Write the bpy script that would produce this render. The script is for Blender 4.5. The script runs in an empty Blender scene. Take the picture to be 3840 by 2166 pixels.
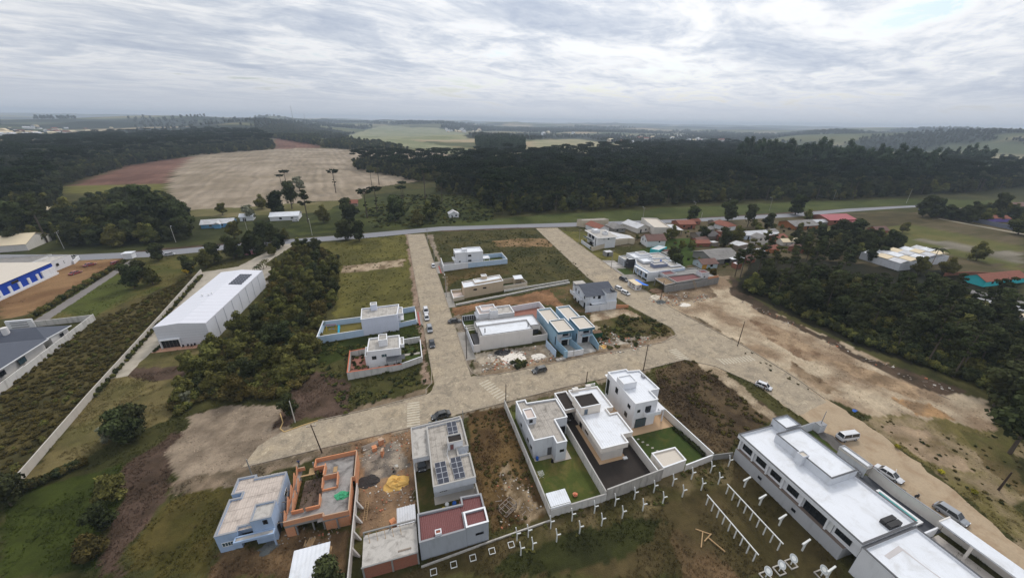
import bpy, bmesh, math, random
import numpy as np
from mathutils import Matrix, Vector

# ---------------------------------------------------------------- camera, world, sun, exposure
SC = bpy.context.scene
COL = SC.collection
CAM_H = 64.0
FPX, PITCH, ROLL, YAW = 1420.0, math.atan(626/1420), math.radians(-1.0), math.radians(17.2)
def _cam_axes():
    cp, sp, cy, sy = math.cos(PITCH), math.sin(PITCH), math.cos(YAW), math.sin(YAW)
    f = np.array([cp*sy, cp*cy, -sp]); r = np.array([cy, -sy, 0.0]); d = np.cross(f, r)
    cr, sr = math.cos(ROLL), math.sin(ROLL)
    return np.array([cr*r+sr*d, -sr*r+cr*d, f])
AX = _cam_axes()
cam = bpy.data.cameras.new('camera'); camo = bpy.data.objects.new('camera', cam); COL.objects.link(camo)
cam.sensor_width = 36.0; cam.lens = FPX/3840*36; cam.clip_start = 0.5; cam.clip_end = 60000
m3 = Matrix((AX[0], -AX[1], -AX[2])).transposed()
camo.matrix_world = Matrix.Translation((0, 0, CAM_H)) @ m3.to_4x4()
SC.camera = camo

SUN_EL, SUN_AZ = math.radians(48), math.radians(38)      # azimuth clockwise from +Y
W = bpy.data.worlds.new('World'); SC.world = W; W.use_nodes = True
nt = W.node_tree; nt.nodes.clear()
def N(nt, t, **kw):
    n = nt.nodes.new(t)
    for k, v in kw.items(): setattr(n, k, v)
    return n
def L(nt, a, b): nt.links.new(a, b)
def math_n(nt, op, a, b=None, c=None, clamp=False):
    n = nt.nodes.new('ShaderNodeMath'); n.operation = op; n.use_clamp = clamp
    for i, v in enumerate((a, b, c)):
        if v is None: continue
        if isinstance(v, (int, float)): n.inputs[i].default_value = v
        else: nt.links.new(v, n.inputs[i])
    return n.outputs[0]
def mixc(nt, f, a, b, blend='MIX'):
    n = nt.nodes.new('ShaderNodeMix'); n.data_type = 'RGBA'; n.blend_type = blend
    ins = {'f': n.inputs[0], 'a': n.inputs[6], 'b': n.inputs[7]}
    for k, v in (('f', f), ('a', a), ('b', b)):
        if isinstance(v, (int, float)): ins[k].default_value = v
        elif isinstance(v, (tuple, list)): ins[k].default_value = (*v[:3], 1)
        else: nt.links.new(v, ins[k])
    return n.outputs[2]
def ramp(nt, fac, pts, interp='LINEAR'):
    n = nt.nodes.new('ShaderNodeValToRGB'); cr = n.color_ramp; cr.interpolation = interp
    while len(cr.elements) < len(pts): cr.elements.new(0.5)
    for e, (p, c) in zip(cr.elements, pts):
        e.position = p; e.color = (c, c, c, 1) if isinstance(c, (int, float)) else (*c, 1)
    nt.links.new(fac, n.inputs[0]); return n.outputs[0]
def noise(nt, vec, scale, detail=4, rough=0.55, dist=0.0):
    n = nt.nodes.new('ShaderNodeTexNoise'); n.inputs['Scale'].default_value = scale
    n.inputs['Detail'].default_value = detail; n.inputs['Roughness'].default_value = rough
    n.inputs['Distortion'].default_value = dist
    if vec is not None: nt.links.new(vec, n.inputs['Vector'])
    return n.outputs[0]
def build_world():
    sky = N(nt, 'ShaderNodeTexSky', sky_type='NISHITA', sun_disc=False)
    sky.sun_elevation = SUN_EL; sky.sun_rotation = SUN_AZ; sky.air_density = 1.2; sky.dust_density = 2.0
    tc = N(nt, 'ShaderNodeTexCoord'); sep = N(nt, 'ShaderNodeSeparateXYZ'); L(nt, tc.outputs['Generated'], sep.inputs[0])
    x, y, z = sep.outputs
    zz = math_n(nt, 'ADD', math_n(nt, 'MAXIMUM', z, 0.0), 0.085)
    # project the direction on the cloud deck
    u = math_n(nt, 'DIVIDE', x, zz); v = math_n(nt, 'DIVIDE', y, zz)
    comb = N(nt, 'ShaderNodeCombineXYZ'); L(nt, math_n(nt, 'MULTIPLY_ADD', u, 0.72, math_n(nt, 'MULTIPLY', v, 0.10)), comb.inputs[0]); L(nt, math_n(nt, 'MULTIPLY_ADD', u, -0.30, v), comb.inputs[1])
    P_ = comb.outputs[0]
    big = noise(nt, P_, 0.34, 3, 0.5, 0.4)
    mid = noise(nt, P_, 1.15, 9, 0.62, 0.8)
    fine = noise(nt, P_, 4.2, 8, 0.66, 0.5)
    dens = math_n(nt, 'ADD', math_n(nt, 'ADD', math_n(nt, 'MULTIPLY', big, 0.36), math_n(nt, 'MULTIPLY', mid, 0.42)), math_n(nt, 'MULTIPLY', fine, 0.22))
    cl = ramp(nt, dens, [(0.41, (10.2, 10.3, 10.6)), (0.47, (8.4, 8.75, 9.4)), (0.53, (6.2, 6.8, 7.9)), (0.60, (4.6, 5.3, 6.7))])
    skyb = mixc(nt, 1.0, sky.outputs[0], (1.0, 1.1, 1.28), 'MULTIPLY')
    gap = ramp(nt, dens, [(0.395, 0.9), (0.455, 0.0)])
    c = mixc(nt, gap, cl, skyb)
    # thin haze veil close to the horizon
    veil = ramp(nt, z, [(0.0, 1.0), (0.03, 0.85), (0.075, 0.28), (0.14, 0.0)])
    c = mixc(nt, veil, c, (5.9, 6.35, 7.3))
    # cloud deck is brighter around the hidden sun and overhead
    sd = (math.cos(SUN_EL)*math.sin(SUN_AZ), math.cos(SUN_EL)*math.cos(SUN_AZ), math.sin(SUN_EL))
    dp = N(nt, 'ShaderNodeVectorMath', operation='DOT_PRODUCT'); L(nt, tc.outputs['Generated'], dp.inputs[0]); dp.inputs[1].default_value = sd
    glow = ramp(nt, dp.outputs['Value'], [(0.45, 0.95), (0.85, 1.15), (1.0, 1.5)])
    c = mixc(nt, 1.0, c, glow, 'MULTIPLY')
    c = mixc(nt, 1.0, c, (1.02, 1.0, 0.965), 'MULTIPLY')
    bg = N(nt, 'ShaderNodeBackground'); L(nt, c, bg.inputs[0]); bg.inputs[1].default_value = 0.108
    out = N(nt, 'ShaderNodeOutputWorld'); L(nt, bg.outputs[0], out.inputs[0])
build_world()
sun = bpy.data.lights.new('sun', 'SUN'); sun.energy = 1.4; sun.angle = math.radians(12); sun.color = (1.0, 0.96, 0.9)
suno = bpy.data.objects.new('sun', sun); COL.objects.link(suno)
sdir = Vector((math.cos(SUN_EL)*math.sin(SUN_AZ), math.cos(SUN_EL)*math.cos(SUN_AZ), math.sin(SUN_EL)))
suno.rotation_euler = sdir.to_track_quat('Z', 'Y').to_euler(); suno.location = sdir*500
vs = SC.view_settings; vs.view_transform = 'Standard'; vs.look = 'None'; vs.exposure = -0.10; vs.gamma = 1.0; vs.use_curve_mapping = False
SC.render.engine = 'CYCLES'
SC.cycles.volume_step_rate = 4; SC.cycles.volume_max_steps = 64; SC.cycles.max_bounces = 6; SC.cycles.volume_bounces = 0

# ---------------------------------------------------------------- photo pixel -> place on the ground
def P(px, py, z=0.0):
    """pixel of the 3840-wide photograph -> world point at height z"""
    w = AX.T @ np.array([(px-1920)/FPX, (py-1083)/FPX, 1.0]); t = (z-CAM_H)/w[2]
    return np.array([t*w[0], t*w[1], z])
def q(x, y, z=0.0):
    """pixel of the 2576-wide overview -> world xy"""
    s = 3840/2576
    p = P(x*s, y*s, z); return (float(p[0]), float(p[1]))
def proj(pts):
    """world points -> 2576-wide overview pixels (+ depth)"""
    v = (np.asarray(pts)-np.array([0, 0, CAM_H])) @ AX.T
    d = np.maximum(v[:, 2], 1e-3); s = 2576/3840
    return (1920+FPX*v[:, 0]/d)*s, (1083+FPX*v[:, 1]/d)*s, v[:, 2]
def inpoly(x, y, poly):
    x = np.asarray(x); y = np.asarray(y); r = np.zeros(x.shape, bool); n = len(poly)
    for i in range(n):
        x1, y1 = poly[i]; x2, y2 = poly[(i+1) % n]
        if y1 == y2: continue
        c = ((y1 > y) != (y2 > y)) & (x < (x2-x1)*(y-y1)/(y2-y1)+x1); r ^= c
    return r
_rs = np.random.RandomState(7)
_lat = _rs.rand(256, 256)
def vnoise(x, y, scale, seed=0, octaves=4):
    """value noise, numpy"""
    tot = np.zeros(np.shape(x)); amp = 1.0; s = 0.0; f = 1.0/scale
    for o in range(octaves):
        X = x*f+seed*17.3+o*5.1; Y = y*f+seed*9.7+o*3.3
        xi = np.floor(X).astype(int); yi = np.floor(Y).astype(int); fx = X-xi; fy = Y-yi
        fx = fx*fx*(3-2*fx); fy = fy*fy*(3-2*fy)
        a = _lat[xi % 256, yi % 256]; b = _lat[(xi+1) % 256, yi % 256]; c = _lat[xi % 256, (yi+1) % 256]; d = _lat[(xi+1) % 256, (yi+1) % 256]
        tot += amp*((a*(1-fx)+b*fx)*(1-fy)+(c*(1-fx)+d*fx)*fy); s += amp; amp *= 0.55; f *= 2.1
    return tot/s
def terrain_z(x, y):
    d = np.hypot(x, y)
    k = np.clip((d-850)/1500, 0, 1); k = k*k*(3-2*k)
    h = (vnoise(x, y, 1300, 3, 3)-0.46)*190*k
    k2 = np.clip((d-4500)/5000, 0, 1)
    h = h+(vnoise(x, y, 3800, 5, 3)-0.34)*120*k2
    return np.clip(h, -14, 84)

# ---------------------------------------------------------------- materials
MATS = {}
def mat(name, col, rough=0.85, var=0.12, scale=0.6, fine=0.10, fscale=6.0, streak=0.0, dirt=(0.10, 0.09, 0.07), dirt_amt=0.0, dscale=0.35, bump=0.0, bscale=8.0, metal=0.0, spec=0.3):
    if name in MATS: return MATS[name]
    m = bpy.data.materials.new(name); m.use_nodes = True; t = m.node_tree; b = t.nodes['Principled BSDF']
    b.inputs['Roughness'].default_value = rough; b.inputs['Metallic'].default_value = metal
    b.inputs['Specular IOR Level'].default_value = spec
    geo = N(t, 'ShaderNodeNewGeometry'); pos = geo.outputs['Position']
    c = (*col, 1)
    n1 = noise(t, pos, scale, 5, 0.6); n2 = noise(t, pos, fscale, 3, 0.6)
    f = math_n(t, 'ADD', math_n(t, 'MULTIPLY_ADD', n1, 2*var, 1-var), math_n(t, 'MULTIPLY_ADD', n2, 2*fine, -fine))
    cc = N(t, 'ShaderNodeVectorMath', operation='SCALE'); cc.inputs[0].default_value = col; L(t, f, cc.inputs['Scale'])
    o = cc.outputs[0]
    if dirt_amt > 0:
        dn = ramp(t, noise(t, pos, dscale, 6, 0.68, 0.6), [(0.48, 0.0), (0.70, dirt_amt)]); o = mixc(t, dn, o, dirt)
    if streak > 0:
        mp = N(t, 'ShaderNodeMapping'); mp.inputs['Scale'].default_value = (1.1, 1.1, 0.16); L(t, pos, mp.inputs[0])
        sn = ramp(t, noise(t, mp.outputs[0], 1.0, 5, 0.65), [(0.50, 0.0), (0.80, streak*0.75)]); o = mixc(t, sn, o, dirt)
    L(t, o, b.inputs['Base Color'])
    if bump > 0:
        bn = N(t, 'ShaderNodeBump'); bn.inputs['Strength'].default_value = bump; bn.inputs['Distance'].default_value = 0.05
        L(t, noise(t, pos, bscale, 4, 0.6), bn.inputs['Height']); L(t, bn.outputs[0], b.inputs['Normal'])
    MATS[name] = m; return m
def mat_glass(name, col=(0.015, 0.02, 0.025)):
    if name in MATS: return MATS[name]
    m = bpy.data.materials.new(name); m.use_nodes = True; b = m.node_tree.nodes['Principled BSDF']
    b.inputs['Base Color'].default_value = (*col, 1); b.inputs['Roughness'].default_value = 0.08; b.inputs['Specular IOR Level'].default_value = 0.6
    MATS[name] = m; return m
def mat_paint(name, col, rough=0.28, coat=0.6):
    if name in MATS: return MATS[name]
    m = bpy.data.materials.new(name); m.use_nodes = True; t = m.node_tree; b = t.nodes['Principled BSDF']
    g = N(t, 'ShaderNodeNewGeometry'); n = noise(t, g.outputs['Position'], 1.4, 4, 0.6)
    L(t, mixc(t, math_n(t, 'MULTIPLY', n, 0.28), col, (0.19, 0.165, 0.13)), b.inputs['Base Color'])
    b.inputs['Roughness'].default_value = rough; b.inputs['Coat Weight'].default_value = coat; b.inputs['Coat Roughness'].default_value = 0.08
    MATS[name] = m; return m

# ---------------------------------------------------------------- mesh helpers
class MB:
    """collects boxes, prisms and tubes; build() links them as one mesh object"""
    def __init__(s): s.v = []; s.f = []
    def add(s, vs, fs):
        o = len(s.v); s.v += [tuple(map(float, p)) for p in vs]; s.f += [tuple(i+o for i in f) for f in fs]; return s
    def box(s, x0, y0, z0, x1, y1, z1):
        x0, x1 = min(x0, x1), max(x0, x1); y0, y1 = min(y0, y1), max(y0, y1)
        return s.add([(x0,y0,z0),(x1,y0,z0),(x1,y1,z0),(x0,y1,z0),(x0,y0,z1),(x1,y0,z1),(x1,y1,z1),(x0,y1,z1)],
                     [(0,3,2,1),(4,5,6,7),(0,1,5,4),(1,2,6,5),(2,3,7,6),(3,0,4,7)])
    def obox(s, c, ux, lx, ly, z0, z1):
        """oriented box: centre xy, unit direction ux, full lengths"""
        ux = np.array(ux)/np.hypot(*ux); uy = np.array([-ux[1], ux[0]]); c = np.array(c)
        p = [c-ux*lx/2-uy*ly/2, c+ux*lx/2-uy*ly/2, c+ux*lx/2+uy*ly/2, c-ux*lx/2+uy*ly/2]
        return s.prism(p, z0, z1)
    def prism(s, poly, z0, z1):
        n = len(poly); vs = [(p[0], p[1], z0) for p in poly]+[(p[0], p[1], z1) for p in poly]
        fs = [tuple(range(n-1, -1, -1)), tuple(range(n, 2*n))]+[(i, (i+1) % n, n+(i+1) % n, n+i) for i in range(n)]
        return s.add(vs, fs)
    def seg(s, a, b, th, z0, z1a, z1b=None):
        """wall piece from a to b with thickness, top may slope"""
        z1b = z1a if z1b is None else z1b
        a = np.array(a, float); b = np.array(b, float); d = (b-a)/np.hypot(*(b-a)); n = np.array([-d[1], d[0]])*th/2
        q4 = [a-n, b-n, b+n, a+n]; t = [z1a, z1b, z1b, z1a]
        return s.add([(p[0], p[1], z0) for p in q4]+[(p[0], p[1], z) for p, z in zip(q4, t)], [(0,3,2,1),(4,5,6,7),(0,1,5,4),(1,2,6,5),(2,3,7,6),(3,0,4,7)])
    def tube(s, a, b, r0, r1=None, n=8):
        r1 = r0 if r1 is None else r1
        a = Vector(a); b = Vector(b); d = (b-a).normalized(); u = d.orthogonal().normalized(); w = d.cross(u)
        vs = []
        for c, r in ((a, r0), (b, r1)):
            for i in range(n):
                t = 2*math.pi*i/n; vs.append(c+u*(r*math.cos(t))+w*(r*math.sin(t)))
        return s.add(vs, [(i, (i+1) % n, n+(i+1) % n, n+i) for i in range(n)]+[tuple(range(n-1, -1, -1)), tuple(range(n, 2*n))])
    def bar(s, a, b, w, h=None):
        """square bar between two 3D points"""
        h = w if h is None else h
        a = Vector(a); b = Vector(b); d = (b-a).normalized(); up = Vector((0, 0, 1)) if abs(d.z) < 0.95 else Vector((1, 0, 0))
        u = d.cross(up).normalized()*w/2; v = d.cross(u).normalized()*h/2
        vs = [a-u-v, a+u-v, a+u+v, a-u+v, b-u-v, b+u-v, b+u+v, b-u+v]
        return s.add(vs, [(0,3,2,1),(4,5,6,7),(0,1,5,4),(1,2,6,5),(2,3,7,6),(3,0,4,7)])
    def mesh(s, name, m, off=(0, 0, 0), smooth=False):
        me = bpy.data.meshes.new(name); ox, oy, oz = off
        me.from_pydata([(x-ox, y-oy, z-oz) for x, y, z in s.v], [], s.f); me.update()
        if m is not None: me.materials.append(m)
        if smooth: me.shade_smooth()
        return me
    def build(s, name, m, parent=None, smooth=False, bevel=0.0):
        off = (0, 0, 0)
        if parent is not None:
            p = parent
            while p is not None: off = tuple(o+l for o, l in zip(off, p.location)); p = p.parent
        o = bpy.data.objects.new(name, s.mesh(name, m, off, smooth)); COL.objects.link(o)
        if parent is not None: o.parent = parent
        if bevel > 0:
            bv = o.modifiers.new('bevel', 'BEVEL'); bv.width = bevel; bv.segments = 2; bv.limit_method = 'ANGLE'
        return o
def tag(o, label=None, cat=None, group=None, kind=None):
    if label: o['label'] = label
    if cat: o['category'] = cat
    if group: o['group'] = group
    if kind: o['kind'] = kind
    return o
def thing(name, label, cat, loc=(0, 0, 0), group=None, rz=0.0):
    o = bpy.data.objects.new(name, None); COL.objects.link(o); o.location = (loc[0], loc[1], loc[2] if len(loc) > 2 else 0.0)
    o.rotation_euler = (0, 0, rz); o.empty_display_size = 0.5
    return tag(o, label, cat, group)
def inst(name, me, parent, loc=(0, 0, 0), rot=(0, 0, 0), sc=(1, 1, 1)):
    """another object that shares the mesh, in the parent's space"""
    o = bpy.data.objects.new(name, me); COL.objects.link(o); o.parent = parent; o.location = loc; o.rotation_euler = rot; o.scale = sc; return o
def copy_tree(o, parent=None):
    c = o.copy(); COL.objects.link(c); c.parent = parent
    for ch in list(o.children): copy_tree(ch, c)
    return c
def offset_poly(poly, d):
    """inward offset of a CCW polygon"""
    n = len(poly); out = []
    for i in range(n):
        p0, p1, p2 = (np.array(poly[j], float) for j in ((i-1) % n, i, (i+1) % n))
        e1 = p1-p0; e2 = p2-p1; e1 /= np.hypot(*e1); e2 /= np.hypot(*e2)
        n1 = np.array([-e1[1], e1[0]]); n2 = np.array([-e2[1], e2[0]]); k = 1+float(n1 @ n2)
        out.append(tuple(p1+(n1+n2)/max(k, 0.2)*d))
    return out
def ccw(poly):
    a = sum(poly[i][0]*poly[(i+1) % len(poly)][1]-poly[(i+1) % len(poly)][0]*poly[i][1] for i in range(len(poly)))
    return list(poly) if a > 0 else list(poly)[::-1]
EXCL = []
def sheet(name, poly, z, m, parent=None, kind=None, jitter=0.0, step=1.5, seed=1):
    """flat polygon at height z; the rim can be made ragged"""
    poly = ccw(poly)
    if jitter > 0:
        rr = random.Random(seed); out = []
        for i in range(len(poly)):
            a = np.array(poly[i]); b = np.array(poly[(i+1) % len(poly)]); k = max(1, int(np.hypot(*(b-a))/step))
            for j in range(k):
                p = a+(b-a)*j/k; out.append((p[0]+rr.uniform(-jitter, jitter), p[1]+rr.uniform(-jitter, jitter)))
        poly = out
    bm = bmesh.new(); vs = [bm.verts.new((p[0], p[1], z)) for p in poly]; es = [bm.edges.new((vs[i], vs[(i+1) % len(vs)])) for i in range(len(vs))]
    bmesh.ops.triangle_fill(bm, edges=es, use_beauty=True, normal=(0, 0, 1))
    for f in bm.faces:
        if f.normal.z < 0: f.normal_flip()
    me = bpy.data.meshes.new(name); bm.to_mesh(me); bm.free(); me.materials.append(m)
    o = bpy.data.objects.new(name, me); COL.objects.link(o)
    if parent is not None:
        off = Vector(); p = parent
        while p is not None: off += p.location; p = p.parent
        me.transform(Matrix.Translation(-off)); o.parent = parent
    if kind: o['kind'] = kind
    if kind == 'structure': EXCL.append([tuple(p) for p in poly])
    return o
# ---------------------------------------------------------------- ground
def S(r, g, b, k=1.0):
    f = lambda c: ((c/255+0.055)/1.055)**2.4 if c > 10 else c/255/12.92
    return (f(r)*k, f(g)*k, f(b)*k)
GRASS = (S(84, 80, 46), S(66, 66, 36)); DRY = (S(118, 104, 76), S(92, 82, 52)); DIRT = (S(158, 136, 112), S(128, 106, 86)); PALE = (S(192, 174, 148), S(150, 128, 104))
SOIL = (S(98, 80, 68), S(76, 62, 50)); LAWN = (S(98, 92, 56), S(116, 104, 68)); GREEN = (S(64, 72, 28), S(48, 56, 24)); STUB = (S(164, 149, 130), S(142, 128, 108))
PLOW = (S(124, 92, 78), S(104, 74, 62)); HEATH = (S(96, 86, 52), S(70, 66, 40)); WOODS = (S(34, 36, 22), S(46, 42, 28)); GRAVEL = (S(158, 141, 121), S(130, 115, 98))
ORANGE = (S(160, 130, 100), S(124, 100, 78)); MOSS = (S(108, 102, 54), S(88, 84, 44)); PALEGREEN = (S(150, 148, 116), S(126, 130, 96))
ZONES = [  # polygon in overview pixels, colour pair, patch size (m), raggedness (m)
 ([(0,560),(700,520),(1100,470),(1240,560),(1120,575),(720,600),(400,630),(0,640)], (S(74,76,42), S(56,60,32)), 14, 3),
 ([(415,502),(440,430),(487,386),(690,374),(800,372),(1075,381),(1190,396),(880,402),(915,425),(1060,455),(930,474),(905,500),(600,522),(470,532)], STUB, 26, 2),
 ([(470,528),(700,514),(905,500),(960,520),(800,535),(560,548),(470,545)], (S(128,118,84), S(102,98,60)), 20, 3),
 ([(690,347),(805,350),(806,372),(690,375)], PLOW, 40, 2),
 ([(160,470),(320,416),(487,392),(440,430),(418,462)], PLOW, 20, 2),
 ([(160,469),(418,461),(408,498),(290,495),(160,484)], (S(118,112,60), S(100,98,48)), 20, 2),
 ([(862,345),(960,316),(1100,322),(1165,335),(1180,352),(1030,352),(1150,372),(1200,376),(1150,386),(1000,366)], PALEGREEN, 60, 8),
 ([(1335,386),(1340,352),(1460,350),(1600,372),(1560,378),(1400,390)], (S(168,156,124), S(140,138,104)), 50, 8),
 ([(900,498),(1240,490),(1240,560),(760,590),(720,575),(800,540)], (S(78,82,40), S(56,62,30)), 12, 3),
 ([(1100,575),(1240,548),(1640,525),(2000,508),(2290,500),(2560,505),(2560,520),(2250,522),(1800,545),(1400,566)], (S(82,88,46), S(64,72,36)), 16, 3),
 ([(1100,583),(1400,572),(1800,551),(2260,523),(2250,518),(1800,545),(1400,566),(1100,577)], SOIL, 5, 1),
 ([(330,632),(720,598),(720,606),(330,640)], SOIL, 6, 1),
 # west side
 ([(0,662),(330,650),(300,660),(170,740),(60,790),(0,800)], (S(150,118,84), S(122,92,64)), 8, 2),
 ([(180,740),(350,655),(560,640),(500,690),(380,740),(230,800),(160,800),(100,800)], (S(104,96,54), S(80,82,40)), 7, 2),
 ([(170,735),(300,690),(330,730),(240,800),(150,790)], (S(84,90,42), S(76,80,40)), 6, 1.5),
 ([(0,960),(230,800),(380,735),(490,688),(480,705),(270,965),(60,1200),(30,1240),(0,1260)], HEATH, 4, 1),
 ([(40,1225),(280,950),(385,885),(560,870),(520,980),(430,1050),(300,1100),(150,1190),(60,1230)], LAWN, 8, 0.8),
 ([(300,945),(330,925),(470,925),(470,945),(400,955)], SOIL, 4, 0.6),
 ([(0,1260),(60,1235),(200,1195),(350,1165),(340,1250),(270,1330),(250,1453),(0,1453)], GREEN, 7, 1),
 ([(340,1160),(430,1080),(480,1085),(430,1240),(390,1300),(330,1380),(300,1453),(245,1453),(280,1320)], SOIL, 4, 1.2),
 ([(390,1300),(440,1250),(590,1215),(540,1360),(540,1453),(300,1453),(330,1380)], (S(72,68,32), S(92,82,44)), 4, 0.8),
 ([(395,1160),(430,1060),(560,1020),(700,1010),(715,1080),(800,1060),(1040,1005),(1075,1050),(1040,1085),(620,1180),(420,1240)], GRAVEL, 4, 3.2),
 ([(430,1215),(620,1172),(1030,1080),(1030,1120),(800,1150),(590,1215),(420,1250)], (S(140,122,102), S(104,92,74)), 3, 0.7),
 ([(530,1390),(700,1350),(720,1340),(880,1340),(870,1453),(500,1453),(545,1410)], (S(124,100,72), S(92,74,54)), 3, 0.8),
 ([(880,1110),(1040,1080),(1045,1290),(1055,1330),(900,1350),(895,1180)], ORANGE, 3, 0.6),
 ([(925,1130),(1010,1100),(1030,1180),(960,1200),(900,1220)], (S(112,104,96), S(170,156,138)), 2, 0.8),
 ([(770,920),(880,960),(875,1040),(760,1060),(690,1080),(720,1000)], SOIL, 4, 1),
 ([(880,950),(1062,905),(1080,965),(1040,1000),(870,1045)], (S(66,66,34), S(84,80,48)), 4, 0.7),
 ([(790,870),(1060,815),(1060,845),(880,885),(800,930)], (S(58,66,28), S(48,56,24)), 4, 0.7),
 ([(780,615),(1025,590),(1040,775),(835,800),(850,690)], MOSS, 9, 1),
 ([(860,668),(1015,652),(1010,672),(860,690)], (S(180,160,134), S(118,100,76)), 3, 1.2),
 ([(1022,588),(1036,588),(1075,920),(1092,960),(1070,965),(1045,800)], (S(156,134,116), S(124,104,86)), 3, 0.6),
 ([(1086,590),(1345,578),(1490,695),(1440,705),(1330,712),(1270,655),(1115,640)], (S(84,78,46), S(62,62,34)), 7, 1),
 ([(1240,605),(1360,598),(1400,605),(1390,620),(1250,620)], (S(150,122,90), S(112,92,62)), 4, 1.2),
 ([(1115,680),(1275,665),(1280,690),(1150,705),(1120,730)], (S(96,80,50), S(72,66,36)), 4, 0.8),
 ([(1072,590),(1088,590),(1115,680),(1128,760),(1165,800),(1190,945),(1185,945),(1120,700)], (S(156,142,124), S(128,114,98)), 3, 0.5),
 ([(1135,775),(1400,725),(1460,720),(1490,790),(1370,765),(1200,775),(1150,800)], (S(148,112,82), S(122,92,66)), 4, 0.8),
 ([(1380,725),(1450,712),(1480,790),(1420,770)], (S(112,92,64), S(82,80,46)), 3, 0.8),
 ([(1480,780),(1560,775),(1610,790),(1560,830),(1490,830)], PALE, 3, 0.8),
 ([(1500,810),(1560,790),(1640,800),(1695,830),(1695,845),(1620,870),(1530,880)], (S(76,76,38), S(104,92,62)), 3, 0.8),
 ([(1495,880),(1560,850),(1640,848),(1600,880),(1520,892)], (S(192,182,166), S(150,136,118)), 2, 1),
 ([(1190,885),(1385,865),(1400,905),(1330,915),(1240,938),(1195,942)], (S(182,168,148), S(130,116,98)), 3, 0.8),
 ([(1225,890),(1290,880),(1320,890),(1290,908),(1240,915)], (S(226,218,206), S(200,188,170)), 2, 0.6),
 ([(1150,790),(1190,940),(1175,945),(1140,800)], (S(150,140,126), S(130,118,102)), 3, 0.4),
 # north-east block and the wood
 ([(1410,580),(1470,585),(1500,610),(1560,640),(1540,680),(1480,640)], (S(120,112,62), S(96,94,48)), 5, 0.8),
 ([(1480,590),(1660,560),(2250,530),(2576,560),(2576,700),(2440,690),(2100,700),(1850,700),(1800,720),(1640,620),(1520,620)], (S(104,92,70), S(82,76,50)), 6, 1.5),
 ([(1600,640),(1660,600),(1740,600),(1760,660),(1700,680)], (S(70,88,36), S(58,72,30)), 5, 1),
 ([(2060,570),(2260,560),(2576,620),(2576,680),(2400,640),(2200,620),(2080,600)], (S(108,102,60), S(90,92,48)), 12, 2),
 ([(2280,590),(2576,640),(2576,660),(2380,625)], (S(140,132,118), S(110,104,88)), 10, 2),
 ([(2060,540),(2290,535),(2350,560),(2100,585)], (S(88,78,52), S(70,64,42)), 8, 1.5),
 ([(1640,745),(1790,700),(1830,690),(1850,740),(1980,800),(2160,880),(2290,930),(2400,980),(2480,1010),(2500,1080),(2400,1130),(2200,1040),(2060,1000),(1900,890),(1760,810)], PALE, 8, 1.5),
 ([(1880,800),(1960,820),(2080,900),(2040,915),(1930,850)], (S(170,146,118), S(128,104,82)), 3, 1.2),
 ([(2080,900),(2200,930),(2330,985),(2290,1000),(2150,950)], (S(176,150,120), S(134,112,88)), 3, 1.2),
 ([(1980,905),(2030,930),(2110,985),(2080,990),(2000,935)], (S(120,100,78), S(156,134,108)), 2.5, .8),
 ([(2240,1000),(2330,1010),(2400,1060),(2300,1040)], (S(186,148,106), S(140,116,90)), 3, 1),
 ([(1640,740),(1780,715),(1800,745),(1700,760)], (S(112,94,76), S(150,130,106)), 3, 1),
 ([(1830,690),(1960,790),(2150,885),(2300,935),(2430,985),(2380,1000),(2160,900),(1980,815),(1840,745)], (S(92,76,62), S(70,60,48)), 4, 1.5),
 ([(1850,730),(1900,640),(2576,700),(2576,1000),(2440,960),(2150,870),(1960,780)], WOODS, 5, 1.2),
 ([(1705,785),(1760,800),(1870,870),(2070,1000),(2040,1005),(1860,890)], (S(150,132,110), S(96,84,64)), 3, 0.9),
 ([(2380,1050),(2480,1090),(2576,1120),(2576,1380),(2400,1230),(2180,1060),(2200,1040)], (S(150,132,104), S(112,102,62)), 4, 1.2),
 ([(2210,1060),(2330,1080),(2440,1180),(2330,1160),(2230,1090)], (S(164,142,116), S(118,102,74)), 4, 1),
 ([(2420,1080),(2576,1110),(2576,1250),(2480,1180)], (S(92,88,50), S(114,98,66)), 4, 1),
 ([(1192,943),(1250,922),(1500,878),(1640,852),(1692,838),(1700,845),(1665,866),(1500,896),(1250,946)], (S(158,138,114), S(124,106,86)), 3, .5),
 ([(1100,1062),(1280,1006),(1420,970),(1640,922),(1640,934),(1420,985),(1280,1022),(1100,1075)], (S(150,136,116), S(120,106,88)), 3, .4),
 ([(880,1045),(1072,990),(1072,978),(880,1028)], (S(140,122,100), S(108,94,76)), 3, .5),
 # lots on the south side
 ([(1645,925),(1740,900),(1800,920),(1960,1050),(1840,1140),(1790,1140),(1650,1000)], (S(98,82,60), S(68,56,42)), 3.5, 1),
 ([(1740,900),(1800,915),(1990,1075),(1930,1060),(1790,940)], (S(190,172,146), S(150,132,108)), 3, 0.8),
 ([(1175,1035),(1275,1020),(1375,1290),(1240,1345),(1205,1240),(1190,1150)], (S(112,90,58), S(84,66,44)), 3, 0.8),
 ([(1270,1150),(1320,1240),(1370,1290),(1320,1320),(1260,1230)], (S(180,158,128), S(110,92,68)), 2.5, 0.9),
 ([(900,1453),(1060,1410),(1240,1350),(1385,1300),(1530,1235),(1790,1150),(1840,1140),(2100,1400),(2120,1453)], (S(72,64,38), S(88,76,50)), 6, 0.8),
 ([(1290,1340),(1385,1300),(1790,1150),(1850,1150),(1840,1200),(1600,1310),(1300,1400)], (S(116,102,72), S(78,72,42)), 3, 0.8),
 ([(1380,1350),(1600,1300),(1700,1320),(1560,1400),(1300,1453),(1240,1420)], (S(58,60,30), S(50,52,28)), 5, 1),
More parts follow.
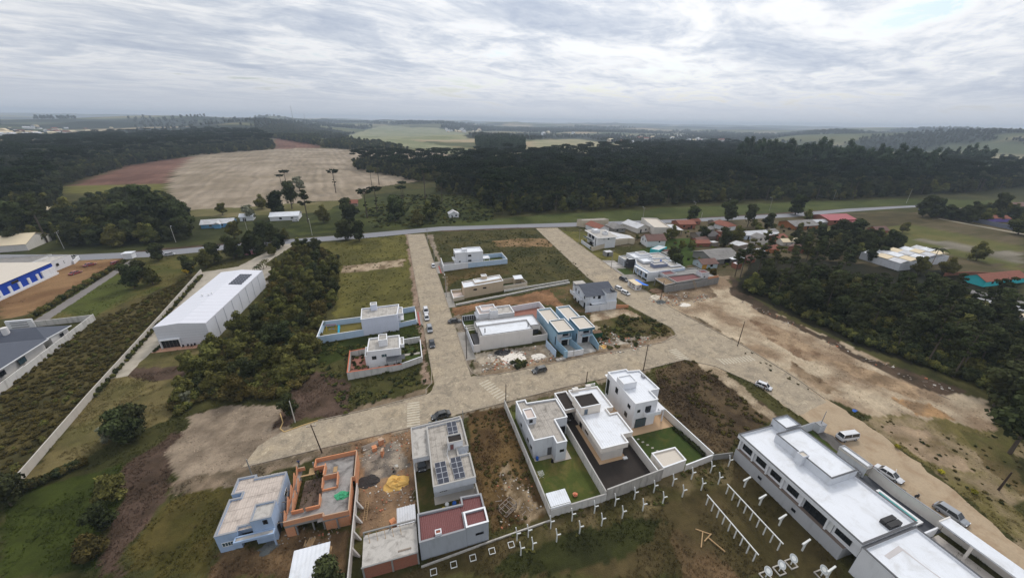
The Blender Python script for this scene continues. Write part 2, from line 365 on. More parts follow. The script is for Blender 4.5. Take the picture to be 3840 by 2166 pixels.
 ([(1680,1300),(1800,1400),(1850,1453),(1720,1453)], (S(116,94,68), S(88,74,50)), 4, 1),
]
def grow(a, b, s, k):
    out = [a]; d = s; sg = 1 if b > a else -1
    while abs(out[-1]-a) < abs(b-a): d *= k; out.append(out[-1]+sg*d)
    return out
def build_ground():
    xs = np.array(grow(-100, -15000, 0.6, 1.045)[1:][::-1]+list(np.arange(-100, 125.1, 0.6))+grow(125, 15000, 0.6, 1.045)[1:])
    ys = np.array(grow(8, -3000, 0.8, 1.2)[1:][::-1]+list(np.arange(8, 135, 0.6))+list(np.arange(135, 300, 1.1))+grow(300, 16000, 1.1, 1.028)[1:])
    X, Y = np.meshgrid(xs, ys); Z = terrain_z(X, Y)
    n = X.size; pts = np.stack([X, Y, Z], -1).reshape(-1, 3)
    d = np.hypot(X, Y).ravel(); x = pts[:, 0]; y = pts[:, 1]
    # colour: land in patches of pasture, crops and bare ground far out
    f = vnoise(x, y, 260, 1, 3); cell = vnoise(x, y, 700, 8, 2)
    def col(pair, t): return np.outer(1-t, pair[0])+np.outer(t, pair[1])
    sm = lambda v, a, b: np.clip((v-a)/(b-a), 0, 1)
    C = col(GRASS, sm(vnoise(x, y, 9, 2), 0.35, 0.65))
    far = sm(d, 520, 900)
    FC = col(((S(140,130,98)), S(86, 92, 62)), sm(f, 0.44, 0.50)); FC2 = col((S(172,154,124), S(104, 104, 70)), sm(cell, 0.42, 0.48))
    FC = np.where((vnoise(x, y, 480, 4, 2) > 0.55)[:, None], FC2, FC)
    dk = sm(vnoise(x*.6, y, 420, 6, 4), 0.515, 0.54); FC = FC*(1-dk)[:, None]+np.array(S(36, 44, 28))*dk[:, None]
    C = C*(1-far)[:, None]+FC*far[:, None]
    U0, V0, D0 = proj(pts); RW = np.zeros(n)
    for i, (poly, pair, sc, rag) in enumerate(ZONES):
        pu = [p[0] for p in poly]; pv = [p[1] for p in poly]
        mg = 60
        ci = np.nonzero((D0 > 1) & (U0 > min(pu)-mg) & (U0 < max(pu)+mg) & (V0 > min(pv)-mg) & (V0 < max(pv)+mg))[0]
        if not len(ci): continue
        cx, cy = x[ci], y[ci]
        wx = cx+(vnoise(cx, cy, max(3.0, rag*7), 20+i, 3)-0.5)*4*rag+(vnoise(cx, cy, 1.6, 21+i, 2)-.5)*1.1; wy = cy+(vnoise(cx, cy, max(3.0, rag*7), 60+i, 3)-0.5)*4*rag+(vnoise(cx, cy, 1.6, 61+i, 2)-.5)*1.1
        u, v, dep = proj(np.stack([wx, wy, pts[ci, 2]], -1))
        k = ci[inpoly(u, v, poly) & (dep > 1)]
        if not len(k): continue
        t = sm(vnoise(x[k], y[k], sc, 100+i, 5), 0.36, 0.64); C[k] = col(pair, t)
        RW[k] = 1.0 if pair is STUB or pair is PLOW else 0.0
    # gravel specks and weeds in the near lots
    nr = d < 260
    w = 0.5+(vnoise(x, y, 1.7, 31, 4)-0.5)*np.clip(1-(d-130)/120, 0, 1); C *= (0.58+0.62*w)[:, None]
    global GXS, GYS, GCOL
    me = bpy.data.meshes.new('ground'); nx, ny = len(xs), len(ys); GXS, GYS, GCOL = xs, ys, C.reshape(ny, nx, 3)
    idx = np.arange(n).reshape(ny, nx); quads = np.stack([idx[:-1, :-1], idx[:-1, 1:], idx[1:, 1:], idx[1:, :-1]], -1).reshape(-1, 4)
    me.vertices.add(n); me.vertices.foreach_set('co', pts.ravel()); me.loops.add(quads.size); me.loops.foreach_set('vertex_index', quads.ravel())
    me.polygons.add(len(quads)); me.polygons.foreach_set('loop_start', np.arange(0, quads.size, 4)); me.polygons.foreach_set('loop_total', np.full(len(quads), 4)); me.update(calc_edges=True)
    a = me.color_attributes.new('soil', 'FLOAT_COLOR', 'POINT'); a.data.foreach_set('color', np.concatenate([C, RW[:, None]], 1).ravel())
    me.shade_smooth()
    m = bpy.data.materials.new('ground'); m.use_nodes = True; t = m.node_tree; b = t.nodes['Principled BSDF']; b.inputs['Roughness'].default_value = 1.0; b.inputs['Specular IOR Level'].default_value = 0.1
    at = N(t, 'ShaderNodeAttribute', attribute_name='soil'); g = N(t, 'ShaderNodeNewGeometry'); pos = g.outputs['Position']
    n1 = noise(t, pos, 1.3, 6, 0.7); n2 = noise(t, pos, 5.0, 4, 0.7); n3 = noise(t, pos, 0.18, 5, 0.6)
    f1 = math_n(t, 'ADD', math_n(t, 'MULTIPLY_ADD', n1, 0.9, 0.30), math_n(t, 'ADD', math_n(t, 'MULTIPLY_ADD', n2, 0.7, -0.35), math_n(t, 'MULTIPLY_ADD', n3, 0.5, 0.0)))
    # drill rows on the fields
    sp = N(t, 'ShaderNodeSeparateXYZ'); L(t, pos, sp.inputs[0]); wob = math_n(t, 'MULTIPLY', noise(t, pos, 0.012, 3), 30.0)
    rw = math_n(t, 'ADD', math_n(t, 'MULTIPLY_ADD', sp.outputs[1], 0.16, sp.outputs[0]), wob)
    cb = N(t, 'ShaderNodeCombineXYZ'); L(t, rw, cb.inputs[0]); L(t, math_n(t, 'MULTIPLY', sp.outputs[1], 0.02), cb.inputs[1])
    ln_ = math_n(t, 'ADD', math_n(t, 'MULTIPLY', math_n(t, 'SINE', math_n(t, 'MULTIPLY', rw, 0.6)), 0.07), math_n(t, 'MULTIPLY_ADD', noise(t, cb.outputs[0], 0.16, 4, 0.7), 0.7, -0.35))
    big_ = math_n(t, 'MULTIPLY_ADD', noise(t, pos, 0.022, 4, 0.6), 0.8, -0.4)
    f1 = math_n(t, 'ADD', f1, math_n(t, 'MULTIPLY', at.outputs['Alpha'], math_n(t, 'ADD', ln_, big_)))
    sc = N(t, 'ShaderNodeVectorMath', operation='SCALE'); L(t, at.outputs['Color'], sc.inputs[0]); L(t, f1, sc.inputs['Scale'])
    L(t, sc.outputs[0], b.inputs['Base Color'])
    bp = N(t, 'ShaderNodeBump'); bp.inputs['Strength'].default_value = 0.5; bp.inputs['Distance'].default_value = 0.25; L(t, math_n(t, 'ADD', n1, n2), bp.inputs['Height']); L(t, bp.outputs[0], b.inputs['Normal'])
    me.materials.append(m); o = bpy.data.objects.new('ground', me); COL.objects.link(o); o['kind'] = 'structure'
build_ground()

# ---------------------------------------------------------------- streets, kerbs, crosswalks
def cobble(name, c1, c2, dust):
    m = bpy.data.materials.new(name); m.use_nodes = True; t = m.node_tree; b = t.nodes['Principled BSDF']; b.inputs['Roughness'].default_value = 0.95; b.inputs['Specular IOR Level'].default_value = 0.15
    pos = N(t, 'ShaderNodeNewGeometry').outputs['Position']
    vo = N(t, 'ShaderNodeTexVoronoi'); vo.inputs['Scale'].default_value = 4.5; L(t, pos, vo.inputs['Vector'])
    c = mixc(t, noise(t, vo.outputs['Color'], 3.0, 1), c1, c2)
    ve = N(t, 'ShaderNodeTexVoronoi', feature='DISTANCE_TO_EDGE'); ve.inputs['Scale'].default_value = 4.5; L(t, pos, ve.inputs['Vector'])
    c = mixc(t, ramp(t, ve.outputs['Distance'], [(0.0, 0.55), (0.06, 0.0)]), c, dust)
    c = mixc(t, ramp(t, noise(t, pos, 0.16, 6, 0.62, 0.5), [(0.36, 0.15), (0.66, 0.7)]), c, dust)
    c = mixc(t, ramp(t, noise(t, pos, 0.09, 5, 0.6, 0.3), [(0.54, 0.0), (0.76, 0.4)]), c, S(188, 166, 132))
    c = mixc(t, ramp(t, noise(t, pos, 0.5, 6, 0.7, 1.0), [(0.56, 0.0), (0.78, 0.45)]), c, S(96, 88, 76))
    c = mixc(t, ramp(t, noise(t, pos, 0.33, 7, 0.72, 1.2), [(0.50, 0.0), (0.60, 0.5)]), c, S(112, 104, 92)); c = mixc(t, ramp(t, noise(t, pos, 1.1, 5, 0.7, 0.6), [(0.56, 0.0), (0.66, 0.55)]), c, S(206, 192, 166))
    g = noise(t, pos, 2.6, 6, 0.8); gm = math_n(t, 'MULTIPLY_ADD', g, 1.3, 0.35)
    sc = N(t, 'ShaderNodeVectorMath', operation='SCALE'); L(t, c, sc.inputs[0]); L(t, gm, sc.inputs['Scale']); L(t, sc.outputs[0], b.inputs['Base Color'])
    bp = N(t, 'ShaderNodeBump'); bp.inputs['Strength'].default_value = 0.35; bp.inputs['Distance'].default_value = 0.05; L(t, ve.outputs['Distance'], bp.inputs['Height']); L(t, bp.outputs[0], b.inputs['Normal'])
    return m
M_COB = cobble('cobble', S(158, 146, 128), S(138, 126, 110), S(180, 164, 140))
M_DIRTROAD = mat('dirt_road', S(172, 152, 126), 1.0, 0.22, 0.25, 0.18, 2.5, dirt=S(140, 112, 84), dirt_amt=0.7, dscale=0.2, bump=0.5, bscale=2)
M_ASPH = mat('asphalt', S(134, 134, 138), 0.9, 0.14, 0.08, 0.1, 2.0)
M_KERB = mat('kerb', S(150, 138, 122), 0.9, 0.25, 1.5, 0.2)
M_SIDE = mat('pavement', S(150, 144, 136), 0.9, 0.15, 0.5, 0.1, 4, dirt_amt=0.5)
M_PAINT = mat('road_paint', S(194, 184, 164), 0.9, 0.25, 1.5, 0.25, 7, dirt=S(160, 148, 130), dirt_amt=0.6, dscale=1.0)
hw = [(0,640),(200,640),(380,632),(700,604),(905,588),(1110,570),(1280,565),(1440,560),(1700,552),(1990,537),(2130,525),(2270,518),(2310,516)]
hw2 = [(2310,521),(2270,523),(2130,533),(1990,546),(1700,560),(1440,570),(1280,573),(1110,580),(905,600),(700,615),(380,646),(200,655),(0,657)]
west = [(-420, 268), (-300, 252)]
sheet('highway', west+[q(*p) for p in hw]+[q(*p) for p in hw2]+[(-300, 241), (-420, 256)], 0.008, M_ASPH, kind='structure')
# paved street going north (S1), cross street (S2), eastern street (S3), dirt road past the long house
sheet('north_street', [(4.9, 74), (14.8, 74), (15.0, 140), (14.9, 233), (5.0, 233.5), (4.9, 140)], 0.006, M_COB, kind='structure')
s2 = [q(*p) for p in [(610,1175),(800,1128),(1040,1072),(1280,1008),(1420,972),(1640,924),(1722,903),(1790,880),(1700,840),(1665,862),(1500,892),(1250,942),(1190,946)]]+[(14.8, 84.5), (4.9, 84.5), (4.2, 81.8)]+[q(*p) for p in [(1072,992),(900,1036),(800,1058),(712,1085),(650,1120)]]
sheet('cross_street', s2, 0.010, M_COB, kind='structure', jitter=0.2, step=1.0)
s3 = [q(*p) for p in [(1348,574),(1402,573),(1560,690),(1690,775),(1870,870),(2000,950),(2080,1010),(2010,1045),(1900,965),(1800,920),(1722,903),(1640,900),(1700,842),(1690,826),(1640,800),(1575,765),(1480,700),(1400,625)]]
sheet('east_street', s3, 0.006, M_COB, kind='structure', jitter=0.15, step=1.5)
dr = [q(*p) for p in [(1900,965),(2010,1045),(2040,1065),(2200,1178),(2330,1290),(2500,1420),(2620,1520)]]+[q(*p) for p in [(2720,1500),(2576,1385),(2400,1232),(2170,1060),(2070,1000),(1960,925)]]
sheet('dirt_road', dr, 0.003, M_DIRTROAD, kind='structure', jitter=0.6, step=2)
sheet('warehouse_drive', [(-77.5, 108.9), (-73.8, 109.7), (-74, 121), (-72.4, 123), (-70.2, 168), (-53, 168), (-52, 185), (-63, 196), (-55, 232), (-61, 234), (-74, 196), (-86.5, 192), (-81, 140)], 0.004, mat('pale_concrete', S(176, 166, 150), 0.9, 0.16, 0.2, 0.1, 3, dirt_amt=0.35), kind='structure', jitter=0.3, step=2)
sheet('gravel_drive', [(-125.5, 218), (-122.5, 218), (-117, 153), (-121, 153)], 0.004, mat('grey_gravel', S(128, 122, 118), 1.0, 0.15, 0.4, 0.15, 3), kind='structure', jitter=0.25, step=1)
def pave(name, pts, z=0.012, m=None, **k): return sheet(name, pts, z, m or M_SIDE, kind='structure', **k)
pave('pavement', [(14.8, 92.5), (18.0, 92.5), (18.0, 109), (14.8, 109)])
pave('pavement', [(14.9, 128), (17.6, 128), (17.7, 142), (15, 142)])
pave('pavement', [(14.9, 164), (18.1, 164), (18.3, 180), (15, 180)])
pave('pavement', [(2.8, 117), (4.9, 117), (4.9, 127.5), (2.8, 127.5)])
for x0, x1, y0, y1 in ((3.3, 3.9, 117, 127.5), (16.4, 17.0, 164, 174)):
    sheet('tactile_strip', [(x0, y0), (x1, y0), (x1, y1), (x0, y1)], 0.016, mat('red_paver', S(170, 92, 84), 0.9), kind='structure')
pave('pavement', [(96.3, 132), (103, 131), (104, 160), (97.4, 162)])
def kerb(pts, name='kerb', w=0.22, h=0.13, m=None):
    b = MB()
    for a, c in zip(pts[:-1], pts[1:]): b.seg(a, c, w, -0.05, h)
    return tag(b.build(name, m or M_KERB), kind='structure')
kerb([(4.8, 233), (4.8, 140), (4.8, 90), (4.2, 84.5), (2.6, 82.6), q(1072,991), q(900,1035), q(800,1057)])
kerb([(14.95, 232), (15.0, 140), (14.9, 90), (15.4, 86.5), q(1205,946), q(1250,941), q(1500,891), q(1665,861), q(1702,843), q(1692,826), q(1640,799), q(1575,764), q(1480,699), q(1400,624), q(1349,576)])
kerb([q(620,1173), q(800,1129), q(1040,1073)])
kerb([q(1150,1042), q(1280,1009), q(1420,973), q(1640,925), q(1722,904), q(1800,921), q(1900,966)])
kerb([q(1404,576), q(1560,689), q(1690,774), q(1870,869), q(2000,949), q(2075,1003)])
yk = [q(800,1057), q(760,1070), q(715,1086), q(705,1078), q(712,1062), q(705,1040)]
kerb(yk, m=mat('yellow_kerb', S(190, 160, 110), 0.9, 0.2))
def crosswalk(label, a, b, n, length, w=0.42):
    """zebra from a to b (line across the street); each stripe is one piece"""
    a = np.array(a); b = np.array(b); d = (b-a)/np.hypot(*(b-a)); nrm = np.array([-d[1], d[0]])
    t = thing('crosswalk', label, 'crosswalk', (a[0], a[1], 0))
    for i in range(n):
        c = a+(b-a)*(i+0.5)/n; m = MB(); pz = 0.014
        p = [c-d*w/2-nrm*length/2, c+d*w/2-nrm*length/2, c+d*w/2+nrm*length/2, c-d*w/2+nrm*length/2]
        m.add([(k[0], k[1], pz+0.002*(i % 2)) for k in p], [(0, 1, 2, 3)]); m.build('stripe', M_PAINT, t)
crosswalk('worn white zebra crossing on the cross street near the dark sedan', q(1040,1010), q(1040,1072), 10, 2.9)
crosswalk('faded zebra crossing at the corner below the rubble lot', q(1215,958), q(1270,1003), 9, 3.0)
crosswalk('faded zebra crossing at the mouth of the cross street by the eastern street', q(1690,878), q(1725,905), 7, 3.0)
crosswalk('white zebra crossing spanning the eastern street beside the dry lot', q(1812,910), q(1895,900), 11, 2.6)
# ---------------------------------------------------------------- building helpers
def wallmat(name, c, **k):
    d = dict(rough=0.9, var=0.07, scale=0.5, fine=0.05, fscale=5, streak=0.35, dirt=(c[0]*0.45, c[1]*0.43, c[2]*0.40)); d.update(k); return mat(name, c, **d)
WHITE = wallmat('white_plaster', S(226, 226, 228)); OFFW = wallmat('offwhite_plaster', S(218, 212, 204)); PALEBLUE = wallmat('pale_blue_plaster', S(196, 208, 224)); CREAM = wallmat('cream_plaster', S(214, 196, 168))
GREYW = wallmat('grey_render', S(168, 172, 178), streak=0.6); LGREY = wallmat('light_grey_render', S(204, 206, 210), streak=0.5); CONC = wallmat('concrete_block', S(142, 140, 136), streak=0.7, var=0.2)
SKYB = wallmat('light_blue_wall', S(164, 184, 210)); TEALB = wallmat('steel_blue_wall', S(152, 182, 200)); DTEAL = wallmat('deep_teal_band', S(80, 116, 134), streak=0.1); DARKW = wallmat('dark_grey_wall', S(72, 72, 74)); BEIGEW = wallmat('beige_wall', S(200, 186, 164))
WALLW = wallmat('weathered_white_wall', S(204, 200, 194), streak=0.8, var=0.15, dirt=S(92, 84, 74)); WALLB = wallmat('pale_blue_wall', S(186, 206, 226), streak=0.3)
TURQ = wallmat('turquoise_wall', S(60, 190, 196)); YELW = wallmat('ochre_boards', S(214, 160, 60), streak=0.5); ORNW = wallmat('orange_wall', S(176, 116, 76)); PURP = wallmat('violet_wall', S(124, 106, 176)); BLUEIND = wallmat('cobalt_blue_cladding', S(22, 66, 168), streak=0.1)
PINKW = wallmat('pink_wall', S(206, 140, 150)); LBLUEW = wallmat('sky_blue_boards', S(120, 174, 214))
BRICKW = None
def brick(name, c1, c2, mortar, sc=3.4):
    m = bpy.data.materials.new(name); m.use_nodes = True; t = m.node_tree; b = t.nodes['Principled BSDF']; b.inputs['Roughness'].default_value = 0.95; b.inputs['Specular IOR Level'].default_value = 0.1
    g = N(t, 'ShaderNodeNewGeometry'); sp = N(t, 'ShaderNodeSeparateXYZ'); L(t, g.outputs['Position'], sp.inputs[0])
    cb = N(t, 'ShaderNodeCombineXYZ'); L(t, math_n(t, 'ADD', sp.outputs[0], sp.outputs[1]), cb.inputs[0]); L(t, sp.outputs[2], cb.inputs[1])
    bt = N(t, 'ShaderNodeTexBrick'); bt.inputs['Scale'].default_value = sc; bt.inputs['Color1'].default_value = (*c1, 1); bt.inputs['Color2'].default_value = (*c2, 1); bt.inputs['Mortar'].default_value = (*mortar, 1); bt.inputs['Mortar Size'].default_value = 0.03; bt.inputs['Bias'].default_value = 0.0
    L(t, cb.outputs[0], bt.inputs['Vector'])
    n = noise(t, g.outputs['Position'], 2.2, 5, 0.7); c = mixc(t, ramp(t, n, [(0.5, 0.0), (0.75, 0.5)]), bt.outputs[0], mortar)
    L(t, c, b.inputs['Base Color']); MATS[name] = m; return m
BRICK = brick('hollow_brick', S(222, 150, 106), S(204, 130, 88), S(186, 158, 134)); BRICKD = brick('red_brick', S(166, 102, 80), S(142, 84, 66), S(140, 112, 96))
R_WHITE = mat('white_roof', S(224, 226, 230), 0.6, 0.06, 0.3, 0.04, 4, dirt=S(186, 184, 180), dirt_amt=0.5, dscale=0.35); R_FIB = mat('fibre_cement', S(176, 168, 158), 0.9, 0.14, 0.9, 0.12, 6, dirt=S(112, 106, 98), dirt_amt=0.7, dscale=0.6)
R_CONC = mat('roof_concrete', S(188, 182, 174), 0.9, 0.16, 0.6, 0.1, 5, dirt=S(120, 114, 106), dirt_amt=0.8, dscale=0.6); R_SAND = mat('sandy_roof', S(206, 196, 182), 0.95, 0.06, 0.4, 0.06, 8); R_PINK = mat('pink_tint_roof', S(206, 190, 180), 0.9, 0.1, 0.6)
R_RED = mat('maroon_tile', S(122, 80, 78), 0.85, 0.12, 0.8, 0.12, 5); R_BLACK = mat('black_gravel', S(56, 50, 46), 1.0, 0.25, 1.2, 0.3, 9); R_DARK = mat('dark_grey_tile', S(84, 88, 98), 0.75, 0.1, 0.8, 0.08, 5)
R_TERRA = mat('terracotta_tile', S(142, 90, 74), 0.9, 0.2, 0.8, 0.15, 4, dirt=S(96, 66, 54), dirt_amt=0.6, dscale=0.8); R_BROWN = mat('brown_tile', S(120, 92, 84), 0.9, 0.18, 0.8, 0.12, 4, dirt=S(80, 66, 60), dirt_amt=0.5); R_ZINC = mat('zinc_sheet', S(198, 198, 200), 0.6, 0.14, 0.5, 0.1, 3, dirt=S(150, 138, 126), dirt_amt=0.5); R_ASH = mat('ash_grey_tile', S(138, 134, 130), 0.9, 0.18, 0.6, 0.12, 4, dirt=S(96, 92, 88), dirt_amt=0.6)
R_CRIM = mat('crimson_sheet', S(164, 84, 88), 0.6, 0.1, 0.6); R_CREAM = mat('cream_sheet', S(222, 204, 172), 0.8, 0.1, 0.4)
TRIMW = mat('white_trim', S(232, 232, 232), 0.7, 0.05); TRIMD = mat('dark_trim', S(88, 88, 90), 0.7, 0.06); TRIMG = mat('grey_trim', S(150, 150, 152), 0.8, 0.08); TRIMC = mat('concrete_trim', S(176, 172, 166), 0.9, 0.15)
FRAMED = mat('dark_frame', S(40, 40, 42), 0.5, 0.03); FRAMEW = mat('white_frame', S(228, 228, 226), 0.6, 0.03); GLASS = mat_glass('window_glass'); DARK = mat('dark_interior', S(26, 24, 24), 0.95, 0.1); GLASSB = mat_glass('blue_glass', (0.05, 0.09, 0.11))
TIMBER = mat('timber', S(172, 142, 104), 0.9, 0.2, 1.2, 0.15, 6); TIMBERG = mat('grey_timber', S(140, 128, 116), 0.95, 0.2, 1.2, 0.15, 6); STEELW = mat('white_post_paint', S(222, 222, 218), 0.7, 0.1, 1.0, 0.1, 5); PLASTB = mat('blue_plastic', S(40, 90, 170), 0.5)

def rect(x0, y0, x1, y1): return [(x0, y0), (x1, y0), (x1, y1), (x0, y1)]
def vol(t, poly, h, wm, rm, ph=0.45, z0=0.0, th=0.2, cap=None, floor=False):
    """flat-roofed body: outer wall with parapet, recessed roof, coping"""
    if not isinstance(poly, list): poly = rect(*poly)
    poly = ccw(poly); n = len(poly); inn = offset_poly(poly, th); m = MB()
    vs = [(p[0], p[1], z0) for p in poly]+[(p[0], p[1], h) for p in poly]+[(p[0], p[1], h) for p in inn]+[(p[0], p[1], h-ph-0.02) for p in inn]
    fs = []
    for i in range(n):
        j = (i+1) % n; fs += [(i, j, n+j, n+i), (n+i, n+j, 2*n+j, 2*n+i), (2*n+i, 2*n+j, 3*n+j, 3*n+i)]
    m.add(vs, fs)
    w = m.build('wall', wm, t)
    if z0 > 0.05: sheet('soffit', poly, z0+0.003, wm, t)
    r = sheet('roof', offset_poly(poly, th*0.5), h-ph, rm, t)
    if cap is not None:
        o1 = offset_poly(poly, -0.05); o2 = offset_poly(poly, th+0.04); c = MB(); k = 0.06
        vs = [(p[0], p[1], h+0.003) for p in o1]+[(p[0], p[1], h+k) for p in o1]+[(p[0], p[1], h+k) for p in o2]+[(p[0], p[1], h+0.003) for p in o2]; fs = []
        for i in range(n):
            j = (i+1) % n; fs += [(i, j, n+j, n+i), (n+i, n+j, 2*n+j, 2*n+i), (2*n+i, 2*n+j, 3*n+j, 3*n+i), (3*n+i, 3*n+j, j, i)]
        c.add(vs, fs); c.build('coping', cap, t)
    return w, r
def _face(side, c, a, z, w, h, d0, d1):
    """box lying on a wall face: side letter, plane coordinate, centre along, centre z"""
    s = {'S': -1, 'N': 1, 'W': -1, 'E': 1}[side]; p0, p1 = c+s*d0, c+s*d1
    return (a-w/2, p0, z-h/2, a+w/2, p1, z+h/2) if side in 'SN' else (p0, a-w/2, z-h/2, p1, a+w/2, z+h/2)
def win(t, side, c, a, z, w, h, fm=None, gm=None, mull=1, name='window', f=0.07):
    m = MB(); fm = fm or FRAMED
    for dz in (-1, 1): m.box(*_face(side, c, a, z+dz*(h/2+f/2), w+2*f, f, -0.02, 0.07))
    for da in (-1, 1): m.box(*_face(side, c, a+da*(w/2+f/2), z, f, h, -0.02, 0.07))
    for k in range(mull): m.box(*_face(side, c, a-w/2+w*(k+1)/(mull+1), z, 0.05, h, -0.02, 0.06))
    o = m.build(name, fm, t); MB().box(*_face(side, c, a, z, w, h, -0.01, 0.03)).build('pane', gm or GLASS, o); return o
def door(t, side, c, a, w, h, m=None, z0=0.0, name='door'):
    fr = MB()
    fr.box(*_face(side, c, a, z0+h+0.04, w+0.16, 0.08, -0.02, 0.08))
    for da in (-1, 1): fr.box(*_face(side, c, a+da*(w/2+0.04), z0+h/2, 0.08, h, -0.02, 0.08))
    o = fr.build(name, FRAMED if m is None else TRIMG, t); MB().box(*_face(side, c, a, z0+h/2, w, h, -0.01, 0.04)).build('leaf_or_dark_fill', m or DARK, o); return o  # solid leaf; in garage openings a dark fill that paints the shaded interior
def sheets(t, roof, poly, z, sx, sy, m, gap=0.05, seed=0, tilt=0.0):
    """roof covering laid as separate sheets on the roof part"""
    rr = random.Random(seed); poly = ccw(poly if isinstance(poly, list) else rect(*poly)); xs = [p[0] for p in poly]; ys = [p[1] for p in poly]
    x0, x1, y0, y1 = min(xs), max(xs), min(ys), max(ys); nx = max(1, round((x1-x0)/sx)); ny = max(1, round((y1-y0)/sy)); dx = (x1-x0)/nx; dy = (y1-y0)/ny
    off = Vector(t.location)
    b = MB(); k = 6
    for i in range(k+1):
        xx = -dx/2+gap/2+(dx-gap)*i/k; zz = 0.035*(i % 2); b.v += [(xx, -dy/2+gap/2, zz), (xx, dy/2-gap/2, zz)]
    b.f = [(2*i, 2*i+2, 2*i+3, 2*i+1) for i in range(k)]; me = b.mesh('roof_sheet', m)
    for i in range(nx):
        for j in range(ny):
            cx = x0+dx*(i+0.5); cy = y0+dy*(j+0.5)
            if not inpoly(np.array([cx]), np.array([cy]), poly)[0]: continue
            zz = z+0.012+rr.uniform(0, 0.03)+tilt*(cx-x0)
            inst('roof_sheet', me, roof, (cx-off.x, cy-off.y, zz-off.z), (rr.uniform(-.006, .006), rr.uniform(-.006, .006), 0))
def corr(t, x0, y0, x1, y1, z, m, name='roof_covering', pitch=0.32, amp=0.07, slope=0.0, along='y'):
    """corrugated covering, ribs run along y (or x)"""
    b = MB(); a0, a1 = (x0, x1) if along == 'y' else (y0, y1); n = max(4, int((a1-a0)/pitch*2))
    for i in range(n+1):
        a = a0+(a1-a0)*i/n; zz = z+amp*(i % 2)
        if along == 'y': b.v += [(a, y0, zz), (a, y1, zz+slope*(y1-y0))]
        else: b.v += [(x0, a, zz), (x1, a, zz+slope*(x1-x0))]
    b.f = [(2*i, 2*i+2, 2*i+3, 2*i+1) if along == 'y' else (2*i, 2*i+1, 2*i+3, 2*i+2) for i in range(n)]
    return b.build(name, m, t)
def wallrun(label, pts, hs, m, th=0.16, cap=None, name='boundary_wall', group=None, z0=0.0, bay=0.0):
    """free-standing wall along points; one panel part per run plus a coping"""
    t = thing(name, label, 'wall', (pts[0][0], pts[0][1], 0), group)
    hs = hs if isinstance(hs, (list, tuple)) else [hs]*(len(pts)-1)
    for (a, b), h in zip(zip(pts[:-1], pts[1:]), hs):
        h0, h1 = h if isinstance(h, tuple) else (h, h); a = np.array(a, float); b = np.array(b, float); ln = np.hypot(*(b-a)); k = max(1, int(ln/bay)) if bay else 1
        for i in range(k):
            p, r = a+(b-a)*i/k, a+(b-a)*(i+1)/k; ha, hb = h0+(h1-h0)*i/k, h0+(h1-h0)*(i+1)/k
            MB().seg(p, r, th*(1+0.12*(i % 2)), z0, ha, hb).build('wall_panel', m, t)
        if cap: MB().add(*_capseg(a, b, th+0.08, h0, h1)).build('coping', cap, t)
    return t
def _capseg(a, b, th, z0, z1):
    d = (b-a)/np.hypot(*(b-a)); n = np.array([-d[1], d[0]])*th/2; q4 = [a-n, b-n, b+n, a+n]; zs = [z0, z1, z1, z0]
    return [(p[0], p[1], z+0.003) for p, z in zip(q4, zs)]+[(p[0], p[1], z+0.06) for p, z in zip(q4, zs)], [(0,3,2,1),(4,5,6,7),(0,1,5,4),(1,2,6,5),(2,3,7,6),(3,0,4,7)]
def tankbox(t, x0, y0, x1, y1, z0, z1, wm, rm, cap=None, ph=0.2): return vol(t, (x0, y0, x1, y1), z1, wm, rm, ph, z0, 0.15, cap)
def yard(name, poly, m, z=0.03): return sheet(name, poly if isinstance(poly, list) else rect(*poly), z, m, kind='structure')

# ---------------------------------------------------------------- row of three houses on the south side
LAWNM = mat('lawn', S(74, 82, 34), 1.0, 0.3, 0.5, 0.25, 4, dirt=S(116, 100, 58), dirt_amt=0.8, dscale=0.25, bump=0.5); LAWND = mat('dark_lawn', S(56, 70, 26), 1.0, 0.25, 0.8, 0.25, 5, dirt=S(92, 84, 40), dirt_amt=0.6, dscale=0.3, bump=0.5)
TILEB = mat('beige_paving', S(196, 164, 130), 0.85, 0.08, 0.5, 0.08, 3); SLAB = mat('pale_slab', S(176, 168, 158), 0.9, 0.12, 0.8); TILER = mat('reddish_paving', S(150, 104, 90), 0.9, 0.12, 0.6, 0.1, 3)
yard('lawn', [(20.6, 41.1), (31.5, 41.2), (31.5, 58), (20.6, 70)], LAWNM); yard('gravel_yard', [(31.6, 41.3), (43.5, 42.2), (43.5, 60), (43.5, 69), (31.6, 69)], R_BLACK); yard('lawn', [(43.7, 42.4), (57.3, 43.2), (56.4, 53.6), (43.7, 53.5)], LAWND); yard('patio', [(43.7, 53.5), (56.4, 53.6), (56.0, 67), (43.7, 67)], TILEB, 0.034)
yard('patio', [(34.5, 48.6), (40.7, 48.6), (40.7, 60), (34.5, 60)], TILEB, 0.045); yard('lawn', [(43.8, 66), (47, 66), (47, 74), (43.8, 74)], LAWND, 0.05)
yard('terrace', [(22, 53.8), (22, 52.9), (25.7, 52.9), (25.7, 51.6), (29.6, 51.6), (29.6, 54.6), (28.4, 54.6), (28.4, 53.8)], SLAB, 0.12)
wallrun('weathered white garden wall running back from the street, left of the row of three', [(20.4, 70.5), (20.45, 41.0)], 2.1, WALLW, cap=TRIMC, bay=3.0)
wallrun('mossy low back wall behind the lawn with the small white lean-to', [(20.5, 40.9), (31.55, 41.05)], 1.95, WALLW, cap=TRIMC, bay=2.8)
wallrun('tall stained back wall behind the black gravel yard', [(31.6, 41.08), (44.4, 42.1)], (3.0, ), wallmat('stained_wall', S(178, 172, 164), streak=1.0, var=0.25, dirt=S(62, 56, 50)), cap=TRIMC, bay=2.6)
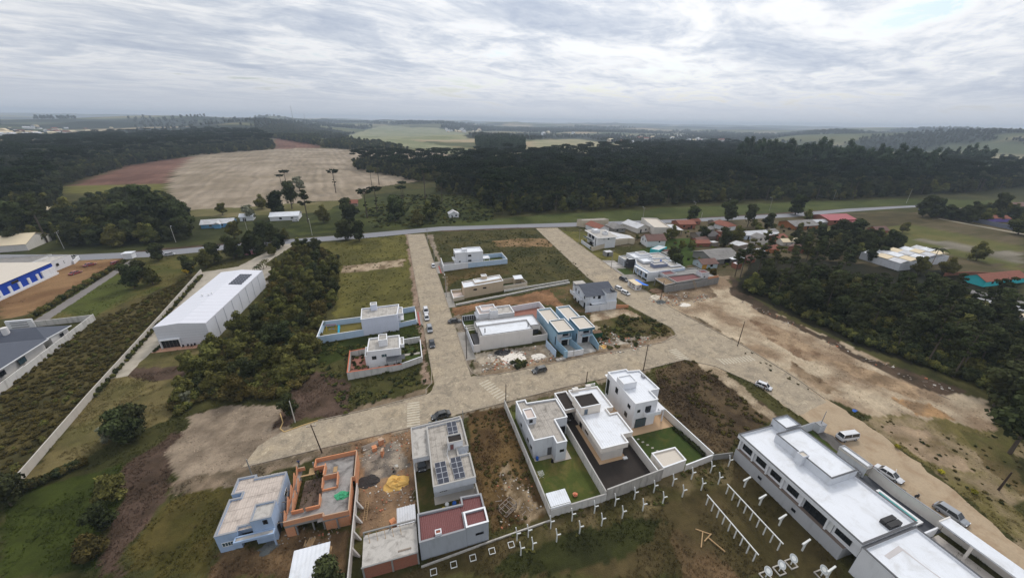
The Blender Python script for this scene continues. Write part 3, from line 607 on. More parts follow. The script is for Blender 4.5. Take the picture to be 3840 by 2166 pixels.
wallrun('white back wall with a low side behind the dark lawn', [(50.3, 42.5), (57.6, 43.1)], 1.7, OFFW, cap=TRIMW, bay=2.6)
wallrun('grey garden wall between the patchy lawn and the black gravel yard', [(31.5, 58.8), (31.5, 41.2)], 2.4, WALLW, cap=TRIMC, bay=3)
wallrun('white garden wall between black gravel yard and dark lawn', [(43.6, 54.5), (43.6, 42.3)], 2.3, OFFW, cap=TRIMW, bay=3)
wallrun('long white garden wall on the brown scrub lot side of the tall house', [(56.1, 67.5), (56.3, 59), (57.6, 43.1)], 2.0, OFFW, cap=TRIMW, bay=3)
wallrun('grey block wall joining the white back wall to the long podium house', [(57.7, 43.2), (62.3, 42.6)], 1.5, CONC, bay=2.3)
def house_left():
    t = thing('flat_roof_house', 'white single-storey house with weathered fibre-cement roof and small roof box, left in the row', 'house', (26, 58))
    poly = [(21.9, 53.9), (26.15, 53.9), (26.15, 52.0), (28.4, 52.0), (28.4, 58.3), (31.3, 58.3), (31.3, 64.6), (24.2, 65.0), (24.2, 66.2), (21.9, 66.2)]
    w, r = vol(t, poly, 4.9, LGREY, R_FIB, 0.4, cap=TRIMW); sheets(t, r, offset_poly(ccw(poly), 0.3), 4.52, 1.05, 2.3, R_FIB, seed=3)
    tankbox(t, 22.0, 58.6, 24.1, 61.7, 4.5, 6.3, LGREY, R_PINK, TRIMW)
    door(t, 'S', 53.9, 25.5, 0.85, 2.1, TRIMD); win(t, 'S', 58.6, 22.9, 5.55, 0.6, 0.7); door(t, 'S', 58.3, 29.8, 2.3, 2.5, DARK, name='garage_opening')  # garage opening is a dark panel painted for the shade inside
    for y, z in ((55.2, 1.9), (57.2, 1.9), (61.8, 1.9)): win(t, 'W', 21.9, y, z, 0.7, 0.6)
    win(t, 'S', 52.0, 27.4, 2.6, 0.8, 0.5)
house_left()
def house_mid():
    t = thing('flat_roof_house', 'cream single-storey house with wide white metal roof and overhanging fascia, middle of the row', 'house', (38.5, 57))
    MB().prism([(35.4, 49.4), (40.2, 49.4), (40.2, 51.6), (42.2, 51.6), (42.2, 66), (35.4, 66)], 0, 3.3).build('wall', OFFW, t)
    poly = [(34.4, 48.55), (40.55, 48.55), (40.55, 50.85), (43.05, 50.85), (43.05, 57), (41.2, 57), (41.2, 58.8), (43.05, 58.8), (43.1, 66.5), (35.5, 66.9), (35.5, 61), (34.4, 60.3)]
    vol(t, poly, 4.5, CREAM if False else wallmat('warm_white_plaster', S(226, 216, 204), streak=0.2), R_WHITE, 0.4, 3.25, cap=TRIMW)
    corr(t, 35.0, 49.0, 40.2, 58.2, 4.13, R_WHITE, along='y', slope=0.012, pitch=0.5, amp=0.05); corr(t, 39.8, 51.3, 42.7, 56.6, 4.11, R_WHITE, along='y', slope=0.012, pitch=0.5, amp=0.05)
    tankbox(t, 34.6, 58.5, 39.5, 62.7, 4.0, 6.4, MATS['warm_white_plaster'], R_BLACK, TRIMW); door(t, 'S', 58.5, 35.9, 0.7, 1.4, mat('slate_door', S(96, 108, 118), 0.6), 4.3)
    vol(t, (32.3, 61.6, 35.45, 67.9), 3.6, MATS['warm_white_plaster'], R_BLACK, 0.3, 2.7, cap=TRIMW)
    for x in (32.4, 35.2): MB().box(x, 61.7, 0, x+0.2, 61.9, 2.7).build('column', OFFW, t)
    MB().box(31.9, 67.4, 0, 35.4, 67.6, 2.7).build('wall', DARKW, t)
    win(t, 'S', 49.4, 39.4, 2.55, 1.2, 0.5); win(t, 'W', 35.4, 56.4, 1.6, 1.3, 1.1); win(t, 'W', 35.4, 53.2, 2.3, 0.7, 0.5); win(t, 'W', 35.4, 51.2, 2.3, 0.7, 0.5); door(t, 'W', 35.4, 59.2, 0.9, 2.1)
    MB().box(36.5, 66.2, 4.1, 38.0, 67.2, 4.9).build('roof_plinth', OFFW, t); MB().box(40.2, 66.6, 4.1, 41.5, 67.3, 5.0).build('roof_plinth', OFFW, t)
    for x in (41.8, 42.3, 42.7): MB().tube((x, 67.2, 4.3), (x, 67.2, 5.0), 0.14, n=8).build('roof_vent', TRIMW, t)
house_mid()
def house_tall():
    t = thing('two_storey_house', 'tall white two-storey house with glass patio doors and small balcony, right in the row', 'house', (50, 61))
    poly = [(46.4, 55.6), (52.3, 55.6), (52.3, 58.7), (54.9, 58.7), (54.6, 66.3), (51.6, 66.8), (51.6, 67.6), (46.4, 67.7)]
    vol(t, poly, 7.2, WHITE, R_WHITE, 0.4, cap=TRIMW); corr(t, 46.8, 56.0, 51.9, 60.7, 6.83, R_WHITE, slope=0.01, pitch=0.6, amp=0.04); corr(t, 50.2, 59.2, 54.3, 66, 6.81, R_WHITE, slope=0.01, pitch=0.6, amp=0.04)
    tankbox(t, 46.45, 60.8, 50.0, 63.7, 6.7, 8.7, WHITE, R_WHITE, TRIMW)
    win(t, 'S', 55.6, 48.6, 1.3, 2.7, 2.5, FRAMED, GLASSB, 3, 'patio_door'); win(t, 'S', 55.6, 47.6, 4.9, 0.6, 0.6)
    win(t, 'S', 55.6, 50.0, 4.9, 1.3, 1.7, FRAMED, GLASS, 1, 'balcony_door')
    b = MB().box(49.0, 54.6, 3.55, 52.9, 55.6, 3.75).build('balcony', WHITE, t); MB().box(49.0, 54.55, 3.75, 52.9, 54.7, 4.55).box(49.0, 54.7, 3.75, 49.12, 55.6, 4.55).box(52.78, 54.7, 3.75, 52.9, 55.6, 4.55).build('balustrade', WHITE, b)
    MB().box(52.3, 55.6, 3.55, 54.9, 58.7, 3.75).build('balcony', WHITE, t); MB().box(54.6, 55.7, 0, 54.85, 55.95, 3.55).build('column', WHITE, t)
    for y, z, h in ((63.0, 5.2, 1.4), (57.6, 4.9, 0.8), (58.3, 2.0, 1.1), (66.8, 3.4, 4.2)): win(t, 'W', 46.4, y, z, 0.9, h)
    MB().box(46.5, 67.7, 5.4, 49.6, 69.0, 5.55).build('canopy', TRIMW, t); MB().box(53.7, 63.4, 6.9, 54.3, 64.4, 7.5).build('air_conditioner', TRIMG, t)
house_tall()
sh = thing('garden_shed', 'low white shed with cream flat roof in the back corner of the dark lawn', 'shed', (47.5, 44.3)); vol(sh, [(44.6, 42.3), (50.25, 42.7), (50.25, 46.1), (44.6, 46.1)], 2.9, OFFW, R_SAND, 0.3, cap=TRIMW); door(sh, 'N', 46.1, 47.4, 0.9, 2.0)
ln = thing('lean_to', 'small white corrugated lean-to roof in the corner of the patchy lawn', 'shed', (22.2, 42.6)); corr(ln, 20.6, 41.2, 24.4, 43.8, 2.3, R_WHITE, 'roof', 0.4, 0.06, 0.08); [MB().box(x, y, 0, x+.15, y+.15, 2.3).build('post', TIMBER, ln) for x, y in ((20.7, 43.55), (24.15, 43.55), (24.15, 41.3))]; MB().box(20.6, 41.0, 1.9, 24.4, 41.15, 2.28).build('wall', WHITE, ln)
for i in range(7):
    x = 46.15+i*0.52; y = 52.4-i*1.0; s_ = MB().box(x-0.28, y-0.16, 0.0, x+0.28, y+0.16, 0.09).build('stepping_stone', SLAB); tag(s_, 'pale stepping stones crossing the dark lawn beside the white shed', 'stepping stone', 'stepping stones on the dark lawn')
hd = MB()
# ---------------------------------------------------------------- house with solar panels and its yard
def solar_panel_mat():
    m = bpy.data.materials.new('solar_cells'); m.use_nodes = True; t = m.node_tree; b = t.nodes['Principled BSDF']; b.inputs['Base Color'].default_value = (*S(44, 48, 62), 1); b.inputs['Roughness'].default_value = 0.25; return m
M_PV = solar_panel_mat(); M_ALU = mat('aluminium', S(196, 198, 204), 0.4, 0.04)
def pv_array(t, x0, y0, nx, ny, w, h, z, tilt=0.12, skew=0.0):
    off = t.location; f = MB().box(-w/2, -h/2, -0.03, w/2, h/2, 0.0).mesh('solar_panel', M_ALU); g = MB().box(-w/2+0.04, -h/2+0.04, 0.001, w/2-0.04, h/2-0.04, 0.012).mesh('cell_face', M_PV)
    for i in range(nx):
        for j in range(ny):
            o = inst('solar_panel', f, t, (x0+w*(i+0.5)*1.03+skew*j-off.x, y0+h*(j+0.5)*1.03-off.y, z+tilt*(j+0.5)*h-off.z), (math.atan(tilt), 0, 0)); inst('cell_face', g, o)
def solar_house():
    t = thing('flat_roof_house', 'grey flat-roofed house with three groups of dark solar panels on its roof', 'house', (4, 57))
    poly = [(1.2, 49.1), (8.9, 49.1), (8.9, 54.85), (6.7, 54.85), (6.7, 56.7), (8.95, 56.7), (8.95, 64.6), (1.4, 64.2)]
    w, r = vol(t, poly, 4.5, LGREY, R_FIB, 0.45, 2.95, cap=TRIMC); sheets(t, r, [(1.5, 49.4), (8.6, 49.4), (8.6, 54.5), (6.4, 54.5), (6.4, 57), (8.6, 57), (8.6, 64.2), (1.7, 63.9)], 4.06, 1.1, 1.9, R_FIB, seed=5)
    MB().prism([(1.3, 50.5), (8.7, 50.4), (8.7, 64.4), (1.5, 64.0)], 0, 2.97).build('wall', LGREY, t)
    vol(t, [(-1.95, 57.1), (1.18, 57.1), (1.38, 64.6), (8.9, 65.0), (8.9, 66.3), (-1.85, 65.7)], 3.7, LGREY, R_CONC, 0.35, 2.6, cap=TRIMC)
    for p in ((-1.85, 57.2), (-1.8, 65.3)): MB().box(p[0], p[1], 0, p[0]+0.25, p[1]+0.25, 2.6).build('column', LGREY, t)
    tankbox(t, 5.0, 56.9, 7.9, 59.0, 4.0, 6.0, WHITE, R_BLACK, TRIMC); door(t, 'S', 56.9, 5.7, 0.6, 1.3, R_RED, 4.2)
    pv_array(t, 5.55, 60.1, 2, 3, 1.0, 1.25, 4.3); pv_array(t, 2.1, 49.5, 2, 4, 1.0, 1.1, 4.25, skew=-0.05); pv_array(t, 5.1, 49.8, 2, 4, 0.98, 1.1, 4.25, skew=-0.05)
    win(t, 'S', 50.45, 3.0, 1.6, 1.4, 1.0, FRAMEW); win(t, 'S', 50.45, 6.7, 1.7, 1.4, 0.9, FRAMEW); MB().tube((4.6, 56.2, 4.12), (5.4, 59.2, 4.12), 0.05).tube((4.6, 56.2, 4.12), (4.9, 52.6, 4.12), 0.05).build('conduit', TRIMW, t)
    for x in (1.9, 3.4, 5.2): MB().box(x, 66.2, 2.6, x+0.5, 66.34, 3.7).build('window', GLASSB, t)
solar_house()
yard('lawn', (-1.6, 45.0, 8.9, 57.3), mat('olive_lawn', S(66, 66, 30), 1.0, 0.3, 0.7, 0.25, 5, dirt=S(98, 80, 48), dirt_amt=0.8, dscale=0.4, bump=0.5)); yard('terrace', (1.2, 48.9, 8.9, 50.6), SLAB, 0.06); yard('carport_floor', (-1.8, 57.3, 1.3, 65.5), SLAB, 0.05)  # olive grass with random browner patches
wallrun('white side wall of the lawn beside the building site', [(-1.85, 57.4), (-1.65, 45.0)], 2.1, WALLW, cap=TRIMC, bay=3); wallrun('low pale wall between solar-panel house yard and brown lot', [(8.95, 50.5), (9.05, 45.8)], 1.9, WALLW, cap=TRIMC)
def red_roof_house():
    t = thing('tile_roof_house', 'grey rendered house with maroon corrugated roofs set inside white-edged parapets', 'house', (3.5, 42.5))
    vol(t, [(-1.9, 39.95), (5.45, 40.05), (5.45, 44.5), (5.5, 45.9), (9.1, 45.7), (9.1, 42.8), (5.6, 42.8), (5.6, 44.6), (-1.85, 44.85)][:0] or [(-1.9, 39.95), (5.45, 40.05), (5.45, 42.85), (9.1, 42.85), (9.1, 45.65), (5.5, 45.95), (5.5, 44.6), (-1.85, 44.85)], 4.35, GREYW, R_RED, 0.45, cap=TRIMG)
    corr(t, -1.6, 40.3, 5.2, 44.4, 3.93, R_RED, 'roof_covering', 0.3, 0.07, 0.02); corr(t, 5.2, 43.15, 8.8, 45.5, 3.93, R_RED, 'roof_covering', 0.3, 0.07, 0.02)
    vol(t, (5.48, 40.1, 9.12, 42.8), 4.65, GREYW, R_RED, 0.4, cap=TRIMW); corr(t, 5.75, 40.4, 8.85, 42.5, 4.28, R_RED, 'roof_covering', 0.3, 0.07)
    win(t, 'S', 40.1, 7.6, 2.4, 1.2, 0.35); vol(t, (0.6, 40.2, 1.6, 41.0), 4.9, WHITE, BRICKD, 0.15, 3.9, 0.15)
red_roof_house()
# ---------------------------------------------------------------- building sites
def slab_site():
    t = thing('unfinished_extension', 'unfinished concrete slab on brick walls beside the maroon-roofed house', 'building', (-6, 42))
    MB().box(-10.4, 39.5, 2.75, -2.2, 44.5, 3.0).build('slab', R_CONC, t); MB().box(-10.5, 39.35, 3.0, -2.2, 39.55, 3.1).build('edge_beam', CONC, t)
    MB().box(-10.4, 39.6, 0, -2.2, 39.8, 2.74).build('wall', BRICKD, t); MB().box(-10.4, 39.8, 0, -10.2, 44.4, 2.74).build('wall', BRICKD, t)
    for x in (-10.45, -6.3, -2.45): MB().box(x, 39.5, 0, x+0.25, 39.85, 2.745).build('column', CONC, t)
    MB().box(-10.4, 44.3, 3.7, -2.2, 44.5, 3.9).build('edge_beam', CONC, t)
    for x in (-10.4, -6.4, -2.4): MB().box(x, 44.3, 3.0, x+0.18, 44.5, 3.7).build('column', CONC, t)
    for i in range(5): MB().bar((-9.6+i*1.2, 44.2, 3.85), (-9.4+i*1.2, 43.0, 3.05), 0.07).build('prop', TIMBER, t)
    MB().box(-5.2, 40.3, 3.005, -3.2, 40.55, 3.07).build('plank', TIMBERG, t)
slab_site()
def brick_shell():
    t = thing('unfinished_house', 'half-built house of orange hollow brick with open rooms and wet concrete floor', 'building', (-18, 55))
    # upper floor slab around the open room
    F = MB()
    for r_ in ((-22.9, 49.9, -17.9, 51.9), (-17.9, 49.2, -13.0, 62.2), (-19.9, 60.6, -17.9, 62.2), (-22.9, 51.9, -22.2, 60.9)): F.box(r_[0], r_[1], 2.55, r_[2], r_[3], 2.75)
    F.build('floor_slab', mat('wet_concrete', S(150, 146, 142), 0.6, 0.3, 0.5, 0.15, 2, dirt=S(62, 58, 56), dirt_amt=0.9, dscale=0.35), t)
    sheet('room_floor', rect(-22.2, 51.9, -17.9, 60.9), 0.05, SLAB if False else mat('site_floor', S(120, 104, 92), 0.95, 0.2, 0.7), t)
    def bw(a, b, h0, h1, z0=2.75, th=0.18): MB().seg(a, b, th, z0, h0, h1).build('brick_wall', BRICK, t)
    bw((-22.95, 49.95), (-16.95, 49.95), 3.75, 3.75); bw((-16.95, 49.3), (-13.0, 49.2), 3.75, 3.75); bw((-16.9, 49.3), (-16.9, 49.9), 3.75, 3.75)
    bw((-12.95, 49.2), (-13.0, 56), 3.75, 3.75); bw((-12.5, 56.1), (-12.5, 62.4), 3.75, 3.75, 0); bw((-13.0, 56.05), (-12.5, 56.05), 3.75, 3.75)
    bw((-19.9, 62.3), (-12.5, 62.4), 3.7, 3.7, 0); bw((-19.9, 60.4), (-19.9, 62.3), 3.7, 3.7); bw((-19.9, 60.45), (-17.95, 60.45), 3.5, 3.5)
    bw((-17.9, 60.4), (-17.9, 57.6), 4.0, 4.2); bw((-17.9, 57.6), (-15.4, 57.6), 3.9, 3.9); bw((-15.4, 57.6), (-15.4, 55.2), 4.2, 3.6); bw((-17.9, 57.0), (-17.9, 55.2), 4.2, 3.6); bw((-17.9, 55.1), (-15.5, 55.1), 3.2, 3.2); bw((-17.9, 53.6), (-17.9, 51.9), 4.1, 3.4)
    bw((-22.2, 51.85), (-20.4, 51.85), 3.5, 3.5); bw((-20.0, 51.85), (-17.95, 51.85), 3.5, 3.5)
    for y in (52.0, 54.4, 57.0): bw((-22.95, y), (-22.95, y+2.1), 2.9, 4.6); bw((-22.95, y+2.1), (-22.95, y+2.3), 4.6, 3.0)
    for y in (52.0, 53.6, 56.2): bw((-22.15, y), (-22.15, y+1.8), 2.9, 4.3)
    bw((-22.95, 49.9), (-22.95, 51.6), 3.0, 4.4); bw((-22.95, 59.6), (-22.95, 61), 2.9, 4.2); bw((-22.9, 61), (-21.7, 61), 3.6, 3.6); bw((-22.95, 51.9), (-22.95, 60.9), 2.54, 2.54, 0)
    # lower storey on the yard side
    bw((-22.95, 50.0), (-21.6, 50.0), 2.3, 2.3, 0, 0.2); bw((-16.9, 49.5), (-13.1, 49.4), 2.3, 2.3, 0, 0.2); bw((-13.1, 49.4), (-13.1, 56), 2.54, 2.54, 0); bw((-17.9, 51.9), (-17.9, 60.4), 2.54, 2.54, 0, 0.2)
    MB().box(-22.95, 49.82, 2.3, -16.9, 50.1, 2.74).box(-16.95, 49.25, 2.3, -13.0, 49.6, 2.54).build('lintel_beam', CONC, t)
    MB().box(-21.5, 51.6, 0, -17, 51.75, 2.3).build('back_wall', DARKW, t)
    for x, y in ((-21.4, 50.0), (-18.9, 50.1), (-17.2, 49.8), (-22.9, 61.1), (-20.2, 61.2), (-15, 49.25)): MB().box(x-0.11, y-0.11, 0, x+0.11, y+0.11, 4.1 if y > 60 else 2.5).build('column', CONC, t)
    for y in (51, 53, 55, 57.2): MB().bar((-24.4, y, 2.5), (-23.0, y, 2.5), 0.1).build('scaffold_beam', TIMBERG, t)
    MB().box(-22.2, 59.3, 2.9, -19.8, 59.6, 3.0).box(-20.9, 59.7, 2.8, -20.0, 61.0, 2.9).build('plank', TIMBER, t); MB().box(-16.6, 58.9, 2.78, -15.9, 60.2, 2.85).build('plywood_sheet', TIMBER, t)
brick_shell()
def net_pile(x, y, z, label, c, r, h, name='debris_net', cat='netting', seed=1):
    """crumpled heap: a squashed irregular dome"""
    rr = random.Random(seed); m = MB(); n = 14; rings = 5; vs = [(x, y, z+h)]
    for k in range(1, rings+1):
        for i in range(n):
            a = 2*math.pi*i/n; f = k/rings*(1+rr.uniform(-.22, .22)); vs.append((x+r*f*math.cos(a), y+0.75*r*f*math.sin(a), z+max(0.0, h*(1-(k/rings)**1.6)*rr.uniform(.6, 1.15)) if k < rings else z-0.02))
    fs = [(0, 1+i, 1+(i+1) % n) for i in range(n)]
    for k in range(rings-1):
        for i in range(n): a = 1+k*n+i; b = 1+k*n+(i+1) % n; fs.append((a, a+n, b+n, b))
    m.add(vs, fs); return tag(m.build(name, c), label, cat)
M_NET = mat('green_net', S(70, 160, 116), 0.9, 0.25, 2.0, 0.2, 8); SANDM = mat('yellow_sand', S(214, 172, 98), 1.0, 0.12, 0.8, 0.12, 5, bump=0.4); GRAVM = mat('grey_gravel_pile', S(98, 100, 98), 1.0, 0.2, 1.0, 0.25, 9, bump=0.6); ASHM = mat('charcoal_heap', S(58, 54, 52), 1.0, 0.2, 1.0, 0.2, 6); PALEP = mat('pale_sand', S(216, 204, 184), 1.0, 0.1, 0.8, 0.1, 5, bump=0.4); BROWNP = mat('brown_earth', S(118, 94, 74), 1.0, 0.25, 0.8, 0.2, 4, bump=0.6)
BLACKT = mat('black_tarp', S(38, 38, 40), 0.5, 0.2, 1.0, 0.1, 5, bump=0.8, bscale=3)
net_pile(-14.5, 53.3, 2.76, 'crumpled green net lying on the slab of the brick shell', M_NET, 1.3, 0.5, seed=4)
net_pile(-5.4, 55.6, 0, 'heap of yellow sand in the building yard', SANDM, 2.6, 1.0, 'sand_pile', 'sand pile', 2)
net_pile(-10.6, 57.6, 0, 'spread of dark ash-coloured gravel beside the brick shell', ASHM, 2.2, 0.3, 'gravel_pile', 'gravel pile', 3)
net_pile(-15.5, 64.6, 0, 'charcoal sand heap at the street edge behind the brick shell', ASHM, 2.0, 0.45, 'sand_pile', 'sand pile', 7)
net_pile(-25.6, 48.9, 0, 'grey rubble heap between blue house and brick shell', GRAVM, 1.5, 0.4, 'rubble_pile', 'rubble pile', 9)
wallrun('bare concrete boundary wall with white buttresses between the two building sites', [(-12.3, 56), (-12.5, 39.3)], 2.0, wallmat('pale_render', S(206, 200, 194), streak=0.6), bay=2.6)
for y in (52.4, 49.6, 46.6, 43.8): tag(MB().seg((-12.2, y), (-11.2, y-0.6), 0.22, 0, 1.9, 0.2).build('buttress', MATS['pale_render']), 'sloping white buttress propping the bare concrete boundary wall', 'buttress', 'buttresses of the concrete boundary wall')
sd = thing('site_shed', 'small building-site shed with grey sheet roof by the brick pile', 'shed', (-3.8, 46.7)); corr(sd, -5.3, 45.0, -2.2, 48.4, 2.4, R_ZINC, 'roof', 0.4, 0.05, -0.02); MB().box(-5.1, 45.2, 0, -2.4, 48.2, 2.3).build('wall', TIMBERG, sd)
def brick_stack(x, y, n, w, d, h, label, rz=0):
    t = thing('brick_stack', label, 'bricks', (x, y, 0), rz=rz); me = MB().box(-0.48, -0.23, 0, 0.48, 0.23, 0.46).mesh('brick_block', BRICK); k = 0
    for i in range(w):
        for j in range(d):
            for l in range(h): inst('brick_block', me, t, ((i-(w-1)/2)*1.0+0.03*((k*7) % 5-2), (j-(d-1)/2)*0.5+0.02*((k*3) % 5-2), l*0.47)); k += 1
brick_stack(-6.0, 47.2, 8, 1, 3, 2, 'tumbled pile of orange bricks beside the site shed', 0.4); brick_stack(-9.6, 65.2, 8, 1, 2, 2, 'stack of orange bricks near the street, on the left of the planks', 0.2); brick_stack(-8.3, 66.6, 8, 1, 2, 3, 'tall stack of orange bricks by the pale planks', 0.3); brick_stack(-8.0, 63.5, 4, 1, 1, 3, 'small upright stack of orange bricks on the muddy yard', 1.3)
def planks(x, y, n, ln, rz, label, m, dz=0.06, w=0.2):
    t = thing('plank_pile', label, 'planks', (x, y, 0), rz=rz); me = MB().box(-ln/2, -w/2, 0, ln/2, w/2, dz).mesh('plank', m); rr = random.Random(int(x*10+y*3))
    for i in range(n): inst('plank', me, t, (rr.uniform(-.3, .3), (i % 6-2.5)*w*1.2, dz*(i//6)+0.01), (0, 0, rr.uniform(-.12, .12)))
planks(-9.8, 66.8, 12, 4.5, 0.25, 'pale planks stacked at the street edge of the building yard', TIMBERG); planks(-19.5, 47.3, 9, 2.6, 1.35, 'loose planks lying in front of the brick shell', TIMBER); planks(-9.4, 63.3, 8, 2.4, 0.6, 'grey timber offcuts on the muddy building yard', TIMBERG); planks(-16.5, 45.3, 2, 2.0, 1.5, 'two yellow boards beside the white tin roof', TIMBER)
def mixer(x, y):
    t = thing('cement_mixer', 'cement mixer with a pale drum standing in the muddy yard', 'cement mixer', (x, y, 0)); MB().tube((x, y, 0.7), (x+0.25, y-0.25, 1.35), 0.42, 0.30, 12).tube((x, y, 0.7), (x-0.15, y+0.15, 0.4), 0.42, 0.2, 12).build('drum', mat('mixer_drum', S(190, 186, 176), 0.7), t, smooth=False); MB().bar((x-0.5, y-0.4, 0), (x, y, 0.8), 0.08).bar((x+0.5, y+0.4, 0), (x, y, 0.8), 0.08).bar((x-0.5, y+0.5, 0), (x, y, 0.8), 0.08).build('stand', TRIMD, t)
    for s_ in (-1, 1): MB().tube((x-0.5, y+0.45*s_-0.04, 0.2), (x-0.5, y+0.45*s_+0.04, 0.2), 0.2, n=12).build('wheel', DARK, t)
mixer(-5.4, 58.8)
wt = thing('tin_roof_shelter', 'white tin roof on posts at the bottom edge, half hidden by a dark tree', 'shelter', (-18.5, 43)); corr(wt, -20.6, 40.3, -15.4, 45.2, 2.5, R_WHITE, 'roof', 0.6, 0.05, 0.05); [MB().box(x, y, 0, x+0.12, y+0.12, 2.45).build('post', TIMBER, wt) for x in (-20.4, -15.8) for y in (40.5, 44.9)]
lad = thing('ladder', 'timber ladder lying on the ground beside the concrete boundary wall', 'ladder', (-10.7, 51.3), rz=1.5)
for s_ in (-0.25, 0.25): inst('rail', MB().box(-2, s_-0.04, 0.03, 2, s_+0.04, 0.1).mesh('rail', TIMBER), lad)
rme = MB().box(-0.03, -0.25, 0.05, 0.03, 0.25, 0.1).mesh('rung', TIMBER)
for i in range(9): inst('rung', rme, lad, (-1.8+i*0.45, 0, 0))
cr = thing('timber_crate_frame', 'open lattice frame of grey timber lying in the brown lot', 'timber frame', (13.7, 44.5), rz=0.5)
for z in (0.05, 1.2):
    for y in (-0.9, 0.9): inst('beam', MB().box(-1.4, y-0.05, z, 1.4, y+0.05, z+0.1).mesh('beam', TIMBERG), cr)
    for x in (-1.4, -0.5, 0.4, 1.3): inst('crossbar', MB().box(x, -0.9, z, x+0.09, 0.9, z+0.1).mesh('crossbar', TIMBERG), cr)
for x, y in ((-1.35, -.9), (1.35, -.9), (-1.35, .9), (1.35, .9)): inst('upright', MB().box(x-.05, y-.05, 0, x+.05, y+.05, 1.3).mesh('upright', TIMBERG), cr)
inst('brace', MB().bar((-1.3, -0.95, 0.1), (1.3, -0.95, 1.2), 0.08).bar((-1.3, -0.95, 1.2), (1.3, -0.95, 0.1), 0.08).mesh('brace', TIMBERG), cr)
def blue_house():
    t = thing('flat_roof_house', 'light blue single-storey house with concrete roof on the left of the brick shell', 'house', (-28.5, 55))
    poly = [(-32.6, 50.1), (-29.5, 50.1), (-29.5, 50.9), (-24.5, 50.9), (-24.5, 60.4), (-29.6, 60.4), (-29.6, 61.2), (-32.6, 61.2), (-32.6, 57.75), (-30.9, 57.75), (-30.9, 56.8), (-32.6, 56.8)]
    w, r = vol(t, poly, 3.9, SKYB, R_PINK, 0.35, cap=TRIMG); sheets(t, r, offset_poly(ccw(poly), 0.3), 3.56, 1.35, 2.0, mat('pinkish_slab', S(198, 184, 172), 0.9, 0.12, 0.6, 0.1, 5, dirt=S(130, 120, 112), dirt_amt=0.7, dscale=0.5), seed=8)
    tankbox(t, -27.3, 50.0, -24.3, 53.1, 0, 5.5, SKYB, R_CONC, TRIMG, 0.25); win(t, 'S', 50.0, -25.3, 4.7, 0.5, 0.8); vol(t, (-29.9, 48.9, -24.2, 49.95), 3.0, SKYB, R_CONC, 0.15, 2.55)
    win(t, 'S', 50.1, -31.2, 1.7, 1.5, 0.8, FRAMEW, GLASSB, 3); door(t, 'S', 50.9, -28.6, 1.3, 2.2); win(t, 'E', -24.5, 57.5, 1.7, 1.4, 1.1, FRAMEW); door(t, 'E', -24.3, 51.2, 0.9, 2.1)
    for x in (-24.5,): MB().box(x, 48.95, 0, x+0.2, 49.15, 2.55).build('column', SKYB, t)
blue_house()
# ---------------------------------------------------------------- long house on a podium, bottom right
def podium_house():
    t = thing('podium_house', 'very long white flat-roofed house on a grey podium with a windowed porch, bottom right', 'house', (68, 28))
    GREYP = wallmat('podium_grey', S(178, 178, 180), streak=0.5)
    MB().prism([(62.4, 21.3), (75, 21.3), (75, 42.4), (62.4, 42.4)], 0, 2.75).build('podium', GREYP, t)
    MB().prism([(63.15, 19.8), (74.9, 19.8), (74.9, 42.6), (71, 42.6), (63.15, 42.3)], 2.76, 5.35).build('wall', WHITE, t)
    sheet('porch_floor', rect(62.4, 21.3, 63.15, 42.4), 2.78, mat('porch_tile', S(118, 104, 94), 0.9, 0.1), t)
    vol(t, [(62.5, 19.7), (75, 19.7), (75, 28.8), (75.0, 43.2), (71.2, 43.2), (71.2, 42.9), (62.5, 42.9)], 6.2, WHITE, R_WHITE, 0.45, 5.3, 0.22, cap=TRIMD)
    vol(t, (68.4, 28.9, 74.9, 39.8), 7.6, LGREY, R_WHITE, 0.35, 5.6, 0.2, cap=TRIMD); vol(t, (71.4, 40.1, 75.4, 43.25), 7.8, LGREY, R_WHITE, 0.3, 5.6, 0.2, cap=TRIMD); door(t, 'S', 40.1, 72.2, 0.8, 1.5, mat('blue_grey_door', S(140, 160, 176), 0.6), 5.85)
    tankbox(t, 67.6, 33.6, 69.1, 34.9, 5.7, 8.0, LGREY, R_SAND)
    vol(t, (62.35, 6.0, 74.3, 19.5), 5.9, WHITE, R_WHITE, 0.4, 0, 0.22, cap=TRIMD); sheet('roof_patch', [(64.6, 17.9), (68.5, 18.3), (68.7, 15.0), (69.5, 11), (69.1, 11), (68.2, 17.6), (64.7, 17.3)], 5.52, mat('roof_stain', S(196, 190, 188), 0.8, 0.1), t)
    for y in (42.2, 39.0, 35.8, 32.6, 28.9, 24.6): MB().box(62.72, y-0.14, 2.79, 63.13, y+0.14, 5.29).build('porch_pier', WHITE, t)
    for y in (40.6, 37.4, 34.2, 30.8): win(t, 'W', 63.15, y, 4.0, 1.9, 1.2, FRAMED, GLASS, 3)
    win(t, 'W', 63.15, 26.6, 3.92, 3.7, 2.1, FRAMED, GLASS, 3, 'patio_door'); win(t, 'W', 63.15, 22.2, 4.1, 2.2, 1.0, FRAMED, GLASS, 2); door(t, 'W', 63.15, 24.15, 0.7, 2.0, FRAMEW, 2.78)
    for y in (36.2, 29.2): win(t, 'W', 62.4, y, 1.4, 0.6, 0.45, FRAMED, GLASS, 0, 'vent')
    for z, y in ((6.0, 21.4), (6.0, 20.6)): MB().box(69.6, y-0.35, 5.8, 72.3, y+0.35, 6.5).build('water_heater', mat('black_plastic', S(46, 44, 44), 0.5), t)
podium_house()
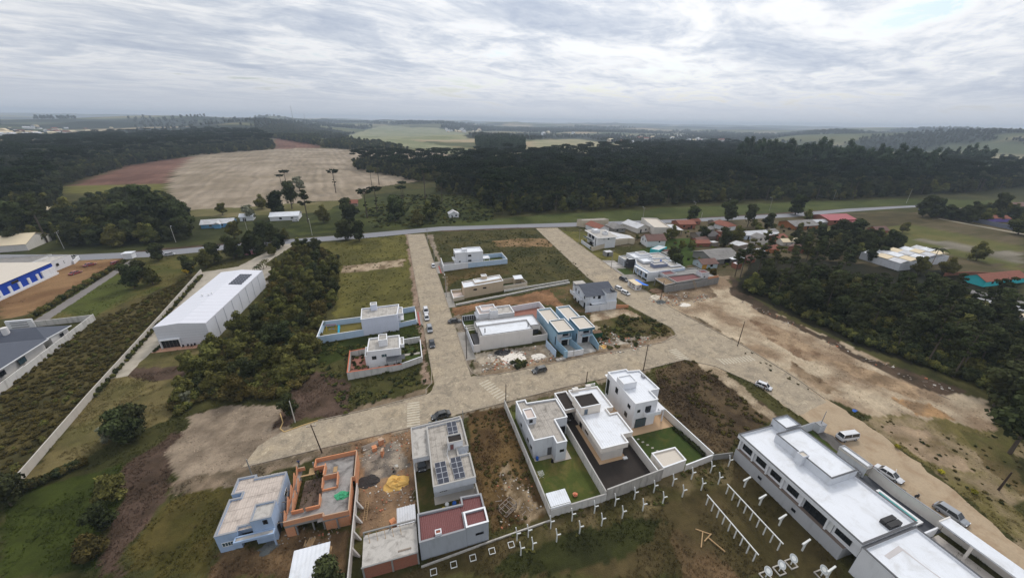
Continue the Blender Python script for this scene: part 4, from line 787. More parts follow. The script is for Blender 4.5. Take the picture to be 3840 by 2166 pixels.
def podium_yard():
    yard('courtyard', [(75.1, 19.5), (85.2, 19.5), (85.2, 31.5), (75.1, 31.5)], mat('wet_asphalt', S(70, 72, 78), 0.7, 0.15, 0.5), 0.03); yard('lawn', [(75.1, 31.5), (85.2, 31.5), (86.5, 43.6), (75.6, 43.6)], LAWND, 0.034)
    sm = MB().box(-0.55, -0.24, 0, 0.55, 0.24, 0.08).mesh('paver', SLAB); k = 0
    t = thing('paver_grid', 'grid of pale pavers set in the grass by the parked van', 'paving', (80, 37, 0.03))
    for i in range(7):
        for j in range(9): inst('paver', sm, t, (-4.0+i*1.35+(0.3 if j % 2 else 0), -4.6+j*1.1, 0))
    sheet('gravel_verge', [(85.6, 18), (88.6, 20), (88.2, 26), (89.4, 31), (88, 36), (89.6, 42), (86.8, 43.6), (85.6, 36)], 0.006, mat('dark_gravel_verge', S(96, 92, 88), 1.0, .25, .6, .25, 4), kind='structure', jitter=.5, step=1.2)
    w = wallrun('white street wall of the long podium house, in three steps', [(85.4, 31.2), (85.0, 26.5), (85.2, 23.2), (85.4, 19.9)], 2.4, OFFW, 0.2, TRIMG)
    g = thing('gate_house', 'white flat-roofed gate shelter in the street wall of the podium house', 'gate', (84.4, 34)); vol(g, [(83.6, 31.2), (85.1, 31.2), (85.1, 36.6), (83.6, 36.6)], 3.0, OFFW, R_WHITE, 0.15, 2.4, 0.15, cap=TRIMG); MB().box(83.7, 31.3, 0, 83.95, 36.5, 2.4).build('wall', LGREY, g)
    for k in range(4): MB().box(83.0, 31.5+k*0.35, 0, 83.7, 31.8+k*0.35, 1.0+0.1*k).build('louvre', TRIMG, g)
    wallrun('grey side wall at the street corner of the podium house', [(75.5, 43.4), (86.6, 43.8)], 2.3, LGREY, 0.2, TRIMG); mt = thing('meter_box', 'grey concrete meter cabinet beside the side wall', 'cabinet', (88.2, 43.2)); MB().box(87.0, 42.6, 0, 88.9, 43.9, 2.0).build('body', LGREY, mt); MB().box(86.95, 42.55, 2.0, 88.95, 43.95, 2.12).build('lid', TRIMG, mt); MB().tube((88.0, 43.3, 2.1), (88.0, 43.3, 5.6), 0.09, 0.06).build('mast', TRIMG, mt)
    p = thing('swimming_pool', 'long narrow turquoise pool with white coping beside the podium house', 'pool', (82, 25)); MB().box(80.4, 21.4, 0, 83.5, 21.9, 0.5).box(80.4, 27.9, 0, 83.5, 28.3, 0.5).box(80.4, 21.9, 0, 80.8, 27.9, 0.5).box(83.0, 21.9, 0, 83.5, 27.9, 0.5).build('coping', TRIMW, p); MB().box(80.8, 21.9, 0.02, 83.0, 27.9, 0.36).build('water', mat_paint('pool_water', S(70, 180, 178), 0.08, 0.3), p)
    c = thing('carport', 'white-edged carport frame with pale tiled floor at the bottom right corner', 'carport', (80, 15)); fl = MB().box(75.2, 8, 0.0, 83.6, 19.3, 0.12).build('floor', mat('carport_tile', S(192, 184, 176), 0.85, 0.08), c)
    MB().box(82.6, 8.0, 3.0, 85.3, 19.8, 3.3).build('roof_slab', R_WHITE, c); MB().box(82.5, 7.9, 2.7, 85.4, 8.1, 3.4).box(82.5, 19.7, 2.7, 85.4, 19.9, 3.4).build('edge_beam', OFFW, c); MB().box(85.1, 8.1, 0, 85.3, 19.7, 2.98).build('wall', OFFW, c); MB().box(75.2, 19.4, 0, 82.6, 19.65, 2.2).build('wall', WHITE, c)
    for y in (15.4, 10.0): MB().box(82.6, y, 0.12, 83.0, y+0.35, 3.0).build('column', OFFW, c)
    win(c, 'W', 85.1, 17.6, 1.6, 1.3, 0.8, FRAMED, GLASSB, 1)
    tb = thing('garden_table', 'small white table with a black tub on the carport floor', 'table', (79.9, 17.4)); MB().box(79.4, 17.1, 0.72, 80.6, 17.9, 0.78).build('table_top', STEELW, tb)
    for x, y in ((79.5, 17.2), (80.5, 17.2), (79.5, 17.8), (80.5, 17.8)): MB().box(x-.04, y-.04, .12, x+.04, y+.04, .72).build('leg', STEELW, tb)
    tag(MB().tube((79.2, 16.6, 0.12), (79.2, 16.6, 0.7), 0.32, 0.4, 12).build('tub', DARK), 'black tub on the carport floor beside the small white table', 'tub')
podium_yard()
# ---------------------------------------------------------------- middle block between the two streets
def long_white():
    t = thing('flat_roof_house', 'long white house with two dark-edged pale roofs beside the rubble lot', 'house', (29, 101))
    WARM = wallmat('warm_grey_white', S(222, 216, 210), streak=0.25); MB().box(19.9, 96.4, 0, 36.9, 96.6, 5.0).build('wall', WARM, t)
    vol(t, (20.7, 96.65, 37.0, 102.9), 5.0, WARM, R_WHITE, 0.35, 0, 0.2, cap=TRIMD); vol(t, [(20.4, 102.95), (37.0, 102.95), (37.0, 99.4), (40.5, 99.4), (40.5, 106.7), (25.3, 106.8), (25.3, 107.1), (20.4, 107.1)], 4.6, WARM, R_WHITE, 0.35, 2.6, 0.2, cap=TRIMD)
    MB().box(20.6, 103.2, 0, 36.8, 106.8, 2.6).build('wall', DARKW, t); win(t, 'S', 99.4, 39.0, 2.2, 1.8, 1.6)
    for x in (22.2, 36.2): MB().tube((x, 99.0, 4.6), (x, 99.0, 6.1), 0.16, n=8).build('flue', TRIMD, t)
    MB().box(18.0, 95.9, 0, 20.0, 96.1, 2.6).box(36.9, 96.9, 0, 42.2, 97.1, 2.2).build('garden_wall', WARM, t); MB().box(17.9, 96.1, 0, 18.1, 108, 2.3).build('garden_wall', LGREY, t); MB().box(42.1, 97.1, 0, 42.3, 106.6, 2.2).build('garden_wall', WARM, t)
    tr = MB().box(18.6, 96.6, 1.9, 20.5, 103.5, 2.0).build('pergola_roof', mat('dark_decking', S(98, 94, 92), 0.9, 0.12), t)
    for k in range(6): MB().box(18.6+0.32*k, 96.6, 2.0, 18.75+0.32*k, 103.5, 2.1).build('slat', TRIMD, tr)
long_white()
def white_mid():
    t = thing('flat_roof_house', 'white house with stepped parapets and square roof box behind the long white house', 'house', (29, 113.5))
    vol(t, (22.9, 110.7, 29.4, 116.7), 4.9, WHITE, R_PINK, 0.45, cap=TRIMW); vol(t, (29.4, 110.7, 35.3, 116.7), 4.0, WHITE, R_CONC, 0.5, cap=TRIMW); tankbox(t, 26.5, 109.2, 29.0, 111.3, 0, 6.4, WHITE, R_CONC); vol(t, (24.2, 112.6, 29.3, 116.5), 5.2, WHITE, R_PINK, 0.5, 4.4, 0.2, cap=TRIMW)
    MB().box(22.2, 110.9, 2.6, 22.9, 115.8, 3.4).build('balcony', LGREY, t); win(t, 'W', 22.9, 113, 1.6, 1.6, 1.4)
    wallrun('white yard wall with a black soot mark, round the red-paved court', [(35.4, 118.6), (47.9, 119.8), (48.1, 110)], 2.2, WHITE, 0.18, TRIMW); yard('paved_court', [(35.4, 109), (48, 109), (47.9, 119.6), (35.4, 118.5)], TILER)
    f = thing('slatted_fence', 'white fence with tall dark panels along the front garden', 'fence', (19, 114)); MB().box(17.9, 108.6, 0, 18.05, 116.5, 0.7).build('base_wall', LGREY, f); MB().box(18.0, 116.4, 0, 23.0, 116.6, 2.0).build('base_wall', LGREY, f)
    pm = MB().box(-0.25, -0.06, 0, 0.25, 0.06, 1.5).mesh('dark_panel', DARKW)
    for k in range(6): inst('dark_panel', pm, f, (18.5+0.8*k-19, 116.28-114, 0.3))
    for k in range(3): s_ = MB().box(18.2, 109.2+1.5*k, 0.03, 22.6, 110.0+1.5*k, 0.1).build('path_slab', SLAB); tag(s_, 'one of three long pale slabs across the front garden strip', 'slab', 'pale slabs across the front garden')
    yard('lawn', (18.1, 108.4, 22.8, 116.2), LAWND, 0.025)
white_mid()
def blue_twin(x0, label, gate):
    t = thing('two_storey_house', label, 'house', (x0+2.5, 98)); x1 = x0+5.0
    vol(t, (x0, 97.9, x1, 109.0), 5.0, TEALB, R_SAND, 0.5, cap=TRIMW)
    vol(t, (x0-0.15, 90.3, x1+0.05, 97.85), 6.5, DTEAL if gate == 0 else DTEAL, R_SAND, 0.3, 5.6, cap=TRIMW); MB().box(x0-0.15, 91.6, 0, x0+0.05, 97.85, 5.6).build('wall', TEALB, t); MB().box(x1-0.15, 91.6, 0, x1+0.05, 97.85, 5.6).build('wall', TEALB, t); MB().box(x0-0.15, 97.85, 5.0, x1, 97.95, 6.5).build('wall', TEALB, t)
    MB().box(x0+0.1, 92.4, 0, x1-0.2, 97.6, 5.6).build('wall', WHITE, t); MB().box(x0+1.4, 91.0, 3.0, x1-0.1, 92.4, 3.2).build('balcony', LGREY, t); MB().box(x0+1.4, 90.95, 3.2, x1-0.1, 91.05, 3.7).build('balustrade', TEALB, t)
    door(t, 'S', 92.4, x0+3.2, 2.0, 2.6, DARK, name='garage_opening'); win(t, 'S', 92.4, x0+3.3, 4.3, 1.8, 1.5); win(t, 'W', x0-0.15, 91.9, 2.6, 0.4, 2.6); MB().box(x0+1.8, 97.8, 4.4, x0+2.2, 98.4, 6.0).build('chimney', DTEAL, t)  # near-black panel paints the unlit inside of this garage opening
    if gate == 0: MB().seg((x0-0.05, 91.6), (x0+1.2, 86.0), 0.2, 0, 3.2, 2.4).build('garden_wall', TEALB, t); MB().seg((x1, 92), (x1+1.5, 86.4), 0.2, 0, 2.4, 1.9).build('garden_wall', TEALB, t)
    else: MB().seg((x1, 92), (x1+0.2, 87.2), 0.2, 0, 3.6, 2.0).build('garden_wall', TEALB, t)
    return t
blue_twin(42.9, 'steel-blue two-storey house with white sliding gate, the left one of the pair', 0); blue_twin(50.0, 'steel-blue two-storey house with open driveway, the right one of the pair', 1)
yard('driveway', [(44.2, 86.0), (49.4, 86.4), (54.3, 86.7), (54.9, 92.4), (43, 92.4)], R_CONC, 0.03)
gt = thing('sliding_gate', 'white metal gate in two panels in front of the left steel-blue house', 'gate', (47, 86.2))
for x in (44.3, 46.4):
    w_ = 1.8 if x < 45 else 3.1; g_ = MB().box(x, 86.05, 0.05, x+w_, 86.13, 1.9).build('gate_panel', WHITE, gt); MB().box(x, 86.0, 1.9, x+w_, 86.18, 2.0).box(x, 86.0, 0.0, x+0.08, 86.18, 1.9).box(x+w_-0.08, 86.0, 0, x+w_, 86.18, 1.9).build('gate_frame', TRIMW, g_)
MB().box(43.0, 85.85, 0, 44.2, 86.1, 2.4).build('meter_wall', TEALB, gt)
wallrun('loose pale blue wall panel standing alone left of the steel-blue pair', [(40.3, 93.4), (40.9, 87)], (2.4,), WALLB, 0.15, name='wall_panel')
def grey_roof_house():
    t = thing('gable_house', 'unpainted white two-storey house with dark grey tiled roof near the eastern street', 'house', (70, 117))
    UNP = wallmat('raw_plaster', S(216, 218, 222), streak=0.9, dirt=S(150, 150, 152)); MB().prism([(64.2, 113.4), (75.6, 113.4), (75.6, 124.0), (64.2, 124.0)], 0, 5.6).build('wall', UNP, t)
    # gable ends and a two-pitch roof, ridge along x
    for x in (64.25, 75.4): MB().add([(x, 113.4, 5.6), (x, 124, 5.6), (x, 119.5, 7.6), (x+0.15, 113.4, 5.6), (x+0.15, 124, 5.6), (x+0.15, 119.5, 7.6)], [(0, 2, 1), (3, 4, 5), (0, 3, 5, 2), (1, 2, 5, 4)]).build('gable_wall', UNP, t)
    for (y0, z0), (y1, z1), nm in (((112.9, 5.5), (119.5, 7.8), 'roof'), ((124.5, 5.5), (119.5, 7.8), 'roof')):
        n = 10; r = MB().add([(63.5, y0, z0), (76.3, y0, z0), (76.3, y1, z1), (63.5, y1, z1), (63.5, y0, z0-.15), (76.3, y0, z0-.15), (76.3, y1, z1-.15), (63.5, y1, z1-.15)], [(0, 1, 2, 3), (4, 7, 6, 5), (0, 4, 5, 1), (1, 5, 6, 2), (2, 6, 7, 3), (3, 7, 4, 0)]).build(nm, R_DARK, t)
        for k in range(1, n):
            f = k/n; yy = y0+(y1-y0)*f; zz = z0+(z1-z0)*f; MB().box(63.5, yy-0.03, zz+0.0, 76.3, yy+0.03, zz+0.05).build('tile_course', R_DARK, r)
    vol(t, (71.4, 111.6, 75.7, 115.4), 6.6, UNP, R_DARK, 0.2, cap=TRIMD); vol(t, (62.8, 111.0, 71.4, 111.2), 2.6, UNP, UNP, 0.05, 0, 0.05); vol(t, (71.4, 111.0, 75.6, 111.55), 3.4, UNP, UNP, 0.05, 0, 0.1)
    MB().box(65.6, 111.3, 2.7, 71.3, 113.35, 2.9).build('floor_slab', UNP, t); MB().box(62.4, 116, 2.6, 64.2, 124, 2.8).build('floor_slab', UNP, t); MB().box(62.4, 116, 2.8, 62.55, 124, 3.9).build('balustrade', UNP, t)
    for x, z, w_, h_ in ((69.4, 4.5, 1.2, 1.4), (67.2, 4.6, 0.8, 0.8), (66.5, 1.2, 1.6, 2.2), (69.8, 1.2, 1.8, 2.2)): win(t, 'S', 113.4, x, z, w_, h_, UNP, DARK, 0)
    for y in (115, 119.8, 122.4): win(t, 'W', 64.2, y, 4.3, 0.9, 1.3, UNP, DARK, 0); door(t, 'W', 64.2, y-0.4, 1.0, 2.2)
    MB().box(74.2, 112.6, 6.6, 75.2, 114.4, 7.1).build('chimney', TRIMD, t); MB().seg((75.7, 111.3), (80.6, 110.5), 0.2, 0, 1.6, 1.2).build('garden_wall', BRICK, t)
    MB().box(66, 124.2, 4.4, 70.5, 129.5, 4.7).build('flat_roof', R_CONC, t); MB().box(66.2, 124.1, 0, 70.3, 129.3, 4.4).build('wall', UNP, t)
grey_roof_house()
def north_white():
    t = thing('two_storey_house', 'white two-storey house in a pale blue walled yard, north end of the middle block', 'house', (31, 174))
    vol(t, (24.5, 170.4, 29.6, 176.5), 7.0, WHITE, R_WHITE, 0.4, cap=TRIMW); vol(t, (29.6, 171.2, 38.0, 178.8), 6.6, WHITE, R_WHITE, 0.4, cap=TRIMW); tankbox(t, 28.2, 172.2, 30.4, 175.0, 0, 7.9, WHITE, R_WHITE); vol(t, (38.0, 171.0, 41.4, 175.0), 3.0, WHITE, R_WHITE, 0.15, 2.6)
    for x in (38.4, 41.1): MB().box(x, 171.1, 0, x+0.2, 171.3, 2.6).build('column', WHITE, t)
    win(t, 'S', 171.2, 31.4, 4.9, 1.4, 0.8); win(t, 'S', 171.2, 31.4, 2.4, 1.4, 0.7); win(t, 'S', 170.4, 26.4, 2.6, 0.7, 0.5); win(t, 'W', 24.5, 173.8, 4.6, 3.0, 1.6); MB().box(23.4, 171, 3.1, 24.5, 176, 3.3).build('balcony', WHITE, t)
    wallrun('white and pale blue yard wall around the north house', [(18.4, 178.5), (18.2, 166), (29.9, 167.8)], [2.4, (3.2, 2.6)], WHITE, 0.18, TRIMW); wallrun('pale blue back-yard wall with open corner behind the north house', [(30, 167.8), (49.6, 168.9), (49.5, 179.5), (38, 179)], [2.5, 2.4, 2.2], WALLB, 0.18, TRIMW); yard('lawn', [(38, 169.3), (49.3, 169.3), (49.3, 179), (38, 179)], LAWND); yard('front_yard', [(18.4, 166.6), (24.4, 167), (24.4, 178), (18.6, 178)], mat('grey_court', S(110, 108, 106), 0.9), 0.02)  # front yard in one plain grey
north_white()
def beige_house():
    t = thing('flat_roof_house', 'beige house with white roof and boxy water-tank tower, middle of the block', 'house', (30, 139))
    TAN = wallmat('tan_plaster', S(196, 176, 150), streak=0.3); vol(t, [(22.0, 134.6), (38.8, 137.6), (38.8, 143.6), (22.2, 140.6)], 4.6, TAN, R_WHITE, 0.35, cap=TRIMW); tankbox(t, 30.6, 141.0, 32.8, 143.2, 4.0, 6.0, TAN, R_WHITE, TRIMW); vol(t, [(27, 137.4), (38.7, 139.6), (38.7, 143.5), (27, 141.4)], 4.95, TAN, R_WHITE, 0.3, 4.2, cap=TRIMW)
    for x in (26.6, 30.6): y = 134.6+(x-22)*0.1786; win(t, 'S', y-0.08, x, 3.0, 1.3, 0.5)
    f = wallrun('low cream front-yard wall of the beige house', [(22, 141), (17.8, 141.3), (17.7, 132.8), (21.9, 133.6)], [1.2, 1.2, 1.6], BEIGEW, 0.18, TRIMW); yard('front_yard', [(17.9, 133.2), (22, 134), (22, 141), (17.9, 141)], R_PINK, 0.03)
    wallrun('cream back-yard wall of the beige house', [(38.9, 138.0), (49.7, 139.1), (48.8, 145.4), (38.9, 144.8)], [2.0, 2.2, 2.2], BEIGEW, 0.18, TRIMC); k = thing('barbecue_kiosk', 'small cream kiosk with a white lean roof in the beige house yard', 'kiosk', (47, 143)); MB().box(45.2, 142.2, 0, 45.4, 144.4, 2.9).box(45.4, 144.2, 0, 48.4, 144.4, 3.0).build('wall', BEIGEW, k); MB().add([(44.9, 141.6, 2.9), (48.8, 141.6, 2.9), (48.8, 144.6, 3.4), (44.9, 144.6, 3.4), (44.9, 141.6, 3.02), (48.8, 141.6, 3.02), (48.8, 144.6, 3.52), (44.9, 144.6, 3.52)], [(0,3,2,1),(4,5,6,7),(0,1,5,4),(1,2,6,5),(2,3,7,6),(3,0,4,7)]).build('roof', R_WHITE, k); MB().box(48.3, 141.8, 0, 48.5, 142, 2.9).build('post', BEIGEW, k)
    yard('lawn', [(39, 138.4), (45, 139), (45, 144), (39, 144)], LAWND)
beige_house()
wallrun('long low white retaining wall stepping across the brown lot', [(17.8, 129.0), (35, 132.2), (52, 135.6), (69, 138.2)], [0.7, 0.6, 0.7], WALLW, 0.5); wallrun('upper pale retaining wall above the brown lot', [(38.9, 136.6), (54, 138.6), (69.5, 140.6)], [0.8, 0.7], WALLW, 0.35)
# ---------------------------------------------------------------- houses west of the north street
def west_blue():
    t = thing('two_storey_house', 'pale blue-white two-storey house with grey sheet roof beside parked white cars', 'house', (-9, 119))
    BW = wallmat('ice_blue_plaster', S(212, 216, 230), streak=0.2); poly = [(-14.4, 114.9), (-3.3, 115.6), (-2.5, 123.2), (-14.6, 122.9)]
    w, r = vol(t, poly, 6.0, BW, R_FIB, 0.4, cap=TRIMW); sheets(t, r, offset_poly(ccw(poly), 0.35), 5.63, 1.2, 2.4, R_CONC, seed=11); tankbox(t, -11.6, 121.0, -9.6, 123.0, 5.4, 7.8, BW, R_CONC, TRIMW); vol(t, (-3.2, 117.5, -1.5, 122.4), 5.2, WHITE, R_CONC, 0.3, 4.3, cap=TRIMW); MB().box(-3.3, 117.5, 2.6, -1.4, 122.5, 2.8).build('balcony', WHITE, t); win(t, 'E', -2.9, 119.5, 3.9, 1.8, 1.4); door(t, 'E', -2.9, 121.2, 1.6, 2.3)
    wallrun('blue-washed back-yard wall around the children\'s swing', [(-14.2, 115), (-27.6, 113.6), (-27.2, 124.6), (-14.6, 124.8)], [(2.3, 2.5), 2.3, 2.0], WALLB, 0.18, TRIMW); wallrun('pale blue front-yard wall next to the tactile pavement', [(-3.2, 117.4), (2.7, 118.6), (2.8, 128.4), (-2.5, 127.6)], [1.8, 0.9, 2.0], WALLB, 0.18, TRIMW)
    yard('lawn', [(-27.4, 113.9), (-14.3, 115.2), (-14.6, 124.6), (-27, 124.4)], mat('yard_grass', S(110, 100, 50), 1.0, 0.25, 0.7)); yard('front_yard', [(-3.2, 117.8), (2.5, 119), (2.6, 128), (-2.6, 127.4)], LAWND)
west_blue()
sw = thing('swing_set', 'red and yellow swing frame on the walled grass yard', 'swing', (-24.5, 120.5)); MB().bar((-26, 121.5, 2.1), (-23, 121.2, 2.1), 0.12).build('top_bar', mat('red_paint', S(170, 50, 60), 0.5), sw)
for x, y in ((-26, 121.5), (-23, 121.2)):
    for d in (-0.7, 0.7): MB().bar((x, y+d, 0), (x, y, 2.1), 0.1).build('leg', mat('yellow_paint', S(200, 170, 60), 0.5), sw)
for x in (-25.1, -24.0):
    MB().bar((x-0.2, 121.4, 2.05), (x-0.2, 121.4, 0.5), 0.03).build('chain', TRIMD, sw); MB().bar((x+0.2, 121.4, 2.05), (x+0.2, 121.4, 0.5), 0.03).build('chain', TRIMD, sw); MB().box(x-0.25, 121.25, 0.45, x+0.25, 121.55, 0.5).build('seat', PLASTB, sw)
sl = thing('slide', 'small turquoise slide on the walled grass yard', 'slide', (-22.2, 120)); TQ = mat('turquoise_plastic', S(50, 170, 200), 0.4); MB().add([(-22.5, 121.6, 1.5), (-21.9, 121.6, 1.5), (-21.9, 119.0, 0.15), (-22.5, 119.0, 0.15), (-22.5, 121.6, 1.4), (-21.9, 121.6, 1.4), (-21.9, 119.0, 0.05), (-22.5, 119.0, 0.05)], [(0, 3, 2, 1), (4, 5, 6, 7), (0, 1, 5, 4), (1, 2, 6, 5), (2, 3, 7, 6), (3, 0, 4, 7)]).build('chute', TQ, sl); MB().bar((-22.5, 121.7, 0), (-22.5, 121.7, 1.9), 0.08).bar((-21.9, 121.7, 0), (-21.9, 121.7, 1.9), 0.08).build('ladder', TQ, sl)
def west_white():
    t = thing('flat_roof_house', 'white house with dark slatted porch roof and red-paved back yard, west of the north street', 'house', (-7, 99.5))
    poly = [(-11.9, 96.2), (-3.1, 95.8), (-3.0, 103.2), (-11.6, 103.5)]; w, r = vol(t, poly, 5.3, WHITE, R_CONC, 0.45, cap=TRIMW); sheets(t, r, offset_poly(ccw(poly), 0.35), 4.88, 1.4, 2.4, R_CONC, seed=14); tankbox(t, -8.7, 98.6, -6.4, 102.0, 4.7, 7.0, WHITE, R_CONC, TRIMW); vol(t, (-12.7, 97.2, -11.85, 102.0), 3.4, WHITE, R_CONC, 0.2, cap=TRIMW); vol(t, (-3.0, 99, -1.9, 103.2), 4.4, WHITE, R_CONC, 0.3, 3.4, cap=TRIMW)
    win(t, 'S', 96.0, -10.2, 3.2, 1.0, 0.9); win(t, 'S', 96.0, -7.4, 3.5, 1.6, 0.9, FRAMEW, GLASSB); p = MB().box(-7.0, 93.6, 2.9, -2.0, 96.0, 3.0).build('porch_roof', mat('porch_dark', S(78, 80, 84), 0.6), t)
    for k in range(9): MB().box(-6.9+0.55*k, 93.6, 3.0, -6.8+0.55*k, 96.0, 3.06).build('slat', TRIMD, p)
    for x in (-6.9, -4.4, -2.1): MB().box(x, 93.7, 0, x+0.1, 93.8, 2.9).build('post', TRIMD, t)
    door(t, 'S', 96.0, -4.4, 2.2, 2.2)
    wallrun('grey and white boundary wall with orange coping around the red-paved yard', [(-3, 93.0), (-17.0, 92.0), (-17.2, 103.2), (-12, 103.8)], [(1.8, 2.4), 2.3, 2.0], WALLW, 0.18, mat('orange_coping', S(196, 112, 84), 0.9)); wallrun('white front garden wall at the street west of the dark parked car', [(-3, 93.1), (2.7, 95.2), (2.9, 106.2), (-3, 105.9)], [1.9, 1.0, 2.0], WALLW, 0.18, TRIMW)
    yard('back_court', [(-16.8, 92.3), (-12.3, 92.7), (-12.3, 103.2), (-17, 103)], TILER); yard('terrace', [(-12.3, 92.7), (-3, 93.2), (-3, 96), (-12, 96.2)], SLAB, 0.04); yard('front_lawn', [(-2.9, 93.5), (2.5, 95.4), (2.7, 106), (-2.9, 105.6)], LAWND)
    s_ = MB().box(-2.6, 99.6, 0, 2.4, 100.6, 0.09).build('garden_path', SLAB); s_['kind'] = 'structure'
west_white()
# ---------------------------------------------------------------- white warehouse
def warehouse():
    t = thing('warehouse', 'large white metal warehouse with a dark roof array and glazed entrance', 'warehouse', (-64, 145)); a, b, c, d = (-72.1, 123.3), (-58.6, 122.4), (-54.8, 167.2), (-69.8, 169.0)
    SHEETW = wallmat('white_cladding', S(214, 214, 218), streak=0.15); m = MB(); ph = [7.0, 7.0, 7.0, 7.0]; pts = [a, b, c, d]; n = 4
    m.prism(pts, 0, 7.0); m.build('wall', SHEETW, t)
    # shallow ridge roof with seams
    ra = ((a[0]+b[0])/2, (a[1]+b[1])/2); rc = ((c[0]+d[0])/2, (c[1]+d[1])/2); lerp = lambda p, q_, f: (p[0]+(q_[0]-p[0])*f, p[1]+(q_[1]-p[1])*f)
    RW = mat('warehouse_roof', S(220, 220, 226), 0.55, 0.05, 0.2, 0.03, 3)
    K = 18
    for k in range(K):
        f0, f1 = k/K, (k+1)/K-0.002; r_ = MB()
        r_.add([(*lerp(a, d, f0), 7.08), (*lerp(ra, rc, f0), 7.75), (*lerp(b, c, f0), 7.08), (*lerp(a, d, f1), 7.08), (*lerp(ra, rc, f1), 7.75), (*lerp(b, c, f1), 7.08)], [(0, 1, 4, 3), (1, 2, 5, 4)]); r_.build('roof_sheet', RW, t)
    MB().add([(a[0]-.05, a[1]-.1, 6.4), (b[0]+.05, b[1]-.1, 6.4), (b[0]+.05, b[1]-.1, 7.2), (ra[0], ra[1]-.1, 7.85), (a[0]-.05, a[1]-.1, 7.2), (a[0]-.05, a[1]+.05, 6.4), (b[0]+.05, b[1]+.05, 6.4), (b[0]+.05, b[1]+.05, 7.2), (ra[0], ra[1]+.05, 7.85), (a[0]-.05, a[1]+.05, 7.2)], [(0, 1, 2, 3, 4), (9, 8, 7, 6, 5), (0, 5, 6, 1), (1, 6, 7, 2), (2, 7, 8, 3), (3, 8, 9, 4), (4, 9, 5, 0)]).build('gable_fascia', SHEETW, t)
    dr_ = MB().box(-71.3, 122.9, 0, -66.7, 123.0, 2.7).build('entrance_glazing', GLASS, t); MB().box(-71.5, 122.4, 2.7, -66.5, 123.1, 2.95).build('lintel', TRIMW, dr_)
    for x in (-71.5, -66.7): MB().box(x, 122.4, 0, x+0.2, 122.95, 2.7).build('jamb', TRIMW, dr_)
    for k in range(1, 5): MB().box(-71.3+0.92*k-0.04, 122.82, 0, -71.3+0.92*k+0.04, 122.9, 2.7).build('mullion', TRIMD, dr_)
    for k in range(1, 7): z = 7.0*k/8; MB().add([(a[0]-.02, a[1]-.02, z), (b[0], b[1]-.02, z), (b[0], b[1]-.02, z+.03), (a[0]-.02, a[1]-.02, z+.03)], [(0, 1, 2, 3)]).build('cladding_seam', TRIMG, t)
    for k in range(1, 8):
        p = lerp(b, c, k/8); MB().box(p[0]-.02, p[1]-.12, 0, p[0]+.12, p[1]+.12, 6.9).build('pilaster', SHEETW, t)
    off = t.location; f = MB().box(-0.52, -0.85, 0, 0.52, 0.85, 0.04).mesh('solar_panel', M_PV)
    for i in range(4):
        for j in range(6): inst('solar_panel', f, t, (-61.6+i*1.07+j*0.14-off.x, 153.4+j*1.78-i*0.1-off.y, 7.60-i*0.08-off.z), (0, 0.10, 0.06))
    for x, y in ((-66.9, 143.6), (-64.8, 143.1), (-64.3, 144.4)): v_ = MB().tube((x, y, 7.2), (x, y, 8.1), 0.25, n=10).build('roof_vent', TRIMW, t); MB().tube((x, y, 8.1), (x, y, 8.35), 0.38, 0.2, 10).build('cowl', TRIMW, v_)
    MB().prism([(-73.5, 120.8), (-60, 120.6), (-59.4, 122.3), (-72.3, 123.2)], 0, 0.08).build('entrance_deck', mat('terracotta_deck', S(196, 150, 124), 0.9), t)
warehouse()
for x, y in ((-65.8, 121.6), (-64.6, 121.7), (-63.6, 121.5), (-62.9, 121.8)):
    c = thing('garden_chair', 'dark garden chair on the terracotta deck in front of the warehouse', 'chair', (x, y, 0.08), 'garden chairs at the warehouse'); MB().box(x-.25, y-.25, .5, x+.25, y+.25, .55).build('seat', DARK, c); MB().box(x-.25, y+.2, .55, x+.25, y+.25, 1.05).build('backrest', DARK, c)
    for dx in (-.22, .22):
        for dy in (-.22, .22): MB().box(x+dx-.02, y+dy-.02, .08, x+dx+.02, y+dy+.02, .5).build('leg', DARK, c)
wallrun('long white perimeter wall running diagonally past the warehouse', [(-86, 190.5), (-80.5, 140), (-76.5, 100), (-73.4, 74.6)], 1.9, wallmat('perimeter_white', S(196, 188, 178), streak=0.4), 0.2, None, bay=3.0)
# ---------------------------------------------------------------- vegetation
def leafmat(name, c1, c2, c3=None):
    m = bpy.data.materials.new(name); m.use_nodes = True; t = m.node_tree; b = t.nodes['Principled BSDF']; b.inputs['Roughness'].default_value = 0.9; b.inputs['Specular IOR Level'].default_value = 0.04
    a = N(t, 'ShaderNodeAttribute', attribute_name='tint'); oi = N(t, 'ShaderNodeObjectInfo')
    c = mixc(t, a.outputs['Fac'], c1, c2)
    r = math_n(t, 'MULTIPLY_ADD', oi.outputs['Random'], 0.95, 0.95); sc = N(t, 'ShaderNodeVectorMath', operation='SCALE'); L(t, c, sc.inputs[0]); L(t, r, sc.inputs['Scale'])
    fr = math_n(t, 'FRACT', math_n(t, 'MULTIPLY', oi.outputs['Random'], 7.31)); hue = mixc(t, math_n(t, 'MULTIPLY', fr, 0.5), sc.outputs[0], c3 or c2)
    L(t, hue, b.inputs['Base Color']); return m
